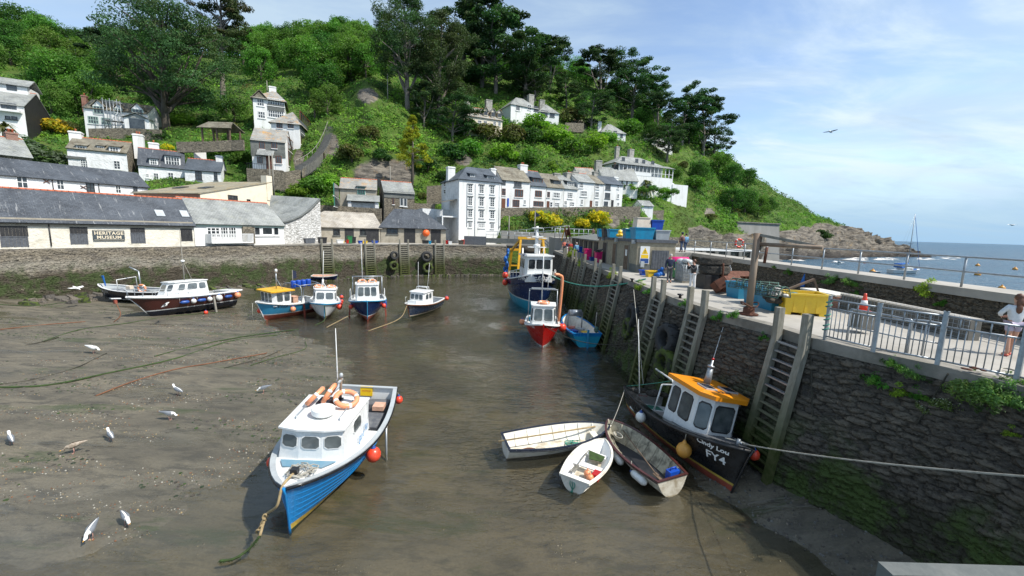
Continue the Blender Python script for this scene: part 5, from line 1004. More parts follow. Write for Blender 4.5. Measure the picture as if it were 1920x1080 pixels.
BL=[(105,252,32,'y',"bright yellow rounded shrub beside the big white house's black gable"),(1030,426,30,'y',"big yellow gorse bush on the bank above the trawler",1.5),(1008,415,24,'y',"yellow gorse bush highest on the bank above the trawler",1.4),(1120,420,30,'y',"yellow gorse bush on the bank below the far end of the terrace",1.5),(1090,428,22,'y',"yellow-flecked gorse bush in the middle of the bank",1.4),(315,284,16,'y',"small golden shrub behind the white cottages"),(690,258,26,'o',"ochre-brown bush on the knoll slope below the bare peak",1.5),(660,300,34,'o',"brown-green bush mass beside the exposed rock",1.4),(910,262,36,'o',"rusty olive bush below the cream house",1.4),(960,268,38,'o',"brown-olive bush on the slope below the white wing",1.3),(1070,232,32,'o',"olive bush by the upper stone outcrop",1.3),(40,296,46,'s',"grey-green bush mass between the left-edge cottages",1.7),(80,312,44,'s',"grey-green bush left of the mossy-roofed white house",1.6),(120,250,30,'o',"brown shrub left of the scaffolded house",1.4),(255,262,16,'l',"pale green shrub under the scaffolded house",1.6),(300,262,20,'d',"dark shrub at the foot of the huge pine",1.8),(345,236,28,'l',"lime bush right of the huge pine's trunk",1.5),(395,240,26,'d',"dark bush behind the timber shelter",1.6),(440,268,22,'g',"green bush right of the timber shelter",1.5),(455,306,28,'g',"green bush left of the slate-hung house",1.2),(430,288,24,'g',"green bush on the terrace below the timber shelter",1.4),(400,290,20,'l',"lime shrub on the terrace below the timber shelter",1.4),(845,300,34,'d',"dark bush behind the tall white building's chimney",1.5),(880,292,34,'g',"green bush uphill of the tall white building",1.5),(945,300,36,'l',"lime-green bush above the mossy terrace roof",1.4),(990,306,30,'g',"round green bush above the terrace's blue roof",1.3),(1035,318,18,'l',"small round bush right behind the terrace chimneys",1.1),(1000,268,30,'d',"dark round bush mid-slope above the terrace",1.4),(1040,268,36,'l',"large lime bush mid-slope above the terrace",1.6),(1075,290,36,'g',"large green bush uphill of the terrace's far end",1.6),(1115,282,36,'l',"light green bush left of the villa's chimney",1.6),(930,240,26,'g',"green bush below the cream house's small gables",1.5),(878,252,30,'d',"dark green bush below the cream house's left chimney",1.5),(1005,240,30,'l',"lime bush below the white wing's glazed front",1.5),(1180,250,30,'g',"green bush right of the small grey-hipped white house",1.4),(1140,266,22,'l',"lime bush under the small grey-hipped white house",1.5),(1300,352,26,'g',"green bush beside the headland path",1.5),(1280,316,16,'o',"dark reddish shrub right of the villa",1.2),(1262,330,22,'g',"green bush at the villa's verandah end",1.3),(1170,378,16,'l',"round lime bush below the villa's bank",1.3),(1240,372,22,'g',"round clipped bush right of the spiky palm",1.2),(1185,372,18,'g',"green bush left of the spiky palm",1.3),(1096,391,8,'d',"small dark clipped bush at a terrace door",1.2),(1540,446,18,'d',"dark green bush alone on the grey headland rocks",1.6),(715,300,24,'d',"dark bush on top of the bare rock face",1.4),(620,352,30,'l',"lime ivy bush right of the steps",1.6),(590,358,32,'g',"green ivy mass below the steps",1.7),(560,366,24,'l',"lime ivy at the foot of the bank behind the store",1.6),(800,320,30,'d',"dark bush behind the golden conifer",1.6),(830,340,22,'d',"dark shrub left of the tall white building",1.4),(790,372,14,'o',"pink-tinged shrub beside the stone cottage",1.4),(1330,412,14,'o',"olive scrub above the headland's lower rocks",1.8)]
for k_,(x_,y_)in enumerate(((1160,352),(1182,356),(1204,360),(1226,358),(1246,362),(1262,364))):place(BV['glg'[k_%3]],x_,y_,["green bush under the left end of the villa's white base","lime bush under the villa's white base, second from the left","green bush under the middle of the villa's white base","green bush under the right half of the villa's white base","lime bush at the foot of the villa's garden wall","green bush at the right end of the villa's garden wall"][k_],None,13,2.4,1.3,Y=116)
for b_ in BL:place(BV[b_[3]],b_[0],b_[1],b_[4],None,b_[2],2.4,(b_[5]if len(b_)>5 else 1.3)*.85)
# --- undergrowth: ivy, bracken, bramble over the whole slope
def inside(p):
 for I,x0,x1,y0,y1 in FOOT:
  q=I@p
  if x0<q.x<x1 and y0<q.y<y1 and q.z>-3:return True
 return False
rg=np.random.default_rng(77);cl=[];cb=[];PAL=np.array([G_MID,G_LIGHT,(.085,.165,.024),G_LIME,G_DARK,G_OLIVE,(.12,.115,.035)])
tot=0
while tot<26000:
 px=rg.uniform(-120,1600);c=hcol(px);py=rg.uniform(c[-1][0]-1,min(c[0][0],446 if px>840 else 400));tot+=1;r=rockness(px,py)
 if rg.random()<r*3 or(px<700 and py<150 and rg.random()<.6):continue
 q=hill(px,py)
 if inside(q):continue
 big=fr(q.x*.05,q.y*.05,q.z*.08,4);f2=fr(q.x*.22+9,q.y*.22,q.z*.3,4);pal=1 if big+.5*f2>.25 else 0
 if f2>.42:pal=3
 elif f2<-.45:pal=4
 elif big<-.35:pal=rg.choice((5,6,0))
 elif rg.random()<.2:pal=2
 if 585<px<840 and py>175 and rg.random()<.55:pal=rg.choice((1,3,3,2))  # knoll leaves picked lighter and limier, putting sunlight into their colour
 if 1225<px<1300 and py>360:pal=3 if px<1262 else 5
 if px>1380 and py<400:pal=rg.choice((0,2,5))
 sz=q.y/100*rg.uniform(.45,1.0)*(.62 if px>1380 or(1225<px<1300)else 1);cl.append((q.x,q.y,q.z+sz*.25,sz));cb.append(PAL[pal])
cl=np.array(cl);cb=np.array(cb);per=9;k=len(cl);d=unit(k*per,rg);d[:,2]=abs(d[:,2]);d[:,1]=np.where(rg.random(k*per)<.6,-abs(d[:,1]),d[:,1])
p=np.repeat(cl[:,:3],per,0)+d*(np.repeat(cl[:,3],per)*(.6+.5*rg.random(k*per)))[:,None];n=d+rg.normal(size=d.shape)*.5+np.array([.1,-.2,.4]);sz=np.repeat(cl[:,3],per)*rg.uniform(.35,.75,k*per)
col=np.clip(np.repeat(cb*(1+.22*rg.normal(size=(k,1))),per,0)*(1+.18*rg.normal(size=(k*per,1))),.006,.7);co,qd,cc=leaf_quads(p,n,sz,col,.6,rg)
tag(nmesh("undergrowth",co,qd,"leaf",{"Col":('FLOAT_COLOR',cc)},False),"ivy, bracken and bramble covering the hillside between the houses","undergrowth",kind='stuff')
# ---------------------------------------------------------------- boats
class Boat:
 def __init__(s,name,label,L,B,pos,head,zb=1.5,zm=1.1,zs=1.15,tr=.8,rake=.6,heel=0,trim=0,cat="boat",full=.33,bowp=.85,fore=.35,wide=.42,group=None):
  s.L,s.B,s.zb,s.zm,s.zs_,s.tr,s.rake,s.p0,s.p1,s.fore,s.wd=L,B,zb,zm,zs,tr,rake,full,bowp,fore,wide
  s.t=thing(name,label,cat,pos,group=group,rot=(R_(heel),R_(trim),R_(head)))
  s.M=Matrix.Translation(pos)@Matrix.Rotation(R_(head),4,'Z')@Matrix.Rotation(R_(trim),4,'Y')@Matrix.Rotation(R_(heel),4,'X')
 def hb(s,t):
  if t<s.wd:return s.B/2*(s.tr+(1-s.tr)*math.sin(math.pi/2*t/s.wd))
  u=(t-s.wd)/(1-s.wd);return max(.012,s.B/2*(1-u**2.4)**.82)
 def sh(s,t):return s.zm+((s.zb-s.zm)*((t-.35)/.65)**1.8 if t>.35 else(s.zs_-s.zm)*((.35-t)/.35)**2)
 def kl(s,t):return s.fore*(max(0,t-.82)/.18)**2*.8
 def pt(s,t,z,side=1,out=0.):
  zs,zk=s.sh(t),s.kl(t);v=min(1,max(0,(z-zk)/(zs-zk)));p=s.p0+(s.p1-s.p0)*t**2.2
  y=s.hb(t)*v**p+out;x=s.L*t-s.rake*(1-v)**.8*max(0,(t-.55)/.45)**2-s.L/2
  return Vector((x,side*y,z))
 def at(s,x,z,side=1,out=0.):
  "point of the outer skin at local x"
  lo,hi=0.,1.
  for _ in range(30):
   t=(lo+hi)/2
   if s.pt(t,z).x<x:lo=t
   else:hi=t
  return s.pt(lo,z,side,out)
 def w(s,p):return s.M@Vector(p)
 def hull(s,bands,top,clinker=False,n=26,strake=.1,strake_m="black_paint"):
  "bands: (upper z, material) from the keel up; the last colour runs to the sheer"
  ts=[1-(1-i/n)**1.25 for i in range(n+1)];mats=[m for _,m in bands]+[top,strake_m];seg=[];m=MB();R=[]
  for t in ts:
   zk,zs=s.kl(t),s.sh(t);ed=[zk]+[z for z,_ in bands]+[zs-strake,zs];k=len(ed)
   for i in range(1,k-1):ed[i]=min(max(ed[i],zk+.02*i),zs-.02*(k-1-i))
   row=[];seg=[]
   for i in range(k-1):
    c=5 if i==0 else(1 if i==k-2 else(6 if i==k-3 else 1))
    for j in range(c):
     z=ed[i]+(ed[i+1]-ed[i])*j/c
     if clinker and i==k-3 and j:row.append((z,.012));seg.append(i);row.append((z+.004,0));seg.append(i)
     else:row.append((z,.02 if i==k-2 else 0));seg.append(i)
   row.append((zs,.02));R.append((t,row))
  nr=len(R[0][1]);
  for sd in(1,-1):
   o=len(m.v);m.v+=[tuple(s.pt(t,z,sd,e*(1 if t<.97 else .3)))for t,row in R for z,e in row]
   for i in range(n):
    for j in range(nr-1):m.f.append((o+i*nr+j,o+(i+1)*nr+j,o+(i+1)*nr+j+1,o+i*nr+j+1));m.m.append(seg[j]);m.sm.append(not clinker)
  half=(n+1)*nr
  for j in range(nr-1):m.f.append((j,j+1,half+j+1,half+j));m.m.append(seg[j]);m.sm.append(False)
  for i in range(n):m.f.append((i*nr,(i+1)*nr,half+(i+1)*nr,half+i*nr));m.m.append(0);m.sm.append(False)
  o=n*nr
  for j in range(nr-1):m.f.append((o+j,o+j+1,half+o+j+1,half+o+j));m.m.append(seg[j]);m.sm.append(False)
  s.h=m.build("hull",mats,s.t)
  q=MB();q.tube([s.pt(1,z,1,-.01)+Vector((.02,0,0))for z in np.linspace(s.kl(1),s.zb,8)],.035,6);q.build("stem",strake_m,s.t);return s
 def gunwale(s,w=.1,mat_="wood_grey",rail=None,rr=.03,h=.035):
  m=MB();n=26
  for sd in(1,-1):
   o=[s.pt(i/n,s.sh(i/n),sd,.03 if i<n else .0)for i in range(n+1)];inn=[p+Vector((0,-sd*min(w+.03,abs(p.y)),0))for p in o]
   for a,b_,c,d in zip(o,o[1:],inn[1:],inn):m.hexa([a,b_,c,d]+[p+Vector((0,0,h))for p in(a,b_,c,d)])
  a,b_=s.pt(0,s.sh(0),1,.03),s.pt(0,s.sh(0),-1,.03);m.hexa([a+Vector((-.03,0,0.001)),b_+Vector((-.03,0,0.001)),b_+Vector((w,0,0.001)),a+Vector((w,0,0.001))]+[p+Vector((0,0,h+.002))for p in(a+Vector((-.03,0,0)),b_+Vector((-.03,0,0)),b_+Vector((w,0,0)),a+Vector((w,0,0)))])
  m.build("gunwale",mat_,s.t)
  if rail:
   for sd in(1,-1):MB().tube([s.pt(i/n,s.sh(i/n)-.04,sd,.03)for i in range(n+1)],rr,6).build("rubbing_strake",rail,s.t)
 def well(s,t0,t1,zf,mat_in,mat_fl,ribs=0,rib_m=None):
  "open cockpit between t0 and t1 with a floor at zf"
  m=MB();n=16;ts=[t0+(t1-t0)*i/n for i in range(n+1)]
  for sd in(1,-1):
   rows=[[s.pt(t,z,sd,-.06)for z in np.linspace(zf,s.sh(t)+.01,6)]for t in ts]
   for r in rows:
    for p in r:p.x=max(p.x,-s.L/2+.05)
   m.grid(rows,0,True)
  a=[s.pt(t0,z,1,-.06)for z in np.linspace(zf,s.sh(t0)+.01,5)]
  for k,(t,dx)in enumerate(((t0,.06),(t1,0))):
   a=[s.pt(t,z,1,-.06)+Vector((dx,0,0))for z in np.linspace(zf,s.sh(t)+.01,5)];b_=[Vector((p.x,-p.y,p.z))for p in a];m.grid([a,b_],0,False)
  m.build("lining",mat_in,s.t,fix=False)
  f=MB();rows=[[s.pt(t,zf,sd,-.02 if zf>.1 else 0)+Vector((max(0,.05-t),0,.0))for sd in(1,-1)]for t in ts];f.grid(rows,0,False);f.build("floor",mat_fl,s.t,fix=False)
  if ribs:
   for i in range(1,ribs):
    t=t0+(t1-t0)*i/ribs
    for sd in(1,-1):MB().tube([s.pt(t,z,sd,-.07)for z in np.linspace(zf,s.sh(t),6)],.022,5).build("rib",rib_m or mat_in,s.t)
 def deck(s,t0,t1,mat_,drop=.04,camber=.05,gap=.03):
  m=MB();n=12;rows=[]
  for i in range(n+1):
   t=t0+(t1-t0)*i/n;w=max(.003,s.hb(t)-gap);z=s.sh(t)-drop;x=s.pt(t,s.sh(t)).x;rows.append([Vector((x,w*k,z+camber*(1-k*k)))for k in(-1,-.6,-.2,.2,.6,1)])
  m.grid(rows,0,True);m.build("deck",mat_,s.t,fix=False)
 def bar(s,name,pts,r,mat_,n=6):return MB().tube(pts,r,n).build(name,mat_,s.t)
 def house(s,xb,xf,wb,wf,z0,z1,mat_="boat_white",roof=None,rake=.0,tin=.08,fz=(.50,.9),sides=((.1,.45),(.55,.9)),front=3,cut=.22,ov=.08,rth=.07,back=(),glass="boat_glass",name="wheelhouse",sz=None,frame=None,roofcam=.04,fm=.55):
  fm=.84 if front in(2,33)else fm
  bot=[(xb,-wb),(xf-cut,-wf),(xf,-wf*fm),(xf,wf*fm),(xf-cut,wf),(xb,wb)];k=1-tin/max(wb,wf);top=[(xb+tin*.3,-wb*k),(xf-cut-rake,-wf*k),(xf-rake,-wf*fm*k),(xf-rake,wf*fm*k),(xf-cut-rake,wf*k),(xb+tin*.3,wb*k)]
  m=MB();nb=len(bot);m.add([(x,y,z0)for x,y in bot]+[(x,y,z1)for x,y in top],[(i,(i+1)%nb,nb+(i+1)%nb,nb+i)for i in range(nb)]+[tuple(range(nb,2*nb))]);h=m.build(name,mat_,s.t,fix=True)
  cx=sum(x for x,_ in top)/nb;g=[(cx+(x-cx)*(1+ov/max(.3,abs(x-cx))),y*(1+ov/max(.3,abs(y))))for x,y in top];r=MB();r.prism([(x,y,z1+.002)for x,y in g],(0,0,0),(0,0,rth));g2=[(cx+(x-cx)*.8,y*.7)for x,y in g]
  r.add([(x,y,z1+rth)for x,y in g]+[(x,y,z1+rth+roofcam)for x,y in g2],[(i,(i+1)%nb,nb+(i+1)%nb,nb+i)for i in range(nb)]+[tuple(range(nb,2*nb))]);rf=r.build("roof",roof or mat_,h)
  def pane(i,u0,u1,v0,v1):
   a,b_=Vector((*bot[i],z0)),Vector((*bot[(i+1)%nb],z0));c,d=Vector((*top[(i+1)%nb],z1)),Vector((*top[i],z1));nrm=(b_-a).cross(d-a).normalized()
   f=lambda u,v:a.lerp(b_,u).lerp(d.lerp(c,u),v);kk=.09/max(.3,(b_-a).length),.09/max(.3,(d-a).length);du,dv=min((u1-u0)*.2,kk[0]),min((v1-v0)*.2,kk[1])
   def ring(e,o):return[f(u,v)+nrm*o for u,v in((u0+du-e,v0-e),(u1-du+e,v0-e),(u1+e,v0+dv-e),(u1+e,v1-dv+e),(u1-du+e,v1+e),(u0+du-e,v1+e),(u0-e,v1-dv+e),(u0-e,v0+dv-e))]
   w_=MB().prism(ring(0,0),nrm*-.01,nrm*.014).build("window",glass,h);A,Bq=ring(0,.02),ring(.022,.02);q=MB();A0,B0=ring(0,.0),ring(.03,.0);fs=[]
   for j in range(8):j2=(j+1)%8;fs+=[(j,j2,8+j2,8+j),(8+j,8+j2,16+j2,16+j)]
   q.add(A+Bq+B0,fs);q.build("window_frame",frame or mat_,w_)if False else q.build("window_frame",frame or "steel_white",h)
  if front==3:
   for i in(1,2,3):pane(i,.12,.88,*fz)
  elif front==2:
   pane(2,.05,.46,*fz);pane(2,.54,.95,*fz);pane(1,.15,.85,*fz);pane(3,.15,.85,*fz)
  elif front==33:
   for a in range(3):pane(2,.03+a*.33,.31+a*.33,*fz)
  for a,b_ in sides:pane(0,a,b_,*(sz or fz));pane(4,1-b_,1-a,*(sz or fz))
  for a,b_ in back:pane(5,a,b_,*fz)
  s.hs=h;s.rf=rf;return h
 def text(s,body,size,x,z,side,mat_,name="lettering",slope=0.,shear=0,sp=1.,off=.022):
  "letters on the hull side; they read left to right seen from outside"
  sg=-1 if side>0 else 1
  f=lambda u,v:s.at(x+sg*u,z+v+slope*u,side,off);return text_mesh(body,size,f,name,mat_,s.t,shear=shear,spacing=sp,offset=.006)
def buoy(label,p,r,mat_="red_float",name="buoy_fender",cat="buoy",neck="blue_float",group=None,line=None):
 t=thing(name,label,cat,p,group=group);MB().ball((0,0,0),r,14,sc=(1,1,1.06)).build("float",mat_,t);MB().lathe([(r*.42,r*.88),(r*.3,r*1.12),(r*.17,r*1.3),(r*.17,r*1.42)],n=10).build("neck",neck,t)
 if line is not None:MB().tube([(0,0,r*1.4),Vector(line)-Vector(p)],.014,5).build("lanyard","rope_pale",t)
 return t
def sausage(label,p,d,L,r,mat_,group=None):
 t=thing("fender",label,"fender",p,group=group);d=Vector(d).normalized();M=Vector((0,0,1)).rotation_difference(d).to_matrix()
 MB().lathe([(.02,-L/2),(r*.7,-L/2+.04),(r,-L/2+.13),(r,L/2-.13),(r*.7,L/2-.04),(.02,L/2)],n=12,M=M).build("float",mat_,t);e=d*(L/2);MB().tube([e*.96,e*1.16],.035,8).build("eye","blue_float",t);MB().tube([e*1.1,e*1.1+Vector((0,0,.35))],.012,5).build("lanyard","rope_pale",t);return t
def lifebuoy(label,M,r=.33,mat_="orange_float",group=None,band="white_paint"):
 t=thing("lifebuoy",label,"lifebuoy",group=group);t.matrix_world=M;m=MB();m.tube([(r*math.cos(a),r*math.sin(a),0)for a in np.linspace(0,2*math.pi,25)[:-1]],r*.25,10,closed=True);m.build("ring",mat_,t)
 for k in range(4):
  a0=k*math.pi/2+.6;MB().tube([(r*math.cos(a),r*math.sin(a),0)for a in(a0,a0+.12,a0+.24)],r*.262,10).build("band",band,t)
 return t
def rope(label,pts,r=.02,mat_="rope",name="mooring_rope",cat="rope",n=6):return tag(MB().tube(pts,r,n).build(name,mat_),label,cat)
TR=Matrix.Translation
def RX(a,ax='X'):return Matrix.Rotation(R_(a),4,ax)
b=Boat("fishing_boat","bright blue clinker fishing boat with white wheelhouse and orange lifebuoys, nearest on the left",7.3,2.98,(-5.82,12.8,-.16),-86,1.70,1.30,1.38,.80,.40,heel=-3,fore=.12,wide=.42,full=.23,bowp=.72)
b.hull([(.26,"antifoul_green"),(.44,"yellow_band")],"blue_paint",True,strake_m="blue_paint",strake=.16);b.gunwale(.13,"grey_plastic","black_paint",.05)
b.well(0,.50,.55,"boat_white","deck_grey",8,"boat_white");b.deck(.50,1,"boat_white",.02,.06,.12)
h=b.house(-.15,2.15,1.02,.93,1.34,2.38,rake=.06,tin=.10,fz=(.50,.84),sides=((.34,.64),),front=3,cut=.14,ov=.08,rth=.05,roofcam=.05,fm=.36)
m=MB();dz=lambda x:b.sh((x+3.65)/7.3)+.045
m.quad(*[(x,y,dz(x))for x,y in((2.2,-.78),(2.62,-.52),(2.62,.52),(2.2,.78))]);m.build("deck_panel","deck_blue",b.t)
zt=2.52
MB().lathe([(.27,0),(.325,.05),(.33,.06),(.33,.065),(.33,.19),(.33,.195),(.315,.215),(.31,.218),(.30,.222),(.02,.226)],(1.35,.05,zt),22).build("radar_dome","white_paint",b.t)
MB().box(1.2,-.1,zt-.06,1.5,.2,zt+.005).build("radar_foot","black_plastic",b.t)
for y in(-.62,.62):MB().tube([(.35,y,zt-.05),(.4,y,zt+.06),(1.6,y,zt+.05),(1.65,y,zt-.06)],.017,6).build("grab_rail","galvanised",b.t)
MB().box(.15,-.45,zt-.03,.65,.25,zt+.02).build("solar_panel","solar",b.t)
m=MB();m.tube([(.18,.15,zt-.1),(.16,.15,zt+.72)],.045,8);m.build("mast","rust_pole",b.t);m=MB();m.bar((.05,.15,zt+.62),(.4,.15,zt+.62),.06,.05);m.lathe([(.06,0),(.06,.1),(.03,.14)],(.16,.15,zt+.72),8);m.build("mast_head","grey_plastic",b.t)
MB().tube([(.02,-.05,zt+.5),(.05,-.0,zt+.62),(.0,-.12,zt+2.3)],[.018,.022,.012],6).build("aerial","steel_white",b.t)
MB().box(-.12,-.98,.55,0.0,.98,2.34).build("bulkhead","boat_white",b.t)
MB().box(-3.4,-1.0,.551,-2.85,1.0,.95).build("stern_bench","deck_grey",b.t);MB().box(-2.2,.35,.551,-1.0,1.05,.93).build("engine_box","deck_grey",b.t);MB().box(-2.75,.55,.951,-2.3,.98,1.12).build("fish_box","tarp_pink",b.t)
MB().bar((-2.4,-.1,.62),(-.8,.2,.62),.09,.06).build("boathook","wood_grey",b.t);MB().box(-1.9,-.9,.551,-1.2,.1,.6).build("hatch","wood_brown",b.t)
m=MB();m.box(-3.58,-.28,1.0,-3.54,.22,1.42);m.build("notice","sign_yellow",b.t);
text_mesh("NOTICE",.1,lambda x,y:(-3.535,x-.03,1.22+y),"notice_lettering","letters_red",b.t)
text_mesh("Blue Fin",.34,lambda x,y:(.62-x,1.075-(.3+y)*.1,1.58+y+.12*x),"name_lettering","letters_blue",b.t,shear=.25,spacing=.9)
m=MB();m.box(3.0,-.09,1.6,3.16,.09,1.86);m.build("samson_post","black_paint",b.t)
for sd in(1,-1):MB().tube([b.pt(.42,1.15,sd,.06),b.pt(.42,1.15,sd,.1)+Vector((.03,0,-.65)),Vector((-.3,sd*1.62,-.02))],.04,7).build("drying_leg","galvanised",b.t)
for sd in(1,-1):MB().tube([b.pt(.42,1.15,sd,.1)+Vector((.02,0,-.6)),b.pt(.30,.9,sd,.02)],.012,5).build("leg_guy","rope_pale",b.t)
for n_,(x,sd,lb)in enumerate([(.62,1,"large red ball fender hanging on the bright blue boat's seaward side"),(.72,-1,"red ball fender hidden behind the bright blue boat's bow"),(.04,1,"red ball fender at the bright blue boat's stern corner")]):
 p=b.pt(x,b.sh(x)-.38,sd,.22);buoy(lb,b.w(p),.235 if n_==0 else .17,"red_float",line=b.w(b.pt(x,b.sh(x),sd,.03)))
LB="orange lifebuoys on the bright blue boat's wheelhouse roof"
lifebuoy("orange lifebuoy lying face up on the bright blue boat's roof, nearest the quay",b.M@TR((.62,.48,zt+.2))@RX(-14)@RX(18,'Y'),.32,group=LB)
lifebuoy("orange lifebuoy leaning on the mast of the bright blue boat, left of the other two",b.M@TR((.6,-.5,zt+.22))@RX(48),.30,group=LB);lifebuoy("orange lifebuoy wedged between the other two on the bright blue boat's roof",b.M@TR((.42,-.12,zt+.25))@RX(62),.30,group=LB)
a=b.w((3.1,0,1.75));pp=smooth([a,b.w((3.6,-.05,1.72)),b.w((3.78,-.1,1.3)),gp(500,965,.75),gp(487,1005,.45)],6);m=MB().tube(pp,.035,7);
for k in range(4):q=gp(497-k*4,970+k*9,.72-k*.09);m.tube([q+Vector((.06*math.cos(a_),.02*math.sin(a_),.07*math.sin(a_+k)))for a_ in np.linspace(0,5.5,9)],.026,6)
tag(m.build("mooring_rope","rope"),"knotted tan mooring rope running down from the bright blue boat's bow","rope")
wr=smooth([gp(487,1005,.45),gp(468,1028,.16),gp(440,1047,.06),gp(412,1052,.05)],6);m=MB().tube(wr,.03,6);rg2=random.Random(3)
for p in wr:
 for k in range(5):m.tube([p,p+Vector((rg2.uniform(-.06,.06),rg2.uniform(-.06,.06),rg2.uniform(-.09,.02)))],[.012,.004],4)
tag(m.build("mooring_rope","rope_weed"),"weed-covered green tail of rope trailing on the mud below the bright blue boat","rope")
m=MB();rg2=random.Random(4)
for k in range(6):ph=rg2.random()*6;m.tube([(2.9+rg2.uniform(-.1,.2)+(.16+.02*k)*math.cos(a_+ph)*rg2.uniform(.8,1.2),.12+(.2+.03*k)*math.sin(a_+ph)*rg2.uniform(.8,1.2),1.70+.012*k)for a_ in np.linspace(0,6.0,14)],.016,5)
o=m.build("rope_coil","rope_pale");o.matrix_world=b.M;tag(o,"pale rope heaped on the bright blue boat's foredeck","rope")
BF=b
b=Boat("fishing_boat","black fishing boat with an orange-roofed white wheelhouse lying against the quay wall",6.0,2.7,(6.45,14.25,-.1),-79,1.78,1.22,1.25,.80,.3,heel=-11,fore=.25,wide=.4)
b.hull([(.42,"antifoul_red"),(.50,"yellow_band")],"black_paint",strake_m="black_paint",strake=.12);b.gunwale(.22,"black_paint","black_plastic",.05)
b.well(0,.56,.55,"boat_white","deck_grey");b.deck(.56,1,"deck_grey",.02,.06,.1)
h=b.house(-.2,1.62,.90,.86,1.05,2.72,"boat_white","orange_paint",rake=.03,tin=.03,fz=(.36,.86),sides=((.1,.36),(.48,.84)),front=3,cut=.34,ov=.16,rth=.14,roofcam=.05,frame="black_plastic",glass="boat_glass")
zt=2.72+.19
for y in(-.42,.42):m=MB();m.box(.75,y-.22,zt,1.25,y+.22,zt+.05,0);m.box(.79,y-.18,zt+.051,1.21,y-.01,zt+.058,1);m.box(.79,y+.01,zt+.051,1.21,y+.18,zt+.058,1);m.build("solar_panel",["grey_plastic","solar"],b.t)
m=MB();m.tube([(.45,0,zt-.05),(.42,0,zt+.6)],[.13,.09],10);m.lathe([(.12,0),(.12,.06),(.04,.08),(.04,.26)],(.42,0,zt+.6),10);m.build("exhaust_mast","galvanised",b.t);MB().ball((.42,0,zt+.9),.05,8).build("mast_lamp","red_lamp",b.t)
text_mesh("FY4",.36,lambda x,y:(1.28+y*1.0,-.02+x*1.0,zt+.012),"roof_lettering","letters_black",b.t,spacing=1.05,offset=.012)
for sd in(1,-1):MB().tube([(-.6,sd*1.05,1.25),(-.6,sd*1.0,2.3),(-.6,0,2.42),(-.6,-sd*1.0,2.3)]if sd>0 else[(-.6,-1.0,2.3),(-.6,-1.05,1.25)],.03,7).build("gantry","steel_white",b.t)
MB().tube([(-.55,-.5,2.3),(-.7,-.55,2.5),(-2.2,-.35,2.45)],.035,6).build("boom","steel_white",b.t)
MB().tube([(-.5,.75,2.35),(-.65,.95,4.9)],[.02,.011],6).build("aerial","steel_white",b.t);MB().tube([(-2.2,-.8,1.3),(-2.9,-1.3,4.3)],[.025,.012],6).build("rod","steel_white",b.t)
m=MB();m.lathe([(.22,-.16),(.1,-.14),(.1,.14),(.22,.16)],(-.25,-.5,1.15),12,M=RX(90).to_3x3());m.box(-.4,-.45,.56,-.1,.1,1.0);m.build("winch","rust_pole",b.t);m=MB();m.lathe([(.3,-.03),(.3,.03)],(-.25,-.3,1.2),14,M=RX(90).to_3x3());m.build("winch_wheel","black_paint",b.t)
MB().box(-2.4,-.95,.551,-1.8,.95,.80).build("thwart","boat_white",b.t);MB().box(-1.6,-.6,.552,-.6,.5,.64).build("hatch","deck_grey",b.t);MB().box(-2.3,-.5,.801,-1.9,.3,.815).build("grating","green_frame",b.t)
MB().box(-2.93,-.5,.85,-2.9,.2,1.12).build("notice","letters_white",b.t);text_mesh("BEW DOE",.1,lambda x,y:(-2.895,x-.15,.98+y),"notice_lettering","letters_red",b.t)
m=MB();rg2=random.Random(8)
for k in range(16):m.ball((-2.75+rg2.uniform(0,.25),rg2.uniform(-.9,.9),1.22+rg2.uniform(0,.1)),rg2.uniform(.12,.22),7,sc=(1,1.3,.5))
m.build("net_heap","net_black",b.t)
m=MB();m.box(1.1,-.45,1.55,1.35,-.15,2.0);m.build("blue_canister","blue_plastic",b.t)
b.text("Lindy Lou".replace("L","C",1),.2,2.16,1.38,-1,"letters_white","name_lettering",.03,.12);b.text("FY4",.34,2.24,1.06,-1,"letters_white","number_lettering",.02)
m=MB();m.tube(smooth([(2.2,-.3,1.72),(2.5,-.1,1.8),(2.7,.1,1.82),(2.5,.25,1.75),(2.3,.1,1.75),(2.6,-.15,1.78)],5),.02,6);m.build("deck_rope","rope_pale",b.t);MB().tube([(2.55,-.12,1.62),(2.55,-.12,1.9)],.05,8).build("bollard","galvanised",b.t);MB().tube([(2.4,-.12,1.82),(2.7,-.12,1.82)],.025,6).build("bollard_pin","galvanised",b.t)
buoy("red ball fender at the black boat's bow beside the quay wall",b.w(b.pt(.93,1.45,1,.2)),.17,"red_float",line=b.w(b.pt(.93,1.7,1,0)));buoy("amber ball fender hanging between the black boat and the brown-railed dinghy",b.w(b.pt(.74,.78,-1,.24)),.25,"amber_float",neck="amber_float",line=b.w(b.pt(.74,b.sh(.74),-1,.02)))
buoy("white and blue ball fender on the black boat's side behind the dinghies",b.w(b.pt(.36,.82,-1,.2)),.2,"white_float",line=b.w(b.pt(.36,b.sh(.36),-1,.02)));buoy("orange-red ball fender on the black boat's stern quarter by the quay wall",b.w((-1.9,.85,1.65)),.17,"red_float")
CL=b;a=b.w((2.7,-.1,1.82));rope("long pale mooring rope stretched from the black boat's bow to the right edge",sag(a,dp(2010,900,5.6),.10),.02,"rope_pale")
rope("thin pale line from the black boat's stern to the brown-railed dinghy's bow",sag(b.w(b.pt(.02,1.25,-1)),(3.95,14.6,.75),.12),.012,"rope_pale");rope("blue line across the stern of the black boat",sag(b.w((-2.9,-1.05,1.3)),b.w((-.9,-.3,2.45)),.02),.011,"rope_green")
rope("long pale rope slanting from the quay edge down to the black boat's stern",[gp(1188,543,5.05),b.w((-2.85,-.3,1.5))],.016,"rope_pale")
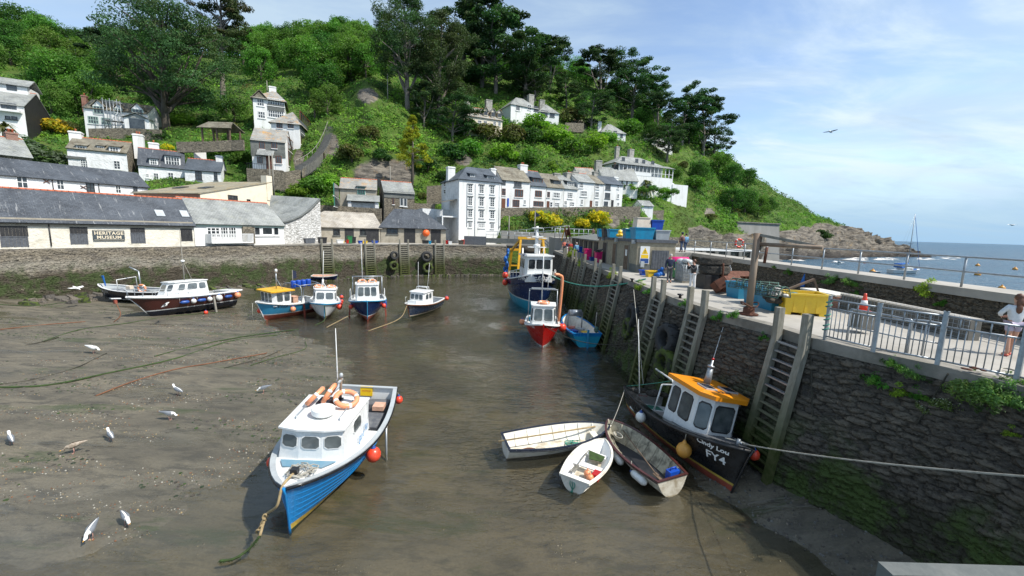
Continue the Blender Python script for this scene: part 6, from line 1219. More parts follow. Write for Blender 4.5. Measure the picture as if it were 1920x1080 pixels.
def dinghy(lb,L,B,pos,head,zb,zm,mo,mi,rail,fl,ribs=7,thw=(.25,.55),heel=0,tr=.72,lining_m=None):
 b=Boat("dinghy",lb,L,B,pos,head,zb,zm,zm+.03,tr,.28,heel,0,"dinghy",.36,.75,.12,.45);b.hull([(.1,mo)],mo,True,20,.06,mo);b.gunwale(.05,rail,rail,.022,.03);b.well(0,.985,.13,mi,fl,ribs)
 for f in thw:z=.34*zm/.5;p=b.pt(f,z,1,-.08);MB().box(p.x-.12,-p.y,z,p.x+.12,p.y,z+.035).build("thwart",mi,b.t)
 return b
b=dinghy("long white dinghy with a dark rail lying side-on, an oar along it",4.2,1.5,(1.92,14.15,-.06),17,.72,.56,"old_white_clean","old_white_clean","dark_navy","old_white",8,(.86,),4)
m=MB();m.tube([(-2.35,.05,.60),(1.6,.25,.58)],.028,7);o=m.build("oar","varnish");o.data.materials[0]=MAT["rope"];o.matrix_world=b.M;tag(o,"long tan oar lying along the dark-railed white dinghy, poking over its stern","oar")
m=MB();rg2=random.Random(9)
for k in range(7):c=(rg2.uniform(.4,.8),rg2.uniform(-.2,.15));m.tube([(c[0]+.16*math.cos(a),c[1]+.1*math.sin(a),.16+.012*k)for a in np.linspace(0,5.8,12)],.014,5)
o=m.build("rope_coil","rope_green");o.matrix_world=b.M;tag(o,"green rope coil in the dark-railed white dinghy","rope")
m=MB()
for k in range(5):m.tube([(-1.5+.3*math.cos(a)+.06*k,-.15+.16*math.sin(a),.16+.012*k)for a in np.linspace(0,5.8,12)],.014,5)
o=m.build("rope_coil","rope_rust");o.matrix_world=b.M;tag(o,"brown rope loops in the stern of the dark-railed white dinghy","rope")
b=dinghy("small stubby all-white dinghy in the middle, two orange floats inside",2.75,1.3,(2.82,12.72,-.05),58,.58,.46,"old_white_clean","white_paint","old_white_clean","old_white",0,(.10,.42,.72))
m=MB();m.tube([(-.9,.25,.42),(.55,.28,.44)],.02,6);m.box(-.95,.17,.40,-.6,.33,.42);o=m.build("oar","wood_grey");o.matrix_world=b.M;tag(o,"grey oar lying in the small all-white dinghy","oar")
for k,(x,y,lb)in enumerate(((-.55,-.12,"orange float in the small all-white dinghy, left of the pair"),(-.72,-.27,"orange float in the small all-white dinghy, right of the pair"))):buoy(lb,b.w((x,y,.28)),.12,"orange_float",neck="orange_float",cat="float",group="orange floats in the small dinghy")
m=MB();m.box(-.62,-.5,.14,-.3,-.28,.36);o=m.build("fuel_can","red_paint");o.matrix_world=b.M;tag(o,"red can beside the orange floats in the small all-white dinghy","can")
m=MB();[m.tube(smooth([(-1.33,.05+.04*k,.42),(-1.42,.08*k-.05,.3),(-1.40,.03,.12),(-1.42,.12-.05*k,-.02)],4),.014,5)for k in range(3)];o=m.build("mooring_rope","rope_green");o.matrix_world=b.M;tag(o,"frayed turquoise rope hanging from the small dinghy's transom","rope")
m=MB();m.add([(.55,-.32,.40),(.62,.3,.41),(.2,.12,.34),(.3,-.3,.33)],[(0,1,2,3)]);o=m.build("cloth_rag","net_green");o.modifiers.new("s",'SOLIDIFY').thickness=.02;o.data.materials[0]=MAT["rope_weed"];o.matrix_world=b.M;tag(o,"olive rag draped over the small dinghy's forward seat","rag")
b=dinghy("grubby dinghy with brown rails and a dark floor beside the black boat",3.7,1.5,(4.58,13.3,-.05),108.5,.80,.60,"old_white","grubby_inside","maroon_paint","black_plastic",9,(.9,),-5)
m=MB();m.tube([(1.3,-.3,.55),(-1.25,.1,.36)],.022,6);m.box(-1.5,.02,.34,-1.1,.16,.365);o=m.build("oar","wood_brown");o.matrix_world=b.M;tag(o,"brown oar lying down the middle of the brown-railed dinghy","oar")
t=thing("jerrycan","blue jerrycan in the stern of the brown-railed dinghy","jerrycan");t.matrix_world=b.M@TR((-1.5,-.3,.32));MB().hexa([(-.13,-.2,0),(.13,-.2,0),(.13,.2,0),(-.13,.2,0),(-.11,-.18,.3),(.11,-.18,.3),(.11,.18,.3),(-.11,.18,.3)]).build("body","blue_plastic",t);MB().tube([(0,-.12,.3),(0,-.1,.38),(0,.08,.38),(0,.1,.3)],.022,6).build("handle","blue_plastic",t)
m=MB();rg2=random.Random(10)
for k in range(6):m.tube([(1.0+(.14+.02*k)*math.cos(a),.1+.12*math.sin(a),.5+.02*k)for a in np.linspace(0,5.9,12)],.016,5)
o=m.build("rope_coil","rope_pale");o.matrix_world=b.M;tag(o,"grey rope coil in the bow of the brown-railed dinghy","rope")
for k,(f,lb)in enumerate(((.52,"white sausage fender on the brown-railed dinghy, nearer its bow"),(.2,"white sausage fender on the brown-railed dinghy, nearer its stern"))):
 p,q=b.pt(f,.36,1,.14),b.pt(f+.08,.38,1,.14);sausage(lb,b.w(p),b.w(q)-b.w(p),.66,.13,"white_float","white fenders along the dinghy")
b=Boat("trawler","big navy and turquoise trawler with a yellow gantry moored at the far quay",11.6,5.0,(2.0,43.1,-1.1),-82,5.2,3.9,4.0,.82,1.5,heel=0,fore=1.0,wide=.45,cat="trawler",full=.30,bowp=1.0)
b.hull([(2.15,"cyan_paint"),(2.27,"steel_white")],"navy_paint",strake_m="navy_paint",strake=.15);b.gunwale(.14,"boat_white","steel_white",.06);b.deck(0,1,"deck_grey",.7,.08,.1)
h=b.house(1.4,4.1,1.5,1.4,4.2,6.6,"boat_white","boat_white",rake=-.12,tin=.06,fz=(.50,.88),sides=((.08,.3),(.38,.6),(.68,.92)),front=33,cut=.35,ov=.15,rth=.12,glass="glass")
m=MB();m.box(1.7,-1.52,6.62,3.95,1.52,6.75);m.build("roof_band","navy_paint",b.t)
m=MB();m.prism([(4.0,-1.35,4.1),(5.1,-.95,4.25),(5.1,.95,4.25),(4.0,1.35,4.1)],(0,0,0),(0,0,.75));m.build("whaleback","boat_white",b.t)
m=MB();m.tube([(2.4,0,6.7),(2.4,0,9.5)],[.22,.13],10);m.build("mast","boat_white",b.t)
for z,w in((7.4,.9),(8.3,1.0),(9.3,.5)):m=MB();m.box(2.1,-w,z,2.7,w,z+.08);m.build("mast_platform","boat_white",b.t)
MB().box(2.65,-.55,8.42,2.85,.55,8.55).build("radar_bar","white_paint",b.t);m=MB();m.lathe([(.3,0),(.34,.05),(.34,.2),(.1,.3)],(2.5,0,7.48),14);m.build("radar","white_paint",b.t)
m=MB();
for sd in(1,-1):m.bar((-4.3,sd*1.9,3.3),(-3.5,sd*1.7,6.7),.26,.22);m.bar((-3.5,sd*1.7,6.75),(-.3,sd*1.2,8.1),.24,.2);m.bar((-.3,sd*1.2,8.15),(.5,sd*1.5,5.0),.22,.2)
m.bar((-3.5,-1.9,6.85),(-3.5,1.9,6.85),.28,.24);m.bar((-.3,-1.5,8.25),(-.3,1.5,8.25),.28,.26);m.bar((-4.1,-1.9,5.0),(-4.1,1.9,5.0),.18,.18);m.build("gantry","yellow_paint",b.t)
m=MB();m.tube([(-2.2,-1.0,6.9),(-2.2,1.0,6.9)],.5,12);m.build("net_drum","net_black",b.t);m=MB();m.tube([(-.6,-.9,3.3),(-.6,-.9,7.2)],.1,7);m.tube([(-.6,.9,3.3),(-.6,.9,7.2)],.1,7);m.build("derrick","boat_white",b.t)
m=MB();rg2=random.Random(12)
for k in range(9):m.ball((-4.6+rg2.uniform(-.3,.3),-2.1+rg2.uniform(-.2,.2),4.2+.3*k),rg2.uniform(.2,.35),7,sc=(1,.7,1.2))
m.build("net_bundle","canvas_blue",b.t)
m=MB()
for i in range(13):t_=.58+.4*i/12;
for sd in(1,-1):m.tube([b.pt(t_,b.sh(t_),sd,-.08)+Vector((0,0,.75))for t_ in np.linspace(.45,.8,9)],.03,6);[m.tube([b.pt(t_,b.sh(t_),sd,-.08),b.pt(t_,b.sh(t_),sd,-.08)+Vector((0,0,.75))],.03,6)for t_ in np.linspace(.45,.8,6)]
m.build("railing","steel_white",b.t)
b.text("FH665",.62,4.0,4.45,-1,"letters_white","number_lettering",.05,.1);b.text("FH665",.62,4.0,4.45,1,"letters_white","number_lettering",-.05,-.1)
xm=5.05
def em(u,v):
 yv=u;s_=1 if yv>=0 else-1;q=b.at(5.6-abs(yv)*.62,4.45+v,s_,.03);return q
ring=MB();
for r0,r1 in((.36,.46),):
 k=24;vs=[em(r*math.cos(2*math.pi*j/k),r*math.sin(2*math.pi*j/k))for r in(r0,r1)for j in range(k)];ring.add(vs,[(j,(j+1)%k,k+(j+1)%k,k+j)for j in range(k)])
for sd in(1,-1):
 for v in(-.16,.02,.2):ring.add([em(sd*.5,v),em(sd*(.95+.3*v),v+.04),em(sd*(.95+.3*v),v+.12),em(sd*.5,v+.1)],[(0,1,2,3)])
k=18;vs=[em(r*math.cos(a),r*1.1*math.sin(a))for r in(.15,.27)for a in np.linspace(.7,5.6,k)];ring.add(vs,[(j,j+1,k+j+1,k+j)for j in range(k-1)]);ring.build("emblem","letters_white",b.t,fix=False)
for x,lb in((.42,"red buoy hanging at the trawler's side, lower of two"),(.5,"red buoy hanging at the trawler's side, upper of two")):buoy(lb,b.w(b.pt(x,3.4 if x<.45 else 4.3,-1,.3)),.33,"red_float",line=b.w(b.pt(x,b.sh(x),-1,0)))
rope("turquoise mooring rope sagging from the trawler's bow to the quay",sag(b.w((5.2,1.0,4.9)),(8.0,24.2,5.3),.7),.05,"rope_green");m=MB();m.box(-5.2,-.1,-.6,-4.6,.1,1.2);m.build("rudder","cyan_paint",b.t);TRW=b
b=Boat("fishing_boat","small red fishing boat with a white wheelhouse afloat below the trawler",5.8,2.65,(2.35,29.6,-.42),-93,2.15,1.5,1.5,.85,.55,fore=.3)
b.hull([(.42,"navy_paint"),(.50,"steel_white")],"red_paint",strake_m="red_paint");b.gunwale(.15,"boat_white","boat_white",.045);b.well(0,.5,.8,"boat_white","deck_grey");b.deck(.5,1,"boat_white",.02,.05,.1)
b.house(-.1,1.5,.95,.92,1.3,3.1,"boat_white",None,.12,.1,(.42,.9),((.2,.75),),2,.25,.07);m=MB();b.text("FY52",.3,1.9,1.78,-1,"letters_white","number_lettering");b.text("FY52",.3,1.9,1.78,1,"letters_white","number_lettering")
lifebuoy("orange lifebuoy flat on the red boat's roof",b.M@TR((.9,0,3.3)),.36);m=MB()
for sd in(1,-1):m.tube([(-.9,sd*1.1,1.5),(-.8,sd*1.05,4.0)],.04,6)
m.tube([(-.8,-1.1,4.0),(-.8,1.1,4.0)],.05,6);m.box(-1.2,-.9,4.03,-.5,.9,4.08);m.build("gantry","galvanised",b.t);MB().tube([(-.6,-.1,3.2),(-.6,-.1,7.2)],[.05,.03],6).build("mast","steel_white",b.t);MB().tube([(-.4,.3,4.0),(-.4,.35,5.3)],.02,5).build("aerial","steel_white",b.t)
MB().tube(smooth([(-1.0,1.25,1.4),(-1.0,1.4,4.6),(-.9,1.2,5.1),(-.7,.8,5.2)],5),.11,8).build("hose_arm","orange_float",b.t)
m=MB();m.lathe([(.3,0),(.3,.25),(.26,.3)],(-.9,-.75,1.5),12);m.build("pot_hauler","cyan_paint",b.t);buoy("peach buoy on the red boat's left side",b.w(b.pt(.45,1.55,-1,.2)),.22,"orange_float",line=b.w(b.pt(.45,1.6,-1)));buoy("orange buoy hanging between the red boat and the blue wooden boat",b.w(b.pt(.6,1.45,1,.25)),.3,"red_float",line=b.w(b.pt(.6,1.6,1)))
rope("thin rope sagging from the red boat's bow past the black tyre to the quay ladder",sag(b.w((2.7,.1,2.0)),(7.9,18.2,3.7),1.0,20),.022,"rope_dark");FY52=b
b=Boat("wooden_boat","open turquoise-sterned wooden boat full of gear, rudder toward us beside the red boat",5.6,2.3,(5.05,30.2,-.2),96,1.45,1.15,1.2,.86,.4,fore=.3);b.hull([(.22,"rope_rust")],"cyan_paint",True,strake_m="blue_paint",strake=.2);b.gunwale(.1,"blue_paint","blue_paint",.04);b.well(0,.97,.45,"old_white_clean","deck_grey",9)
m=MB();m.box(-2.98,-.06,.2,-2.84,.06,1.5);m.build("rudder","sky_paint",b.t);m=MB();m.box(-2.95,-.05,-.5,-2.85,.07,.19);m.build("rudder_blade","rope_rust",b.t);rg2=random.Random(14)
for k,(c,lb)in enumerate((("yellow_plastic","yellow crate in the blue wooden boat"),("blue_plastic","blue crate in the blue wooden boat"),("grey_plastic","grey box in the blue wooden boat"),("salmon_plastic","orange tub in the blue wooden boat"))):
 m=MB();m.box(-.28,-.22,0,.28,.22,.3);m.box(-.32,-.26,.3,.32,.26,.35);o=m.build("crate",c);o.matrix_world=b.M@TR((-.9+k*.55,(-.4,.35,-.3,.3)[k],.5))@RX(20*k,'Z');tag(o,lb,"crate")
m=MB();m.tube([(.7,-.5,1.95),(.7,.5,1.95)],.25,10);m.tube([(.7,-.55,.5),(.7,-.55,2.0)],.05,6);m.tube([(.7,.55,.5),(.7,.55,2.0)],.05,6);m.build("net_hauler","galvanised",b.t);MB().tube([(-2.2,-.7,1.2),(-2.25,-.75,2.6)],.03,5).build("pole","rope_pale",b.t);MB().ball((-2.2,-.8,1.35),.18,8,sc=(1,1,1.4)).build("buoy_bundle","net_green",b.t)
lifebuoy("orange lifebuoy hung on the blue wooden boat's left side",b.M@TR(b.pt(.35,1.05,1,.12))@RX(90),.32)
b=Boat("fishing_boat","light blue boat with an orange wheelhouse roof aground, first of the row of four",5.4,2.4,(-19.5,34.4,-.1),-114,1.78,1.35,1.35,.84,.7,heel=-3,fore=.35);b.hull([(.55,"antifoul_red"),(.63,"steel_white")],"sky_paint",strake_m="boat_white",strake=.13);b.gunwale(.15,"boat_white","steel_white",.04);b.well(0,.55,.75,"boat_white","deck_grey");b.deck(.55,1,"boat_white",.02,.05,.1)
b.house(.2,1.7,.88,.82,1.3,2.5,"boat_white","yellow_paint",-.1,.02,(.3,.92),((.1,.45),(.55,.92)),33,.2,.22,.09);b.text("FY123",.36,1.15,1.28,1,"letters_black","number_lettering",.0,.15);m=MB();m.tube([(.9,0,2.6),(.9,0,4.0)],.04,6);m.tube([(.6,-.4,2.6),(.9,0,3.5),(.6,.4,2.6)],.025,5);m.build("mast","galvanised",b.t);MB().lathe([(.1,0),(.1,.25),(.03,.3)],(.9,0,4.0),8).build("mast_lamp","white_paint",b.t)
m=MB();[m.tube(smooth([(x,-1.15,1.3),(x,-1.1,2.5),(x,-.7,2.85),(x,.7,2.85),(x,1.1,2.5),(x,1.15,1.3)],4),.04,6)for x in(-2.6,-.6)];m.tube([(-2.6,.8,2.8),(-.6,.8,2.8)],.035,6);m.tube([(-2.6,-.8,2.8),(-.6,-.8,2.8)],.035,6);m.build("gantry","galvanised",b.t)
for k in range(4):tag((lambda o:(setattr(o,'matrix_world',b.M@TR((-2.2+.5*k,.0,2.55))),o)[1])(MB().lathe([(.2,-.02),(.22,.05),(.22,.5),(.2,.57),(.08,.58)],n=12).build("drum","blue_plastic")),"blue plastic drum racked over the stern of the orange-roofed boat","drum","blue drums in a row over the stern")
m=MB();m.box(-.25,-.25,0,.25,.25,.5);m.box(-.28,-.28,.5,.28,.28,.55);o=m.build("crate","tarp_pink");o.matrix_world=b.M@TR((-.35,.5,1.35));tag(o,"tan box behind the orange-roofed wheelhouse","box")
for x,z,sd,r,mm_,lb in((.97,.9,-1,.2,"red_float","red ball fender under the bow of the orange-roofed boat"),(.55,.95,1,.22,"orange_float","peach ball fender on the side of the orange-roofed boat"),(.2,.9,1,.23,"salmon_plastic","pink ball fender between the orange-roofed boat and the white boat")):buoy(lb,b.w(b.pt(x,z,sd,.2)),r,mm_,line=b.w(b.pt(x,b.sh(x),sd)))
MB().bar(b.pt(.36,1.2,1,.08),b.pt(.36,1.2,1,.2)+Vector((0,0,-1.2)),.12,.1).build("drying_leg","antifoul_red",b.t);rope("thin anchor line falling from the orange-roofed boat's bow",[b.w((2.95,0,1.7)),b.w((2.9,-.1,.0))],.015,"rope_pale");t=thing("marker_flag","black and white flag on a stick behind the orange-roofed boat","flag",b.w((-1.4,-.9,1.3)));MB().tube([(0,0,0),(0,0,2.6)],.025,5).build("stick","wood_grey",t);MB().prism([(0,0,2.6),(.28,.1,2.5),(.3,.1,1.9),(0,0,1.8)],(0,0,0),(0,.02,0)).build("cloth","cloth_navy",t)
def cabin_boat(lb,L,B,pos,head,zz_,bands,top,strake,rail,hs,heel=0,gun="boat_white",**k):
 b=Boat("fishing_boat",lb,L,B,pos,head,*zz_,.84,.6,heel,fore=.3,**k);b.hull(bands,top,strake_m=strake,strake=.12);b.gunwale(.15,gun,rail,.045);b.well(0,.48,.65,"boat_white","deck_grey");b.deck(.48,1,"boat_white",.02,.06,.1);b.house(*hs[0],**hs[1]);return b
b=cabin_boat("white-hulled cabin boat with orange lifebuoys on its roof aground in the row",5.6,2.5,(-16.6,35.3,-.1),-66,(1.6,1.3,1.3),[(.42,"wood_brown")],"boat_white","sky_paint","sky_paint",((-.3,1.55,.98,.92,1.2,2.55),dict(rake=.25,tin=.1,fz=(.40,.82),sides=((.15,.42),(.55,.85)),front=2,cut=.2)),-3)
MB().tube([(.2,-.2,2.6),(.15,-.2,5.8)],[.035,.02],6).build("aerial","steel_white",b.t);m=MB();m.tube([(.2,-.2,2.6),(.2,-.2,3.3)],.08,8);m.tube([(-.1,-.5,2.62),(.2,-.2,3.1),(.5,.1,2.62)],.03,5);m.build("mast","steel_white",b.t);GB="orange lifebuoys on the row boats"
lifebuoy("orange lifebuoy on the white-hulled boat's roof, left one",b.M@TR((.75,-.5,2.75))@RX(12,'Y'),.3);lifebuoy("orange lifebuoy on the white-hulled boat's roof, right one",b.M@TR((.75,.48,2.75))@RX(12,'Y'),.3)
for k,(x,z)in enumerate(((.62,.95),(.36,1.0),(.3,1.15),(.2,1.45),(.5,.9))):buoy(["biggest pink-red buoy on the white-hulled boat's right side","red buoy second along the white-hulled boat's right side","red buoy third along the white-hulled boat's right side","red buoy nearest the stern on the white-hulled boat","red buoy tucked behind the biggest on the white-hulled boat"][k],b.w(b.pt(x,z,1,.2)),.24 if k==0 else .17,"red_float",line=b.w(b.pt(x,b.sh(x),1)))
b.text("EILEEN",.13,1.75,1.22,1,"letters_black","name_lettering");rope("green rope from the white-hulled boat's bow to the mud",smooth([b.w((2.75,0,1.5)),b.w((2.85,.05,.3)),gp(590,610,.05)],5),.03,"rope_weed");b.bar("handrail",[(-.3,.95,2.2),(-.35,1.0,2.55),(-1.2,1.05,2.4)],.02,"steel_white")
b=cabin_boat("navy boat with a tall white cabin and sky-blue rail, aground bow-on in the row",6.2,3.15,(-12.9,35.75,-.1),-71,(1.95,1.5,1.45),[(.50,"antifoul_red"),(.58,"steel_white")],"navy_paint","sky_paint","sky_paint",((-.4,1.35,1.05,1.0,1.4,3.0),dict(rake=.15,tin=.1,fz=(.40,.88),sides=((.1,.45),(.55,.9)),front=33,cut=.18)),0)
m=MB();[m.tube([(-.9,sd*1.25,1.5),(-.9,sd*1.25,3.5)],.05,6)for sd in(1,-1)];m.tube([(-.9,-1.3,3.5),(-.9,1.3,3.5)],.06,6);m.tube([(-.9,-1.25,3.0),(.3,-1.2,3.5)],.03,5);m.tube([(-.2,-.6,3.1),(-.2,-.55,3.4),(-.2,.55,3.4),(-.2,.6,3.1)],.04,6);m.build("gantry","galvanised",b.t);MB().tube([(-.2,-.4,3.4),(-.2,-.45,6.6)],[.04,.02],6).build("aerial","steel_white",b.t)
lifebuoy("orange lifebuoy on the tall navy boat's roof, left one",b.M@TR((.65,-.42,3.22))@RX(25,'Y'),.3);lifebuoy("orange lifebuoy on the tall navy boat's roof, right one",b.M@TR((.65,.42,3.22))@RX(25,'Y'),.3)
for sd,lb in((1,"red ball fender on the tall navy boat's right bow"),(-1,"red ball fender on the tall navy boat's left bow")):buoy(lb,b.w(b.pt(.66,1.1,sd,.2)),.2,"red_float",line=b.w(b.pt(.66,1.5,sd)));MB().bar(b.pt(.55,1.2,sd,.1),b.pt(.55,1.2,sd,.18)+Vector((0,0,-1.2)),.12,.1).build("drying_leg","antifoul_red",b.t);b.bar("handrail",smooth([b.pt(.5,1.5,sd,-.1),b.pt(.47,1.5,sd,-.1)+Vector((0,0,.8)),b.pt(.3,1.5,sd,-.1)+Vector((0,0,.8)),b.pt(.28,1.5,sd,-.1)],4),.03,"steel_white")
sausage("dark blue sausage fender on the tall navy boat's right side",b.w(b.pt(.45,1.0,1,.16)),(0,0,1),.8,.16,"blue_float");rope("tan mooring rope from the tall navy boat's bow with a knot halfway",smooth([b.w((3.05,0,1.8)),gp(672,582,.6),gp(612,614,.03)],6),.03,"rope")
b=cabin_boat("dark navy boat with a red-trimmed stern and twin aerials, last of the row",6.2,2.3,(-8.3,37.1,-.1),-103,(1.5,1.15,1.15),[(.34,"antifoul_green"),(.42,"cream_plastic")],"navy_grey","varnish","varnish",((-.5,1.35,.82,.78,1.05,2.25),dict(rake=.12,tin=.08,fz=(.50,.88),sides=((.2,.5),(.6,.9)),front=33,cut=.16)),-2,"boat_white")
m=MB();m.prism([(1.25,-.6,1.2),(2.2,-.4,1.35),(2.2,.4,1.35),(1.25,.6,1.2)],(0,0,0),(0,0,.32));m.build("cuddy","boat_white",b.t)
for y in(-.45,.45):MB().tube([(.1,y,2.3),(.0,y*1.25,4.9)],[.025,.014],6).build("aerial","steel_white",b.t)
m=MB();m.tube([(.3,-.55,2.25),(.3,-.5,2.65),(.3,.5,2.65),(.3,.55,2.25)],.035,6);m.tube([(-.1,-.55,2.25),(-.1,-.5,2.65),(-.1,.5,2.65),(-.1,.55,2.25)],.035,6);m.build("roof_rail","steel_white",b.t);buoy("orange-red ball fender at the stern of the dark navy boat with twin aerials",b.w(b.pt(.03,1.2,1,.2)),.2,"red_float",line=b.w(b.pt(.03,1.15,1)))
b.bar("pulpit",smooth([b.pt(.75,b.sh(.75),-1),b.pt(.8,b.sh(.8),-1)+Vector((0,0,.5)),b.pt(.7,b.sh(.7),-1)+Vector((0,0,.5))],4),.02,"steel_white");rope("long tan rope from the last navy boat's bow down to the water",smooth([b.w((3.05,0,1.4)),gp(748,598,.35),gp(690,621,.02)],6),.03,"rope")
b=Boat("cabin_cruiser","long maroon-sided cruiser with a white cabin, fenders along its side, aground on the mud",7.7,2.8,(-27.9,34.0,.05),-114,1.95,1.55,1.5,.82,1.2,heel=4,fore=.6,cat="cruiser");b.hull([(.62,"dark_navy"),(.70,"steel_white")],"maroon_paint",strake_m="boat_white",strake=.14);b.gunwale(.2,"boat_white","boat_white",.05);b.well(0,.34,.95,"boat_white","deck_grey");b.deck(.34,1,"boat_white",.0,.1,.1)
b.house(-1.4,1.75,1.12,.95,1.5,2.75,"boat_white",None,.55,.14,(.48,.88),((.06,.26),(.32,.60),(.68,.86)),3,.3,.08,.08);m=MB();m.prism([(1.6,-.85,1.55),(2.9,-.45,1.72),(2.9,.45,1.72),(1.6,.85,1.55)],(0,0,0),(0,0,.22));m.build("coachroof","boat_white",b.t);m=MB();m.box(-4.2,-1.2,1.5,-3.0,1.2,1.62);m.build("aft_deck","boat_white",b.t)
m=MB();m.tube([(-.2,0,2.85),(-.25,0,4.6),(-.3,0,7.2)],[.06,.035,.015],7);m.tube([(-.6,-.35,2.85),(-.25,0,4.5),(-.6,.35,2.85)],.025,5);m.build("mast","wood_grey",b.t);MB().lathe([(.12,0),(.14,.06),(.14,.16),(.02,.2)],(-.25,0,4.4),10).build("radar_dome","white_paint",b.t)
m=MB()
for sd in(1,-1):
 m.tube([b.pt(t_,b.sh(t_),sd,-.06)+Vector((0,0,.62))for t_ in np.linspace(.45,.985,12)],.02,6);[m.tube([b.pt(t_,b.sh(t_),sd,-.06),b.pt(t_,b.sh(t_),sd,-.06)+Vector((0,0,.62))],.018,5)for t_ in np.linspace(.45,.985,7)]
m.build("guard_rail","galvanised",b.t);MB().prism([(4.2,-.2,1.88),(4.75,-.12,1.94),(4.75,.12,1.94),(4.2,.2,1.88)],(0,0,0),(0,0,.07)).build("bow_platform","boat_white",b.t);MB().bar((4.5,-.12,1.7),(4.5,.12,1.7),.16,.3).build("anchor","antifoul_red",b.t)
for k,(f,kind,lb)in enumerate(((.58,'b',"blue sausage fender on the maroon cruiser, nearest its bow"),(.50,'w',"white ball fender on the maroon cruiser, first from its bow"),(.42,'b',"blue sausage fender amidships on the maroon cruiser"),(.34,'w',"white ball fender amidships on the maroon cruiser, smaller one"),(.24,'W',"largest white ball fender on the maroon cruiser"),(.13,'b',"blue sausage fender on the maroon cruiser, nearest its stern"),(.02,'o',"peach ball fender at the maroon cruiser's stern corner"))):
 p=b.pt(f,1.12,1,.17)
 if kind=='b':sausage(lb,b.w(p),b.w(b.pt(f+.05,1.12,1,.17))-b.w(p),.62,.14,"blue_float")
 else:buoy(lb,b.w(p),.27 if kind in 'Wo' else .2,"orange_float" if kind=='o' else "white_float",line=b.w(b.pt(f,b.sh(f),1)))
MB().bar(b.pt(.3,1.3,1,.1),b.pt(.3,1.3,1,.25)+Vector((0,0,-1.4)),.16,.14).build("drying_leg","wood_grey",b.t);m=MB();m.lathe([(.28,-.05),(.28,.05)],(-3.6,.3,.35),14,M=RX(90,'Y').to_3x3());m.build("propeller","rust",b.t);buoy("small pink-red buoy on the mud under the maroon cruiser's stern",gp(386,586,.22),.16,"red_float")
rope("rusty chain and rope from the maroon cruiser's bow to the mud",smooth([b.w((4.5,0,1.75)),gp(226,590,.9),gp(212,605,.35)],5),.03,"rope_rust");CR=b
b=Boat("workboat","dark open workboat with white registration letters behind the maroon cruiser",6.4,2.3,(-35.4,37.2,.3),177,1.55,1.15,1.15,.8,.5,heel=-3,fore=.3);b.hull([(.3,"black_paint"),(.38,"steel_white")],"dark_navy",strake_m="black_paint");b.gunwale(.14,"boat_white","black_paint",.05);b.well(0,.95,.5,"grey_plastic","deck_grey",6);b.text("DR171",.45,2.0,1.02,1,"letters_white","number_lettering",.0,.1);b.text("FH",.2,2.3,.72,1,"letters_white","port_lettering")
m=MB();m.box(-1.4,-.4,.5,-.6,.4,1.2);m.tube([(-1,0,1.2),(-1,0,2.9)],.06,6);m.tube([(-1,0,2.9),(-.4,.2,3.3)],.06,6);m.build("net_hauler","galvanised",b.t);m=MB();m.tube([(.3,-.9,1.1),(.3,-.9,2.2),(.3,.9,2.2),(.3,.9,1.1)],.04,6);m.build("gantry","steel_white",b.t);m=MB();[m.ball((.9+.3*k,.1*(-1)**k,1.0),.28,7,sc=(1,1.2,.6))for k in range(4)];m.build("net_heap","gull_grey",b.t);MB().prism([(2.4,0,1.4),(2.5,.1,2.4),(2.35,.1,2.4)],(0,0,0),(0,.1,0)).build("blue_flag","canvas_blue",b.t)
lifebuoy("orange lifebuoy in the dark open workboat, partly hidden by the cruiser",b.M@TR((-1.6,.5,1.4))@RX(90),.34);MB().box(-.1,-.2,1.15,.3,.2,1.5).build("cream_box","cream_plastic",b.t)
b=dinghy("small pink-decked rowing boat on the weed below the far harbour wall",3.4,1.5,(-26.2,56.3,.25),8,.75,.6,"navy_paint","tarp_pink","boat_white","tarp_pink",0,(.3,.6),6)
b=Boat("sailing_yacht","white sailing yacht with a blue cover moored outside the sea wall",8.6,2.9,(98.2,101.5,-.5),8,1.7,1.4,1.4,.6,1.0,fore=.5,cat="yacht");b.hull([(.55,"dark_navy"),(.65,"steel_white")],"boat_white",strake_m="boat_white");b.gunwale(.15,"boat_white");b.deck(0,1,"boat_white",.03,.08,.05);b.house(-1.4,2.2,.95,.6,1.35,1.95,"boat_white",None,.3,.1,(.3,.8),((.1,.9),),3,.3,.03,.05);m=MB();m.tube([(.6,0,1.9),(.25,0,15.2)],[.09,.06],7);m.tube([(.45,-.6,8),(.45,.6,8)],.04,5);m.build("mast","galvanised",b.t)
m=MB();m.tube([(.5,0,3.0),(-3.3,0,2.9)],[.22,.14],8);m.build("boom_cover","canvas_blue",b.t);m=MB();m.prism([(-1.3,-1,1.9),(-1.3,1,1.9),(-1.5,.9,2.7),(-1.5,-.9,2.7)],(0,0,0),(-.9,0,.1));m.build("spray_hood","canvas_blue",b.t);MB().tube([(4.2,0,1.8),(.3,0,15)],.05,6).build("furled_sail","canvas_blue",b.t);m=MB();[m.tube([b.pt(.45,1.4,sd),(.27,0,14.8)],.012,4)for sd in(1,-1)];m.tube([(-4.2,0,1.5),(.25,0,15)],.012,4);m.build("rigging","galvanised",b.t);m=MB();m.box(1.2,-.98,1.5,2.2,-.9,1.8);m.build("dodger","canvas_blue",b.t)
b=Boat("tender","small grey inflatable tender behind the moored yacht",2.6,1.3,(90.8,101.0,-.1),10,.5,.45,.45,.8,.3,cat="tender");b.hull([(.05,"grey_plastic")],"grey_plastic",strake_m="grey_plastic",n=12);b.deck(0,1,"gull_grey",.1,.0,.02)
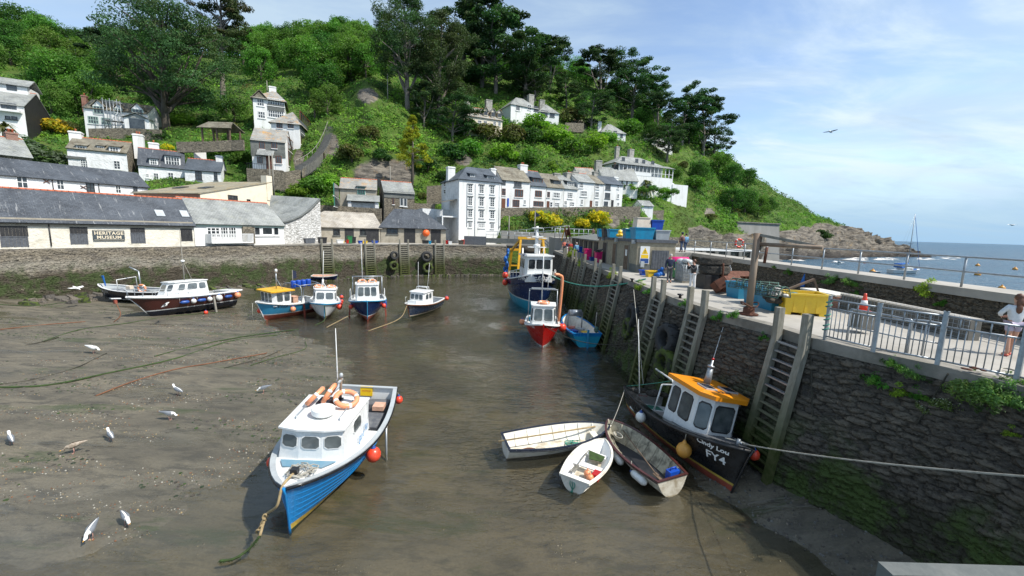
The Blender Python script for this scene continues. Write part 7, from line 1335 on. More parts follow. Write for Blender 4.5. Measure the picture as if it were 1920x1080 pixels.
for k,(px,py)in enumerate(((1636,510),(1833,498),(1833,515),(1903,505),(1878,541))):
 q=gp(px,py,.12);o=buoy(["yellow mooring buoy left of the yacht","yellow mooring buoy farthest out, right of the yacht","yellow mooring buoy just below the farthest one","yellow mooring buoy near the right edge of the sea","largest yellow mooring buoy close to the railing at the right"][k],q,.62 if k<4 else .5,"amber_float","mooring_buoy","buoy","amber_float","yellow mooring buoys on the sea")
buoy("tiny pink buoy between the railing and the headland rocks",gp(1621,493,.1),.35,"red_float","mooring_buoy")
# ---------------------------------------------------------------- things on and around the quays
def wallpt(px,py,out=0.):
 "point of the near harbour wall's face seen at a photo position"
 f=lambda Y:(lambda p:p.x-(QEX(Y)-.82*(4.72-min(4.72,p.z))/5.52))(dp(px,py,Y));lo,hi=5.,60.
 ys=np.linspace(lo,hi,300);v=[f(y)for y in ys]
 for a,b_,va,vb in zip(ys,ys[1:],v,v[1:]):
  if va*vb<=0:
   Y=a+(b_-a)*va/(va-vb);p=dp(px,py,Y);d=ray(px,py).normalized();return p-d*out
 return dp(px,py,12)
def qn(y):t=Vector((QEX(y+.2)-QEX(y-.2),.4,0)).normalized();return t,Vector((-t.y,t.x,0))
def qpt(y,inn=0.,z=5.):t,n=qn(y);return Vector((QEX(y),y,z))-n*inn
def ladder(lb,y0,y1,top=5.75,bot=-.3,post="wood_grey",rungm="wood_grey",group=None):
 t=thing("ladder",lb,"ladder",(QEX(y0),y0,0),group=group);L0=Vector(t.location);P=[]
 for y in(y0,y1):
  tt,n=qn(y);e=Vector((QEX(y),y,0));f=lambda z,e=e,n=n:e+n*(.15+.95*max(0,(4.72-z))/5.52+.10)+Vector((0,0,z))-L0;P.append(f)
  m=MB();m.bar(f(bot),f(4.7),.2,.22,0,tuple(tt));m.bar(f(4.701),f(top),.2,.22,0,tuple(tt));m.build("post","ladder_timber",t)
 k=int((4.9-bot)/.29)
 for i in range(k):z=bot+.3+i*.29;MB().bar(P[0](z),P[1](z),.11,.05).build("rung","ladder_timber" if z<3 else rungm,t)
 return t
b=NB("ladder_timber");z=b.n("SeparateXYZ");b.set(z.inputs[0],b.obj);n1=b.noise(b.mapp(b.obj,(3,3,.6)),3,6,.65);col=b.mix(b.rng(n1,.35,.7),(.30,.285,.24),(.15,.14,.10));zz=b.math('ADD',z.outputs[2],b.math('MULTIPLY',n1,1.6));col=b.mix(b.rng(zz,2.2,4.6,1,0),col,b.mix(b.rng(b.noise(b.obj,6,4),.4,.65),(.055,.07,.016),(.10,.105,.04)));b.pbsdf(col,.85,0,.3,b.bump(n1,.4,.03))
ladder("biggest harbour ladder with grey timber posts and wide rungs, right of the black boat",12.0,13.05,rungm="galvanised");ladder("timber ladder with tall leaning posts, second from the biggest ladder",16.3,17.3,5.8,-.3);ladder("timber ladder with tall leaning posts beside the big tractor tyres, third from the biggest",19.7,21.0,5.8);ladder("mossy timber ladder on the near quay, fourth from the biggest",27.0,28.7,5.8);ladder("mossy timber ladder on the near quay, fifth from the biggest, near the trawler's bow",32.6,34.3,5.8)
for k,y in enumerate((38.5,41.5,45.0,49.5)):ladder("weathered timber fender posts on the quay beside the trawler",y,y+1.5,5.9,group="timber fender posts beside the trawler")
def fwp(px,z):
 for(x0,y0),(x1,y1)in zip(FW,FW[1:]):
  for i in range(60):
   q=Vector((x0+(x1-x0)*i/60,y0+(y1-y0)*i/60,z));d=q-Vector((0,0,CH));f=d.dot(fw)
   if f>1 and 960+F_*d.dot(rt)/f>=px:return q,Vector((x1-x0,y1-y0,0)).normalized()
for k,px in enumerate((614,692,756.5,823)):
 q,tt=fwp(px,0);nn=Vector((tt.y,-tt.x,0));t=thing("ladder",["mossy ladder on the far wall, leftmost of the four","mossy ladder on the far wall below the black shed doors, second from left","mossy ladder on the far wall between the two pairs of hanging tyres","mossy ladder on the far wall, right of the larger hanging tyres"][k],"ladder",q,group="mossy ladders on the far harbour wall")
 f=lambda s_,z:tt*s_+nn*(.22+.5*max(0,5-z)/6)+Vector((0,0,z))
 for s_ in(-.72,.72):MB().bar(f(s_,-.3),f(s_,5.9),.22,.22).build("post","ladder_timber",t)
 for i in range(15):MB().bar(f(-.62,.2+i*.34),f(.62,.2+i*.34),.1,.14).build("rung","ladder_timber",t)
def tyre(lb,p,n,r,mat_="tyre",group=None,tread=0):
 t=thing("tyre",lb,"tyre",p,group=group);M=Vector((0,0,1)).rotation_difference(n).to_matrix();w=r*.42;prof=[(r*.52,-w*.8),(r*.62,-w),(r*.9,-w),(r,-w*.7),(r,w*.7),(r*.9,w),(r*.62,w),(r*.52,w*.8),(r*.50,0),(r*.52,-w*.8)]
 m=MB();vs=[];k=len(prof);N_=26
 for a,z in prof:vs+=[M@Vector((a*math.cos(6.2832*j/N_),a*math.sin(6.2832*j/N_),z))for j in range(N_)]
 m.add(vs,[(i*N_+j,i*N_+(j+1)%N_,(i+1)*N_+(j+1)%N_,(i+1)*N_+j)for i in range(k-1)for j in range(N_)],0,True);m.build("casing",mat_,t)
 if tread:
  m=MB()
  for j in range(tread):
   a=6.2832*j/tread;s_=1 if j%2 else-1;c=[M@Vector(((r+.0)*math.cos(a+da),(r+.0)*math.sin(a+da),z))for da,z in((0,0),(.16,s_*w*.95))];m.bar(c[0],c[1],r*.09,r*.12,0,tuple((c[0]+c[1]).normalized()))
  m.build("tread",mat_,t)
 MB().tube([M@Vector((0,0,0))+Vector((0,0,r*.5)),Vector((0,0,r*1.9))],.025,5).build("hanging_rope","rope_dark",t);return t
for px,py,r,lb,mm in((1253,636,.72,"big tractor tyre hanging on the near wall between two ladders","tyre"),(1250,682,.72,"weed-green tractor tyre directly below the big tractor tyre","weed_tyre"),(1188,592,.7,"black tyre hanging on the near wall above the pale slanting rope's foot","tyre"),(1180,616,.66,"greenish tyre low on the near wall behind the blue wooden boat","weed_tyre")):
 p=wallpt(px,py,.45);tt,n=qn(p.y);tyre(lb,p,(n+Vector((0,0,.12))).normalized(),r,mm,None,18)
for px,py,r,lb,mm in((739,479,.68,"black tyre on the far wall, upper of the smaller pair","tyre"),(738,498,.75,"weedy green tyre on the far wall, lower of the smaller pair","weed_tyre"),(800,481,.9,"black tyre on the far wall, upper of the larger pair","tyre"),(802,502,.9,"weedy green tyre on the far wall, lower of the larger pair","weed_tyre")):
 q,tt=fwp(px,0);nn=Vector((tt.y,-tt.x,0));p=dp(px,py,q.y-.9);tyre(lb,p,nn,r,mm)
 # --- row of stores on the quay
def bx(name,mat_,x0,y0,z0,x1,y1,z1,par):return MB().box(x0,y0,z0,x1,y1,z1).build(name,mat_,par)
t=thing("quay_store","flat-roofed pebbledash store with plank doors and a yellow warning sign on the quay","store",(9.45,31.0,5.0));t.rotation_euler.z=R_(2.2)
bx("wall","pebbledash",0,0,-.02,2.95,12,2.32,t);bx("roof_slab","grey_timber",-.12,-.1,2.322,3.05,12.1,2.55,t);bx("plinth","slate_hung",-.03,-.03,0,2.98,1.6,.62,t)
for k,(a,w)in enumerate(((1.9,1.15),(5.4,1.1),(8.6,1.4))):
 d=MB();[d.box(-.05-.008*(i%2),a+w*i/6,.02,.05,a+w*(i+.92)/6,2.0)for i in range(6)];d=d.build("door","wood_brown" if k<2 else "black_timber",t);MB().box(-.07,a-.1,0,.04,a-.005,2.1).build("frame","wood_grey",d)
 if k==0:MB().box(-.075,a+.3,1.15,-.062,a+.75,1.65).build("paper_notice","letters_white",d)
for k in range(3):MB().box(-.3,.3+k*4.6,2.2,-.05,.6+k*4.6,2.5).build("flood_lamp","grey_plastic",t)
m=MB();[m.box(1.15+.1*i,-.07-.015*(i%2),.35,1.25+.1*i,-.01,1.75)for i in range(13)];m.build("shutter","grey_timber",t);bx("meter_box","grey_plastic",.28,-.2,.45,.55,-.01,.9,t)
s_=thing("warning_sign","white warning board with a yellow triangle on the end of the quay store","sign");s_.matrix_world=TR((9.45,31.0,5.0))@RX(2.2,'Z')@TR((.22,-.075,.72));MB().box(0,.0,0,.72,.05,1.32).build("board","letters_white",s_);MB().add([(.12,-.006,.74),(.60,-.006,.74),(.36,-.006,1.22)],[(0,1,2)]).build("triangle","sign_yellow",s_,fix=False);MB().box(.08,-.008,.42,.64,-.001,.68).build("yellow_panel","sign_yellow",s_);MB().box(.04,-.008,.04,.68,-.001,.38).build("blue_panel","sign_blue",s_)
text_mesh("!",.34,lambda x,y:(.36+x,-.012,.92+y),"symbol","letters_black",s_,offset=.01)
t=thing("quay_store","lower grey-roofed row of open-fronted stores farther along the quay","store",(8.95,43.3,5.0));t.rotation_euler.z=R_(2.2);bx("wall","pebbledash",.3,0,-.02,3.6,17,2.0,t);m=MB();m.hexa([(-.1,-.05,2.02),(3.8,-.05,2.6),(3.8,17.3,2.6),(-.1,17.3,2.02),(-.1,-.05,2.14),(3.8,-.05,2.72),(3.8,17.3,2.72),(-.1,17.3,2.14)]);m.build("roof_sheet","slates_wall",t)
for k in range(6):bx("shade_panel","black_timber",.22,1.0+k*2.7,.02,.34,2.6+k*2.7,1.9,t)  # flat black panels: shade inside the open fronts put in as colour
def tub(lb,p,w,d,h,mat_,rz=0,name="tub",cat="tub",group=None,feet=False,taper=.86):
 t=thing(name,lb,cat,p,R_(rz),group);m=MB();a,c=w/2*taper,d/2*taper;A,Cc=w/2,d/2;e=.05;z0=.1 if feet else 0
 o=[[(-a,-c,z0),(a,-c,z0),(a,c,z0),(-a,c,z0)],[(-A,-Cc,h),(A,-Cc,h),(A,Cc,h),(-A,Cc,h)],[(-A+e,-Cc+e,h),(A-e,-Cc+e,h),(A-e,Cc-e,h),(-A+e,Cc-e,h)],[(-a+e,-c+e,h*.35),(a-e,-c+e,h*.35),(a-e,c-e,h*.35),(-a+e,c-e,h*.35)]]
 m.grid(o,0,False,True);m.quad(*o[0][::-1]);m.quad(*o[3]);m.build("shell",mat_,t);r=MB()
 for i in range(4):p0,p1=Vector(o[1][i]),Vector(o[1][(i+1)%4]);r.bar(p0+Vector((0,0,.01)),p1+Vector((0,0,.01)),.09,.07)
 r.build("rim",mat_,t)
 if feet:r=MB();[r.box(x*a-.12,-c,0,x*a+.12,c,.098)for x in(-.85,0,.85)];r.build("skid",mat_,t);r=MB();[(r.box(x*a*.55-.05,-Cc*.96-.02,.12,x*a*.55+.05,-c+.02,h-.02),r.box(x*a*.55-.05,c-.02,.12,x*a*.55+.05,Cc*.96+.02,h-.02))for x in(-1,0,1)];[(r.box(-A*.97-.02,y*c*.4-.05,.12,-a+.02,y*c*.4+.05,h-.02),r.box(a-.02,y*c*.4-.05,.12,A*.97+.02,y*c*.4+.05,h-.02))for y in(-1,1)];r.build("rib",mat_,t)
 return t
def at_px(px,py,z):return gp(px,py,z)
def heap(name,lb,cat,p,r,mat_,n=14,sc=(1,1,.7),seed=1,hgt=.5):
 rg_=random.Random(seed);m=MB()
 for k in range(n):a=rg_.random()*6.28;q=r*math.sqrt(rg_.random())*.75;m.ball((q*math.cos(a)*sc[0],q*math.sin(a)*sc[1],hgt*(1-q/r)*rg_.uniform(.3,1)+.1),r*rg_.uniform(.25,.42),7,sc=(1,1.1,sc[2]))
 o=m.build(name,mat_);o.location=p;return tag(o,lb,cat)
zr=7.56
for lb,px,py,w,d,h,mm,z,Y in(("big turquoise tub on the store roof under the cream tub",1203,450,1.55,1.2,.85,"tub_cyan",zr,31.8),("pale grey tub at the right end of the store roof",1237,450,1.15,1.1,.7,"grey_plastic",zr,32.0),("royal blue tub stacked on the pale grey tub",1228,434,.95,.9,.72,"blue_plastic",zr+.74,32.2),("cream tub upside down on the big turquoise tub",1202,433,1.0,.9,.75,"cream_plastic",zr+.88,32.2),("turquoise tub on the store roof, just left of the biggest one",1178,448,.8,.8,.75,"tub_blue",zr,34.0),("turquoise tub in the middle of the store roof beside a yellow bag",1149,445,.9,.8,.7,"tub_cyan",zr,37.0),("black bin on the store roof between two turquoise tubs",1137,444,.8,.8,.75,"black_plastic",zr,39.0),("small turquoise tub farthest along the store roof",1128,443,.8,.8,.72,"tub_cyan",zr,40.5)):
 q=dp(px,py,Y);tub(lb,(q.x,Y,z),w,d,h,mm,4,taper=1.12 if "upside" in lb else .86)
heap("bag","yellow bag on the store roof","bag",(dp(1163,440,35.5).x,35.5,zr),.55,"yellow_plastic",8,(1,1,.7),3,.6);heap("sheet_bundle","crumpled white sheeting behind the tubs on the store roof","sheeting",(dp(1170,440,38.5).x,38.5,zr+.2),.9,"canvas_white",12,(1.4,1,.6),4,.7);heap("sheet_bundle","crumpled white sheeting at the far end of the store roof","sheeting",(dp(1140,437,42.5).x,42.0,zr),.7,"canvas_white",9,(1,1,.6),5,.9)
for lb,px,py,w,d,h,mm,nm in(("bright pink bin against the store wall, nearer one",1121,492,.62,.62,1.05,"pink_plastic","bin"),("bright pink bin against the store wall, farther one",1101,487,.7,.65,1.15,"pink_plastic","bin"),("stack of royal blue fish boxes, tallest by the store",1084,481,.8,.6,1.15,"blue_plastic","fish_box"),("low royal blue fish box right of the tallest stack",1093,483,.6,.5,.6,"blue_plastic","fish_box"),("dark blue fish box left of the tallest stack",1077,479,.6,.6,.95,"blue_float","fish_box"),("salmon-coloured tub at the far end of the fish boxes",1071,478.5,.7,.7,.85,"salmon_plastic","tub"),("turquoise fish box at the far end by the walkers",1067,472,.7,.6,.9,"tub_cyan","fish_box"),("small navy box between the two pink bins",1110,489,.5,.5,.35,"blue_float","fish_box"),("blue fish box on the ground at the end of the store",1208,516,.62,.5,.34,"blue_plastic","fish_box"),("yellow fish box standing on a red one beside the tarpaulin",1221,519,.72,.5,.4,"yellow_plastic","fish_box")):
 tub(lb,at_px(px,py,5.0),w,d,h,mm,8,nm,"bin" if nm=="bin" else "box")
heap("tarpaulin","tan and pink tarpaulin heaped at the end of the store","tarpaulin",at_px(1216,507,5.0),.95,"tarp_pink",16,(1.2,.8,.7),6,1.0);heap("bag","bright blue bag slumped on the quay behind the man in the dark jacket","bag",at_px(1238,521,5.0),.48,"canvas_blue",10,(1,1,.9),7,.7);heap("sheet_bundle","white and blue sheeting on top of the tarpaulin heap","sheeting",at_px(1222,507,5.0)+Vector((.1,.2,.95)),.5,"canvas_white",8,(1,1,.5),8,.3);tub("grey box standing in the tarpaulin heap",at_px(1226,511,5.0),.75,.6,.85,"cream_plastic",10,"crate","box")
t=thing("wheeled_bin","tall green wheeled bin behind the man in the dark jacket","bin",at_px(1270,522,5.0),R_(5));MB().hexa([(-.5,-.4,.12),(.5,-.4,.12),(.5,.4,.12),(-.5,.4,.12),(-.6,-.5,1.15),(.6,-.5,1.15),(.6,.5,1.15),(-.6,.5,1.15)]).build("body","green_plastic",t);m=MB();m.tube([(-.62,0,1.2),(.62,0,1.2)],.3,10);m.build("lid","pink_plastic",t);[MB().lathe([(.1,-.04),(.1,.04)],(x,y,.1),10,M=RX(90,'Y').to_3x3()).build("wheel","black_plastic",t)for x in(-.4,.4)for y in(-.3,.3)]
t=thing("caged_tank","translucent tank in a wire cage wrapped with plastic, left of the woman taking a photo","tank",at_px(1286,529,5.0),R_(6));m=MB();m.box(-.5,-.5,.15,.5,.5,1.15);m.build("tank","clear_plastic",t);m=MB()
for i in range(6):z=.15+i*.2;m.tube([(-.54,-.54,z),(.54,-.54,z),(.54,.54,z),(-.54,.54,z)],.018,5,closed=True)
for i in range(7):x=-.54+i*.18;[m.tube([(x,s_*.54,.1),(x,s_*.54,1.15)],.018,5)for s_ in(1,-1)];m.tube([(-.54,x,.1),(-.54,x,1.15)],.018,5);m.tube([(.54,x,.1),(.54,x,1.15)],.018,5)
m.build("cage","galvanised",t);m=MB();[m.ball((random.uniform(-.3,.3),random.uniform(-.3,.3),1.2+random.uniform(0,.2)),random.uniform(.22,.36),8,sc=(1,1,.6))for _ in range(8)];m.build("plastic_wrap","clear_plastic",t);bx("pallet","wood_grey",-.55,-.55,0,.55,.55,.12,t)
p=at_px(1336,541,5.0);t=thing("net_bale","stack of black-brown net bales on dark tanks with a rusty chain","bales",p,R_(4));m=MB();m.box(-.75,-.45,0,.05,.5,.82);m.build("tank","black_plastic",t);m=MB();m.box(.12,-.4,0,.8,.5,.75);m.build("tank","black_plastic",t)
for z,w,h in((.84,.85,.5),(1.36,.92,.42)):
 m=MB();rows=[]
 for i in range(9):a=-1+i/4;rows.append([(w*math.cos(b_)*(1+.06*math.sin(5*b_+i)),.55*math.sin(b_)*(1+.05*math.sin(7*b_)),z+h/2+h/2*a)for b_ in np.linspace(0,6.2832,25)[:-1]])
 rows[0]=[(x*.9,y*.9,q)for x,y,q in rows[0]];rows[-1]=[(x*.88,y*.88,q)for x,y,q in rows[-1]];m.grid(rows,0,True,True);m.quad(*rows[-1]);m.build("bale","net_black",t)
m=MB();m.tube(smooth([(.1,-.62,1.5),(.12,-.66,1.0),(.1,-.6,.4)],4),.05,6);m.build("chain","rust",t)
def dredge(lb,p,rz,s=1.,tilt=35):
 t=thing("dredge",lb,"dredge",p,rot=(R_(tilt),0,R_(rz)));t.scale=(s,s,s);m=MB()
 poly=[(-.95,0,0),(.75,0,0),(1.0,0,.35),(.9,0,.72),(-.8,0,.72),(-1.05,0,.3)];m.prism(poly,(0,0,0),(0,.06,0));[m.bar(Vector(a),Vector(b_),.05,.5,0,(0,1,0))for a,b_ in zip(poly,poly[1:]+poly[:1])];m.build("frame","rust",t);m=MB();[m.bar((-.85+i*.3,-.15,.05),(-.85+i*.3,-.1,.7),.05,.12,0,(1,0,0))for i in range(6)];m.build("bar","rust",t);return t
dredge("rusty steel scallop dredge tipped on its side, nearer the net bales",at_px(1352,548,5.0)+Vector((0,0,.25)),40,1.05,48);dredge("rusty steel scallop dredge lying behind the nearer one",at_px(1390,546,5.0)+Vector((.1,1.2,.35)),10,.9,35)
for lb,px,py,rz in(("faded blue tub left of the rusty pole, mostly hidden behind it",1388,558,10),("faded blue tub directly right of the rusty pole",1424,570,8),("faded blue tub beside the yellow pallet box",1452,580,4)):tub(lb,at_px(px,py,5.0),1.05,.95,.74,"tub_blue",rz)
t=tub("bright yellow plastic pallet box on the quay in front of the barriers",at_px(1508,590,5.0)+Vector((0,.3,0)),1.5,1.1,.82,"yellow_plastic",-14,"pallet_box","box",None,True,.95)
def pot(lb,p,rz,s=1.,rx=0):
 t=thing("lobster_pot",lb,"lobster pot",p,rot=(R_(rx),0,R_(rz)));t.scale=(s,s,s);m=MB()
 for y in(-.4,-.13,.13,.4):m.tube([(.28*math.cos(a),y,.02+.36*math.sin(a))for a in np.linspace(0,math.pi,9)],.016,5)
 for a in np.linspace(0,math.pi,6):m.tube([(.28*math.cos(a),-.4,.02+.36*math.sin(a)),(.28*math.cos(a),.4,.02+.36*math.sin(a))],.014,5)
 m.build("frame","net_green",t);m=MB()
 for y in np.linspace(-.36,.36,9):m.tube([(.27*math.cos(a),y,.02+.35*math.sin(a))for a in np.linspace(0,math.pi,8)],.006,4)
 for a in np.linspace(.1,3.0,12):m.tube([(.27*math.cos(a),-.4,.02+.35*math.sin(a)),(.27*math.cos(a),.4,.02+.35*math.sin(a))],.006,4)
 m.build("netting","net_black",t);return t
for lb,px,py,z,rz in(("green lobster pot on top of the tub beside the rusty pole",1432,548,5.78,60),("green lobster pot lying across the two faded blue tubs",1448,556,5.78,20),("green lobster pot standing behind the faded blue tubs",1440,562,5.0,95),("pale lobster pot heaped in the leftmost faded blue tub",1392,541,5.7,30)):pot(lb,at_px(px,py,z),rz,1.15)
heap("net_heap","pale canvas and black netting piled in the tub beside the yellow box","netting",at_px(1458,560,5.6),.42,"canvas_white",9,(1,1,.6),21,.4);heap("net_heap","dark netting behind the yellow pallet box","netting",at_px(1478,563,5.6)+Vector((0,.8,-.3)),.5,"net_black",10,(1,1,.6),22,.4)
t=thing("broken_timber","broken brown timber frame leaning behind the yellow pallet box","timber",at_px(1530,575,5.0)+Vector((.3,.7,0)));MB().bar((-1.0,.3,.6),(.05,.1,1.15),.16,.08).bar((.05,.1,1.15),(.35,-.1,.2),.14,.08).bar((-.8,.4,.55),(.5,.5,.5),.12,.07).build("plank","wood_brown",t)
for k,(px,py,lb)in enumerate(((1366,500,"stacked metal grids leaning on the sea wall behind the rusty dredges"),)):
 t=thing("metal_grid",lb,"grid",at_px(px,528,5.0)+Vector((.3,1.0,.0)),rot=(R_(-25),0,R_(20)));m=MB();[m.tube([(-.8+i*.16,0,0),(-.8+i*.16,0,1.3)],.02,5)for i in range(11)];[m.tube([(-.8,0,z),(.8,0,z)],.022,5)for z in(0,.33,.66,1.0,1.3)];m.build("bars","galvanised",t)
t=thing("cloth_rag","turquoise cloth hanging on the sea wall","cloth",(SWX-.1,22.5,5.7));MB().prism([(0,-.05,.35),(-.05,-.22,-.35),(-.05,.22,-.4)],(0,0,0),(-.05,0,0)).build("cloth","canvas_blue",t)
# --- rusty davit pole
p=at_px(1403,590,5.0);t=thing("davit","tall rusty pole with two horizontal arms reaching over the quay","davit",p);ztop=dp(1417,437,p.y).z-5
m=MB();m.tube([(0,0,0),(0,0,ztop)],[.125,.12],14);m.build("pole","rust_pole",t);m=MB();m.lathe([(.34,0),(.34,.06),(.2,.08),(.2,.26),(.16,.3)],n=14);m.build("base","rust",t);m=MB();m.tube([(.3*math.cos(a),.3*math.sin(a),.42+.08*math.cos(2*a))for a in np.linspace(0,6.28,17)[:-1]],.025,6,closed=True);m.build("ring","rust",t)
e=dp(1531,461,14.2)-p;MB().bar((0,0,ztop-.05),e,.12,.1).build("arm","wood_grey",t);e2=dp(1543,464,13.9)-p;MB().tube([(.1,0,dp(1425,458,p.y).z-5),e2],.075,10).build("arm","rust_pole",t);MB().bar((.2,-.02,ztop-.1),(.2,-.02,dp(1425,470,p.y).z-5),.1,.1).build("bracket","wood_grey",t);q=e.lerp(e2,.5)*.3;MB().tube([(q.x-.25,q.y,ztop-.5),(q.x-.28,q.y,ztop-1.1)],.05,6).build("chain","rust",t)
# --- railings
def rail_posts(lb,pts,h,rails,r=.035,name="railing",mat_="galvanised",cat="railing",pr=.035):
 t=thing(name,lb,cat);
 for k in rails:MB().tube([p+Vector((0,0,h*k))for p in pts],r,8).build("rail",mat_,t)
 for p in pts:MB().tube([p,p+Vector((0,0,h))],pr,8).build("post",mat_,t)
 return t
ys=[4.2,6.3,8.4,10.5,12.6,14.8,17.0,19.3,21.6,24.0,26.5,29,31.5,34,37,40]
rail_posts("long two-bar galvanised railing along the edge of the sea wall walkway",[Vector((SWX+.12,y,6.4))for y in ys],1.1,(1.0,.52),.032)
a,c=Vector((12.6,38.5,6.4)),Vector((16.3,40.5,6.4));rail_posts("short railing with a curved end beside the steps at the end of the store",[Vector((13.0,33.5,5.0)),Vector((13.2,35.0,5.6)),Vector((13.5,36.5,6.3))],1.05,(1.0,.5),.04)
m=MB();m.box(13.0,36.8,4.9,SWX-.13,47,6.38);tag(m.build("walkway_ramp","concrete"),kind='structure')
rail_posts("railing along the raised walkway behind the end of the store",[Vector((13.1+i*.02,37+i*2.0,6.38))for i in range(6)],1.1,(1.0,.5),.035)
lifebuoy("red and white lifebuoy on the railing of the distant pier",TR(dp(1386,456,45))@RX(90),.42,"red_float")
def barrier(lb,A,B,h=1.22,gap=.11,top=.26):
 t=thing("barrier",lb,"barrier",A);d=B-A;L=d.length;d=d/L;t.rotation_euler.z=math.atan2(d.y,d.x);m=MB();n=int(L/gap)
 for i in range(1,n):x=L*i/n;m.tube([(x,0,.12),(x,0,h-top)],.012,6)
 for i in range(1,5):x=L*i/5;m.tube([(x,0,h-top),(x,0,h)],.016,6)
 m.build("bars","galvanised",t);[MB().tube([(.02,0,z),(L-.02,0,z)],.024,8).build("rail","galvanised",t)for z in(.12,h-top,h)]
 for x in(0,L):MB().box(x-.032,-.04,0,x+.032,.04,h+.1).build("post","galvanised",t);MB().box(x-.038,-.046,h+.1,x+.038,.046,h+.115).build("post_cap","galvanised",t)
g0=[at_px(1545,637,5.03),at_px(1637,660,5.03),at_px(1757,684,5.03),at_px(1905,716,5.03),at_px(2030,745,5.03)]
for k,lb in enumerate(("galvanised barrier panel beside the biggest ladder, tied with blue rope","galvanised barrier panel second from the biggest ladder","wide galvanised barrier panel in front of the woman in shorts","galvanised barrier panel cut off by the right edge")):
 d=(g0[k+1]-g0[k]);barrier(lb,g0[k]+d*.012,g0[k+1]-d*.012)
m=MB();q=g0[0]
for z in(.25,.55,.95):m.tube([q+Vector((.07*math.cos(a),.07*math.sin(a),z+.02*a))for a in np.linspace(0,12,24)],.016,5)
tag(m.build("tie_rope","rope_green"),"blue-green rope wound round the first barrier post","rope")
def pen(lb,A,B,h):
 t=thing("mesh_pen",lb,"mesh fence",A);d=B-A;L=d.length;t.rotation_euler.z=math.atan2(d.y,d.x);m=MB();m.tube(smooth([(0,0,0),(0,0,h-.1),(.12,0,h),(L-.12,0,h),(L,0,h-.1),(L,0,0)],3),.03,7);m.tube([(L/2,0,0),(L/2,0,h)],.025,6);m.tube([(0,0,h*.45),(L,0,h*.45)],.02,6);m.build("hoop","galvanised",t)
pen("steel hoop rail on the quay behind the first barrier panels",at_px(1588,638,5.0),at_px(1697,665,5.0),.95);pen("steel hoop rail on the quay behind the second barrier panel",at_px(1700,664,5.0),at_px(1755,674,5.0),.95)
t=thing("planter_wall","low block and brick wall with wire mesh along the foot of the sea wall","wall",(14.2,12.3,5.0));bx("block_wall","concrete_dark",0,0,-.02,.35,5.0,.62,t);bx("brick_end","brick",-.06,5.02,-.02,.5,6.4,.5,t);bx("coping","concrete",-.05,0,.622,.4,5,.69,t);m=MB();[m.tube([(-.04,y,.02),(-.04,y,.75)],.008,4)for y in np.linspace(0,5,34)];[m.tube([(-.04,0,z),(-.04,5,z)],.008,4)for z in np.linspace(.05,.72,6)];m.build("mesh","galvanised",t);bx("slab","old_white_clean",-.1,5.2,.53,.9,7.4,.6,t)
t=thing("traffic_cone","orange and white traffic cone by the sea wall","cone",at_px(1618,583,5.72));m=MB();t.scale=(.8,.8,.8);m.lathe([(.17,.03),(.125,.25),(.09,.45),(.05,.65),(.045,.72)],n=16);m.build("cone","red_float",t);m=MB();m.lathe([(.131,.24),(.095,.44)],n=16);m.build("band","letters_white",t);bx("foot","red_float",-.2,-.2,0,.2,.2,.028,t);bx("block","concrete_dark",-.3,-.3,-.72,.3,.3,-.001,t)
heap("net_heap","reddish-brown seaweed and rope lying on the quay edge under the barrier","seaweed",at_px(1822,700,5.03),.16,"rust",14,(2.6,.8,.35),31,.05);rope("grey rope snaking around the last barrier post on the quay edge",smooth([at_px(1890,705,5.06),at_px(1905,696,5.06),at_px(1880,690,5.06),at_px(1878,700,5.06),at_px(1915,712,5.06),at_px(1960,724,5.06)],5),.022,"rope_pale")
for k,(px,py,L)in enumerate(((1520,650,2.4),(1778,700,1.6))):
 a=wallpt(px,py,.12);rope(["dark rope hanging straight down the wall right of the biggest ladder","thin rope slanting across the wall below the barriers"][k],sag(a,wallpt(px+(4 if k==0 else-60),py+L*60,.22),.0),.018,"rope_dark")
for k,(px,py)in enumerate(((1185,528),(1275,559))):t=thing("mooring_cleat",["small black mooring cleat on the quay edge at the pale slanting rope","small dark mooring cleat on the quay edge between two ladders"][k],"cleat",at_px(px,py,5.03));MB().lathe([(.07,0),(.06,.12),(.14,.15),(.14,.2)],n=10).build("post","black_paint",t)
# --- tide gate, platform and clutter by the far quay
a=dp(870,446,73.5);c=dp(1006,446,75);t=thing("tide_gate","long dark grey tide gate lying along the quay in front of the tall white building","gate",(a.x,a.y,5.05));W_=c.x-a.x
bx("beam","grey_timber",0,0,.05,W_*.3,1.2,1.55,t);bx("beam","slate_hung",W_*.302,.1,.45,W_,1.2,1.3,t);bx("beam","black_timber",W_*.1,.2,-.9,W_,1.1,.04,t)
m=MB();[m.tube([(W_*.3+i*(W_*.69/7),.15,1.3),(W_*.3+i*(W_*.69/7),.15,2.5)],.04,5)for i in range(8)];[m.tube([(W_*.3,.15,z),(W_*.99,.15,z)],.035,5)for z in(1.9,2.5)];m.build("railing","galvanised",t)
pts=[dp(1040+9*i,447-1.2*i,64+i)for i in range(9)];rail_posts("white railing of the viewing platform above the farther stores",[Vector((p.x,p.y,6.9))for p in pts],1.5,(1.0,.5),.05,pr=.05)
pts=[dp(955+16*i,436-1.4*i,80)for i in range(8)];rail_posts("pale handrail climbing the bank behind the trawler",[Vector((p.x,p.y,p.z-1))for p in pts],1.3,(1.0,.5),.045,pr=.045);m=MB();m.box(dp(1040,440,66).x,64,-1,dp(1125,440,74).x,76,6.9);tag(m.build("platform","concrete_wall"),"pale concrete platform with a railing behind the farther stores","platform")
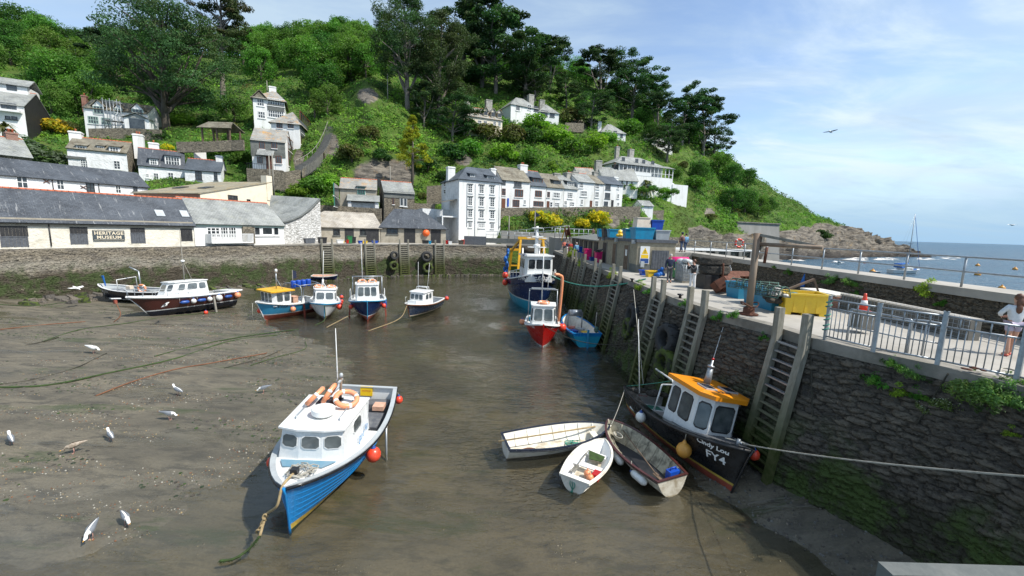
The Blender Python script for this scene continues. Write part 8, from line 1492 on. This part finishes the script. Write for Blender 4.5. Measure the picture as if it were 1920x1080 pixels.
p=dp(1064,436,63);t=thing("cable_drum","big rusty cable drum standing on the platform behind the trawler","drum",(p.x,p.y,p.z));M=RX(78,'Y').to_3x3();MB().lathe([(1.0,-.32),(1.0,-.25),(.5,-.24),(.5,.24),(1.0,.25),(1.0,.32)],n=20,M=M).build("reel","rust",t);MB().bar((-.9,-.3,-1.3),(-.5,-.3,.6),.16,.14).build("stand","yellow_paint",t);MB().bar((.5,.3,-1.3),(.3,.3,.2),.16,.14).build("stand","rust",t)
rg2=random.Random(5)
for lb,px,w,h,mm,nm in(("long dark crate against the grey shed wall, left one",595,1.5,.7,"grey_timber","crate"),("long dark crate against the grey shed wall, right one",612,1.2,.85,"black_plastic","crate"),("white and blue tub by the grey shed's first door",646,1.0,.5,"boat_white","tub"),("yellow tray on the far quay by the grey shed's first door",650,.8,.28,"yellow_plastic","crate"),("green bin by the grey shed",664.5,.7,1.1,"green_plastic","bin"),("black bin right of the green bin",673,.75,.95,"black_plastic","bin"),("small blue crate on the far quay right of the black bin",680,.5,.4,"blue_plastic","crate"),("orange-yellow crate at the top of the second far ladder",690.5,.8,.35,"yellow_plastic","crate"),("blue fish box on the far quay between shed doors",712,.9,.35,"blue_plastic","fish_box"),("red buoy box on the far quay near the green bin",659,.3,.5,"red_paint","crate"),("black gear box below the orange disc",800,1.1,.55,"black_plastic","crate"),("turquoise crate right of the orange disc",808,.4,.5,"tub_cyan","crate"),("small red can by the last shed door",841,.45,.6,"red_paint","can"),("white tub at the corner of the tall white building",846,.6,.5,"boat_white","tub"),("coil-filled dark tub at the corner of the tall white building",868,.9,.7,"net_black","tub"),("orange sack beside the coil-filled tub",872,.45,.8,"red_float","crate")):
 q,tt=fwp(px,5.1);q=q+Vector((-tt.y,tt.x,0))*rg2.uniform(1.2,2.6);tub(lb,(q.x,q.y,5.14),w,.6,h,mm,math.degrees(math.atan2(tt.y,tt.x)),nm,"box" if nm in("crate","fish_box")else nm)
 # ---------------------------------------------------------------- people
def skin(name,V,E,mat_,parent,sub=1,root=0):
 me=bpy.data.meshes.new(name);me.from_pydata([v[:3]for v in V],E,[]);o=bpy.data.objects.new(name,me);C.objects.link(o);o.modifiers.new("s",'SKIN').use_smooth_shade=True
 me.skin_vertices[0].data[root].use_root=True
 for i,v in enumerate(V):me.skin_vertices[0].data[i].radius=(v[3],v[4]if len(v)>4 else v[3])
 o.modifiers.new("u",'SUBSURF').levels=sub;dg=bpy.context.evaluated_depsgraph_get();me2=bpy.data.meshes.new_from_object(o.evaluated_get(dg));o.modifiers.clear();o.data=me2;me2.materials.clear();me2.materials.append(MAT[mat_]);me2.polygons.foreach_set("use_smooth",[True]*len(me2.polygons));o.parent=parent;return o
def person(lb,pos,face,H=1.7,top="cloth_navy",legs="cloth_grey",hair="hair_grey",arms=None,stride=.12,shorts=False,shoes="cloth_black",long_hair=False,hat=None,bag=None,fing=False,phone=False,group=None):
 t=thing("person",lb,"person",pos,R_(face),group);k=H/1.75;t.scale=(k,k,k);y0=stride
 hip=[(-.09,0,.93),(.09,0,.93)];kn=[(-.10,-y0*.5,.50),(.10,y0*.35,.50)];an=[(-.10,-y0*.8,.09),(.10,y0*.9,.10)];to=[(-.11,-y0*.8-.17,.035),(.11,y0*.9-.16,.04)]
 A=arms or[[(-.20,0,1.42),(-.26,.02,1.14),(-.25,-.06,.88)],[(.20,0,1.42),(.26,.02,1.14),(.25,-.06,.88)]]
 V=[(0,0,.95,.13,.1),(0,0,1.12,.125,.095),(0,0,1.33,.155,.105),(0,0,1.46,.07),(0,-.01,1.54,.055),(0,-.02,1.62,.085,.095),(0,-.015,1.71,.08,.092)];E=[(i,i+1)for i in range(6)]
 for s in(0,1):
  b0=len(V);V+=[(*hip[s],.085),(*kn[s],.058),(*an[s],.04),(*to[s],.035)];E+=[(0,b0),(b0,b0+1),(b0+1,b0+2),(b0+2,b0+3)]
  b0=len(V);a=A[s];h=Vector(a[2])+(Vector(a[2])-Vector(a[1])).normalized()*.09;V+=[(*a[0],.058),(*a[1],.042),(*a[2],.028),(*h,.032,.018)];E+=[(2,b0),(b0,b0+1),(b0+1,b0+2),(b0+2,b0+3)]
  d=(Vector(a[2])-Vector(a[1])).normalized();sx=d.cross(Vector((1,0,0))if abs(d.x)<.8 else Vector((0,1,0))).normalized()
  for f in range(5 if fing else 0):
   u=(-.028,-.01,.008,.025,.04)[f];L=(.06,.085,.09,.085,.065)[f];p1=h+sx*u+d*(.02 if f else-.03);p2=p1+d*L+Vector((0,-.015,0))+(sx*-.03 if f==0 else Vector());c0=len(V);V+=[(*p1,.011),(*p2,.008)];E+=[(b0+3,c0),(c0,c0+1)]
 V.append((0,-.125,1.645,.016));E.append((5,len(V)-1));skin("body",V,E,"skin",t)
 T=[(0,0,.90,.155,.12),(0,0,1.10,.145,.115),(0,0,1.33,.172,.122),(0,0,1.45,.085)];TE=[(0,1),(1,2),(2,3)]
 for s in(0,1):a=A[s];b0=len(T);w=Vector(a[1]).lerp(Vector(a[2]),.88);T+=[(*a[0],.075),(*a[1],.058),(*w,.046)];TE+=[(2,b0),(b0,b0+1),(b0+1,b0+2)]
 skin("jacket",T,TE,top,t);Lg=[(0,0,.99,.142,.112)];LE=[]
 for s in(0,1):
  b0=len(Lg);Lg+=[(*hip[s],.105),(*(Vector(hip[s]).lerp(Vector(kn[s]),.55 if shorts else 1)),.092 if shorts else .075)]+([]if shorts else[(*(Vector(an[s])+Vector((0,0,.03))),.062)]);LE+=[(0,b0),(b0,b0+1)]+([]if shorts else[(b0+1,b0+2)])
 skin("shorts" if shorts else "trousers",Lg,LE,legs,t)
 for s in(0,1):p=Vector(an[s]);MB().ball((p.x,p.y-.06,.045),.075,8,sc=(.62,1.75,.6)).build("shoe",shoes,t)
 m=MB();[m.ball((x,-.108,1.685),.012,6)for x in(-.033,.033)];m.build("eyes","hair_dark",t);m=MB();m.ball((0,.012,1.70),.105,10,sc=(.95,1.0,1.08))
 if long_hair:m.ball((0,.075,1.55),.10,8,sc=(1.0,.6,1.7));m.ball((.02,.10,1.38),.08,8,sc=(1,.5,1.8))
 m.build("hair",hair,t)
 if hat:MB().lathe([(.115,0),(.12,.05),(.09,.11),(.02,.125)],(0,.0,1.71),12).build("cap",hat,t);
 if bag:MB().ball((0,.17,1.2),.17,8,sc=(1,.6,1.3)).build("backpack",bag,t)
 if phone:q=Vector(A[0][2]).lerp(Vector(A[1][2]),.5)+Vector((0,-.12,.05));MB().box(q.x-.04,q.y-.01,q.z-.02,q.x+.04,q.y+.005,q.z+.13).build("phone","cloth_black",t)
 return t
person("man in a dark jacket and navy shirt standing on the quay by the green bin",at_px(1254,530,5.0),-12,1.75,"cloth_navy","cloth_grey","hair_grey",stride=.1)
ph=[[(-.19,0,1.42),(-.22,-.2,1.22),(-.06,-.34,1.46)],[(.19,0,1.42),(.22,-.2,1.22),(.05,-.34,1.46)]];person("woman in a black jacket and white trousers holding up a phone on the quay",at_px(1297,545,5.0),-75,1.66,"cloth_black","cloth_white","hair_brown",ph,.08,shoes="cloth_white",fing=True,phone=True)
pw=at_px(1889,667,5.0);person("woman in a pale top, lilac shorts and pink sandals at the right edge",pw,165,1.66,"cloth_pale","cloth_lilac","hair_brown",[[(-.19,0,1.42),(-.3,-.08,1.2),(-.14,-.26,1.12)],[(.19,0,1.42),(.3,-.08,1.2),(.14,-.26,1.12)]],.12,True,"shoe_pink",True,fing=True)
person("man in a plum checked shirt and cap walking on the raised walkway",Vector((dp(1277,471,38).x,38,6.38)),200,1.78,"cloth_plum","cloth_denim","hair_dark",stride=.3,hat="cloth_navy",bag="cloth_plum");person("person in a blue striped top behind the capped man on the walkway",Vector((dp(1285,471,38.7).x,38.8,6.38)),190,1.7,"cloth_sky","cloth_denim","hair_dark",stride=.2)
for px,Y,lb,tp,lg_,hr,f in((1050,47,"walker in a pale blue shirt with a backpack, nearest by the fish boxes","cloth_sky","cloth_denim","hair_grey",20),(1061,47.5,"walker in dark clothes beside the one in the pale blue shirt","cloth_navy","cloth_grey","hair_brown",30),(1055,51,"walker in a red top in the group by the fish boxes","cloth_red","cloth_navy","hair_dark",0),(1037,53,"walker in a white-and-navy outfit near the trawler's mast","cloth_navy","cloth_white","hair_dark",10),(1026,56,"walker in a pink-red top farthest along the quay","shoe_pink","cloth_black","hair_dark",0)):person(lb,Vector((max(dp(px,470,Y).x,QEX(Y)+.5),Y,5.0)),f,1.72,tp,lg_,hr,stride=.2,bag="cloth_black" if px==1050 else None)
person("distant person leaning on the viewing platform railing",Vector((dp(1113,430,70).x,70,6.9)),10,1.7,"cloth_plum","cloth_grey","hair_dark")
# ---------------------------------------------------------------- gulls
def gull(lb,pos,face,pose="stand",s=1.,body="gull_white",back="gull_grey",bank=0):
 t=thing("gull",lb,"gull",pos,rot=(0,R_(bank),R_(face)));t.scale=(s,s,s);rows=[];tilt={"stand":.25,"feed":-.25,"fly":0}[pose];zc=.29 if pose!="fly" else 0
 for x,r,dz in((-.30,.012,.02),(-.22,.04,.012),(-.12,.075,0),(0,.095,-.01),(.10,.085,0),(.17,.055,.035)):rows.append([(x,r*.85*math.cos(a),zc+dz+x*tilt+r*math.sin(a))for a in np.linspace(0,6.2832,13)[:-1]])
 hd=Vector((.24,0,zc+{"stand":.20,"feed":-.10,"fly":.03}[pose]));nx=Vector((.21,0,zc+{"stand":.13,"feed":-.03,"fly":.02}[pose]))
 for c,r in((nx,.045),(hd,.048),(hd+Vector((.04,0,.002)),.034),(hd+Vector((.07,0,-.005)),.014)):rows.append([(c.x,r*math.cos(a),c.z+r*math.sin(a))for a in np.linspace(0,6.2832,13)[:-1]])
 m=MB();m.grid(rows,0,True,True);m.quad(*rows[0]);m.quad(*rows[-1]);m.build("body",body,t);MB().lathe([(.013,0),(.01,.04),(.003,.06)],tuple(hd+Vector((.065,0,-.004))),7,M=RX(95,'Y').to_3x3()).build("beak","beak",t)
 for sd in(1,-1):
  w=MB()
  if pose=="fly":w.add([(.08,sd*.05,.03),(.16,sd*.32,.11),(.06,sd*.62,.09),(-.12,sd*.72,.04),(-.03,sd*.36,.09),(-.08,sd*.05,.03)]+[(.08,sd*.05,.015),(.16,sd*.32,.095),(.06,sd*.62,.08),(-.12,sd*.72,.035),(-.03,sd*.36,.075),(-.08,sd*.05,.01)],[(0,1,4,5),(1,2,3,4),(6,7,10,11),(7,8,9,10),(0,1,7,6),(1,2,8,7),(2,3,9,8),(3,4,10,9),(4,5,11,10)])
  else:w.grid([[(x,sd*(r*.9*math.cos(a)+.012),zc+.01+x*tilt+r*1.08*math.sin(a))for a in np.linspace(-.35,1.35,6)]for x,r in((-.36,.015),(-.25,.045),(-.10,.082),(.03,.10),(.12,.075))])
  w.build("wing",back,t)
  if pose!="fly":MB().tube([(.0,sd*.035,zc-.08),(.01,sd*.035,.01)],.008,5).tube([(.01,sd*.035,.008),(.06,sd*.045,.006)],.012,4).build("leg","leg_pink",t)
 return t
for px,py,f,pose,lb,s,bd,bk in((334,742,165,"stand","white gull standing on the mud, upper right of the group on the left",.85,"gull_white","gull_grey"),(318,787,10,"feed","gull with lowered head pulling at a strip, right of the lone standing gulls",.85,"gull_white","gull_grey"),(22,832,150,"stand","gull standing nearest the left edge",.75,"gull_white","gull_grey"),(208,825,150,"stand","small white gull facing us in the middle of the mud",.75,"gull_white","gull_grey"),(140,850,215,"feed","brown young gull bending to feed on the mud",.85,"gull_brown","gull_brown"),(237,984,330,"feed","gull with pink feet stooping near the bottom left",.72,"gull_white","gull_grey"),(172,1010,290,"feed","gull with grey back pecking at the water's edge, lowest of all at bottom left",.8,"gull_white","gull_grey"),(495,737,200,"feed","gull preening on the mud just left of the bright blue boat",.85,"gull_white","gull_grey"),(176,662,0,"feed","distant gull feeding left of the long green rope",1.1,"gull_white","gull_white")):
 p=gp(px,py,0);p.z=max(mud_h(p.x,p.y),0);p=gp(px,py,p.z);p.z=max(mud_h(p.x,p.y),-.05);gull(lb,p,f,pose,s*1.12,bd,bk)
gull("gull gliding high in the blue sky over the sea",dp(1557,247,45),20,"fly",1.05,"gull_white","gull_grey",18);gull("white gull flying low over the sea behind the railing",dp(1572,493,40),160,"fly",1.6,"gull_white","gull_white");gull("tiny distant gull above the horizon at the right",dp(1898,422,90),90,"fly",1.6,"gull_white","gull_white");gull("gull flying low across the mud left of the dark workboat",dp(143,540,33),10,"fly",1.0,"gull_white","gull_white",30);gull("gull flying in front of the maroon cruiser's side",dp(310,572,29.5),30,"fly",1.0,"gull_white","gull_grey",-35);gull("dark bird in flight in front of the pink bins",dp(1124,470,20),150,"fly",.75,"cloth_black","cloth_black",25)
# ---------------------------------------------------------------- mud flat details
rg=np.random.default_rng(21);random.seed(21)
def mp(px,py,lift=.02):
 p=gp(px,py,.1)
 for _ in range(4):p=gp(px,py,max(mud_h(p.x,p.y),-.02)+lift)
 return p
for lb,pts,r,mm in(("long weed-green mooring line running across the mud from the left edge",[(-20,727),(90,722),(200,700),(330,672),(430,640),(520,628)],.045,"rope_weed"),("second green mooring line above the long one",[(290,668),(360,650),(450,632),(560,617)],.035,"rope_weed"),("rust-orange rope lying diagonally on the mud",[(180,742),(250,715),(330,692),(400,680),(500,662)],.03,"rope_rust"),("dark line from the feeding gull back to the left edge",[(-10,722),(60,712),(140,690),(200,662)],.022,"rope_dark"),("green weedy line near the maroon cruiser's bow",[(80,640),(150,618),(230,607),(330,592),(420,585)],.03,"rope_weed"),("rusty chain line on the upper mud at the left edge",[(-20,620),(80,609),(160,603)],.03,"rope_rust"),("faint rope across the upper left mud",[(-20,660),(60,645),(110,632)],.022,"rope_dark"),("dark rope trailing from the row of boats over the shallows",[(420,690),(500,668),(560,640)],.02,"rope_dark"),("short green weedy rope in the mid-left mud",[(470,685),(510,672),(570,655),(572,640)],.025,"rope_weed"),("weed-hung line over the upper mud by the harbour wall",[(-20,570),(70,573),(150,562)],.03,"rope_weed")):
 rope(lb,smooth([mp(*p)for p in pts],6),r,mm)
def litter(name,lb,n,region,size,mats,flat,accept=None,seed=1,kind='stuff'):
 r_=np.random.default_rng(seed);m=MB();k=0;tries=0
 while k<n and tries<n*12:
  tries+=1;x,y=r_.uniform(*region[:2]),r_.uniform(*region[2:]);z=mud_h(x,y)
  if z<-.02 or(accept and not accept(x,y)):continue
  k+=1;s=size*(.5+r_.random()**2*1.6);nn=6;a0=r_.random()*6;top=[(x+s*.6*math.cos(a0+6.283*j/nn)*r_.uniform(.6,1),y+s*.6*math.sin(a0+6.283*j/nn)*r_.uniform(.6,1),z+s*flat)for j in range(nn)];bot=[(x+(p[0]-x)*1.5,y+(p[1]-y)*1.5,z-.015)for p in top]
  m.add(bot+top,[(j,(j+1)%nn,nn+(j+1)%nn,nn+j)for j in range(nn)]+[tuple(range(nn,2*nn))],int(r_.integers(len(mats))))
 return tag(m.build(name,mats,fix=False),lb,"debris",kind=kind)
strand=lambda x,y:fr(x*.3+2,y*.9,7,4)>.1
litter("shell_gravel","shells and pebbles scattered over the mud",15000,(-26,-4,7,34),.020,["rope","rock","concrete_dark","rope_pale","rock_dark","rope_rust"],.35,strand,5);litter("shell_gravel","shells and pebbles along the foot of the near quay wall",1500,(3.5,10,6.5,16),.032,["rock","rock_dark","rock_dark","concrete_dark"],.5,None,6)
litter("seaweed","dark and green seaweed strewn across the mud",5200,(-40,-4,8,45),.05,["rope_weed","net_black","antifoul_green","rock_dark"],.2,lambda x,y:fr(x*.22+5,y*.6,3,4)>.22,7)
wr_=lambda x,y:0<1
rk_=MB();r_=np.random.default_rng(11)
for k in range(420):
 i=r_.integers(2,len(FW)-1);f=r_.random();x=FW[i][0]*(1-f)+FW[i+1][0]*f if i+1<len(FW)else FW[i][0];y=FW[i][1]*(1-f)+FW[i+1][1]*f if i+1<len(FW)else FW[i][1];o_=r_.uniform(.6,4.5 if i<4 else 1.4);tx,ty=(FW[min(i+1,9)][0]-FW[i-1][0]),(FW[min(i+1,9)][1]-FW[i-1][1]);l=math.hypot(tx,ty);x+=ty/l*o_;y-=tx/l*o_;s=r_.uniform(.15,.7 if i<4 else .35);z=max(mud_h(x,y),-.05)
 nn=7;a0=r_.random()*6;sl=r_.uniform(-.5,.5);top=[(x+s*math.cos(a0+6.283*j/nn)*r_.uniform(.5,1)*1.3,y+s*.7*math.sin(a0+6.283*j/nn)*r_.uniform(.5,1),z+s*r_.uniform(.25,.6)+sl*s*math.cos(a0+6.283*j/nn))for j in range(nn)];bot=[(x+(p[0]-x)*1.3,y+(p[1]-y)*1.3,z-.2)for p in top];rk_.add(bot+top,[(j,(j+1)%nn,nn+(j+1)%nn,nn+j)for j in range(nn)]+[tuple(range(nn,2*nn))],int(r_.integers(3)))
tag(rk_.build("rubble_stones",["rock","rock_dark","weed_tyre"],fix=False),"stones and slabs tumbled along the foot of the far harbour wall","rocks",kind='stuff')
# ---------------------------------------------------------------- plants on the walls
FV={}
def fern(kind,seed):
 rg_=np.random.default_rng(seed);t=thing("wall_plant",None,"plant");base={'f':(.07,.20,.025),'s':(.10,.19,.05),'y':(.22,.30,.03),'w':(.16,.20,.07)}[kind];cl=[(rg_.normal()*.16,rg_.normal()*.16,.08+abs(rg_.normal())*.12,.13)for _ in range(16)]
 if kind=='s':cl=[(rg_.normal()*.30,rg_.normal()*.22,.06+abs(rg_.normal())*.16,.14)for _ in range(34)]
 parts=[clumps(cl,60,.085,base,.35,.9,.6,(.16,.26,.04),rg_,.3,.3)]
 if kind=='w':parts.append(clumps([(x,y,z+.05,.1)for x,y,z,r in cl],22,.028,(.6,.6,.5),.1,1,.5,None,rg_,.8,.9))
 foliage("foliage",parts,"leaf",t);m=MB();limbs(m,[c[:3]for c in cl[:6]],(0,0,-.05),.012);m.build("stem","rope_weed",t,fix=False);return t
for i,k_ in enumerate("fsyw"):FV[k_]=fern(k_,60+i)
fu={}
for px,py,k_,s,lb,sea in((1672,688,'f',.62,"upper fern on the near wall, left of the barrier shadow",0),(1640,722,'f',.8,"leafy fern on the near wall, lowest left of its group",0),(1700,700,'s',.6,"grey-green samphire on the near wall, right of the upper fern",0),(1690,742,'y',.7,"yellow-green spiky plant on the near wall",0),(1722,750,'f',.7,"dark leafy fern right of the yellow-green plant",0),(1762,772,'w',.85,"white-flowered plant low on the near wall",0),(1735,775,'w',.55,"small dry-looking flowered plant beside the white-flowered one",0),(1842,742,'s',1.0,"largest bushy samphire on the near wall by the right edge",0),(1896,748,'s',1.05,"bushy samphire cut by the right edge",0),(1905,820,'y',.5,"small yellowish plant low at the right edge",0),(1350,603,'f',.9,"leafy plant on the quay edge between the second and biggest ladders",0),(1433,640,'f',.65,"white-flowering weed on the near wall left of the biggest ladder",0),(1287,578,'f',.9,"green plant on the quay edge by the second ladder",0),(1202,545,'y',1.2,"yellow-green tuft on the quay edge above the slanting rope",0),(1220,552,'f',1.0,"green tuft on the quay edge left of the third ladder",0),(1075,480,'y',2.0,"broad yellow-green grassy tuft on the quay edge near the trawler",0),(1090,498,'y',1.7,"olive grassy tuft hanging over the quay edge behind the turquoise rope",0),(1150,520,'y',1.4,"brown-green tuft on the quay edge right of the fourth ladder",0),(1375,597,'f',.7,"small bright plant on the quay edge below the rusty pole",0),(1480,516,'f',.8,"fern on the sea wall nearest the rusty pole's arm",1),(1562,530,'s',.9,"grey-green plant on the sea wall above the yellow pallet box",1),(1597,537,'s',.9,"leafy plant on the sea wall above the traffic cone",1),(1730,553,'y',1.3,"bright lime fern bulging from the sea wall",1),(1606,556,'f',.7,"small dark fern low on the sea wall",1),(1765,575,'f',.6,"small fern on the sea wall right of the lime fern",1),(1452,503,'f',.5,"tiny fern high on the sea wall under the walkway",1)):
 if sea:p=cross_plane(px,py,Vector((SWX-.12,0,0)),Vector((1,0,0)))
 else:p=wallpt(px,py,.05)
 o=FV[k_]if not fu.get(k_)else copy_tree(FV[k_]);fu[k_]=1;o.location=p;o.rotation_euler=(0,R_(-25),random.random()*6);o.scale=(s,s,s);o['label']=lb
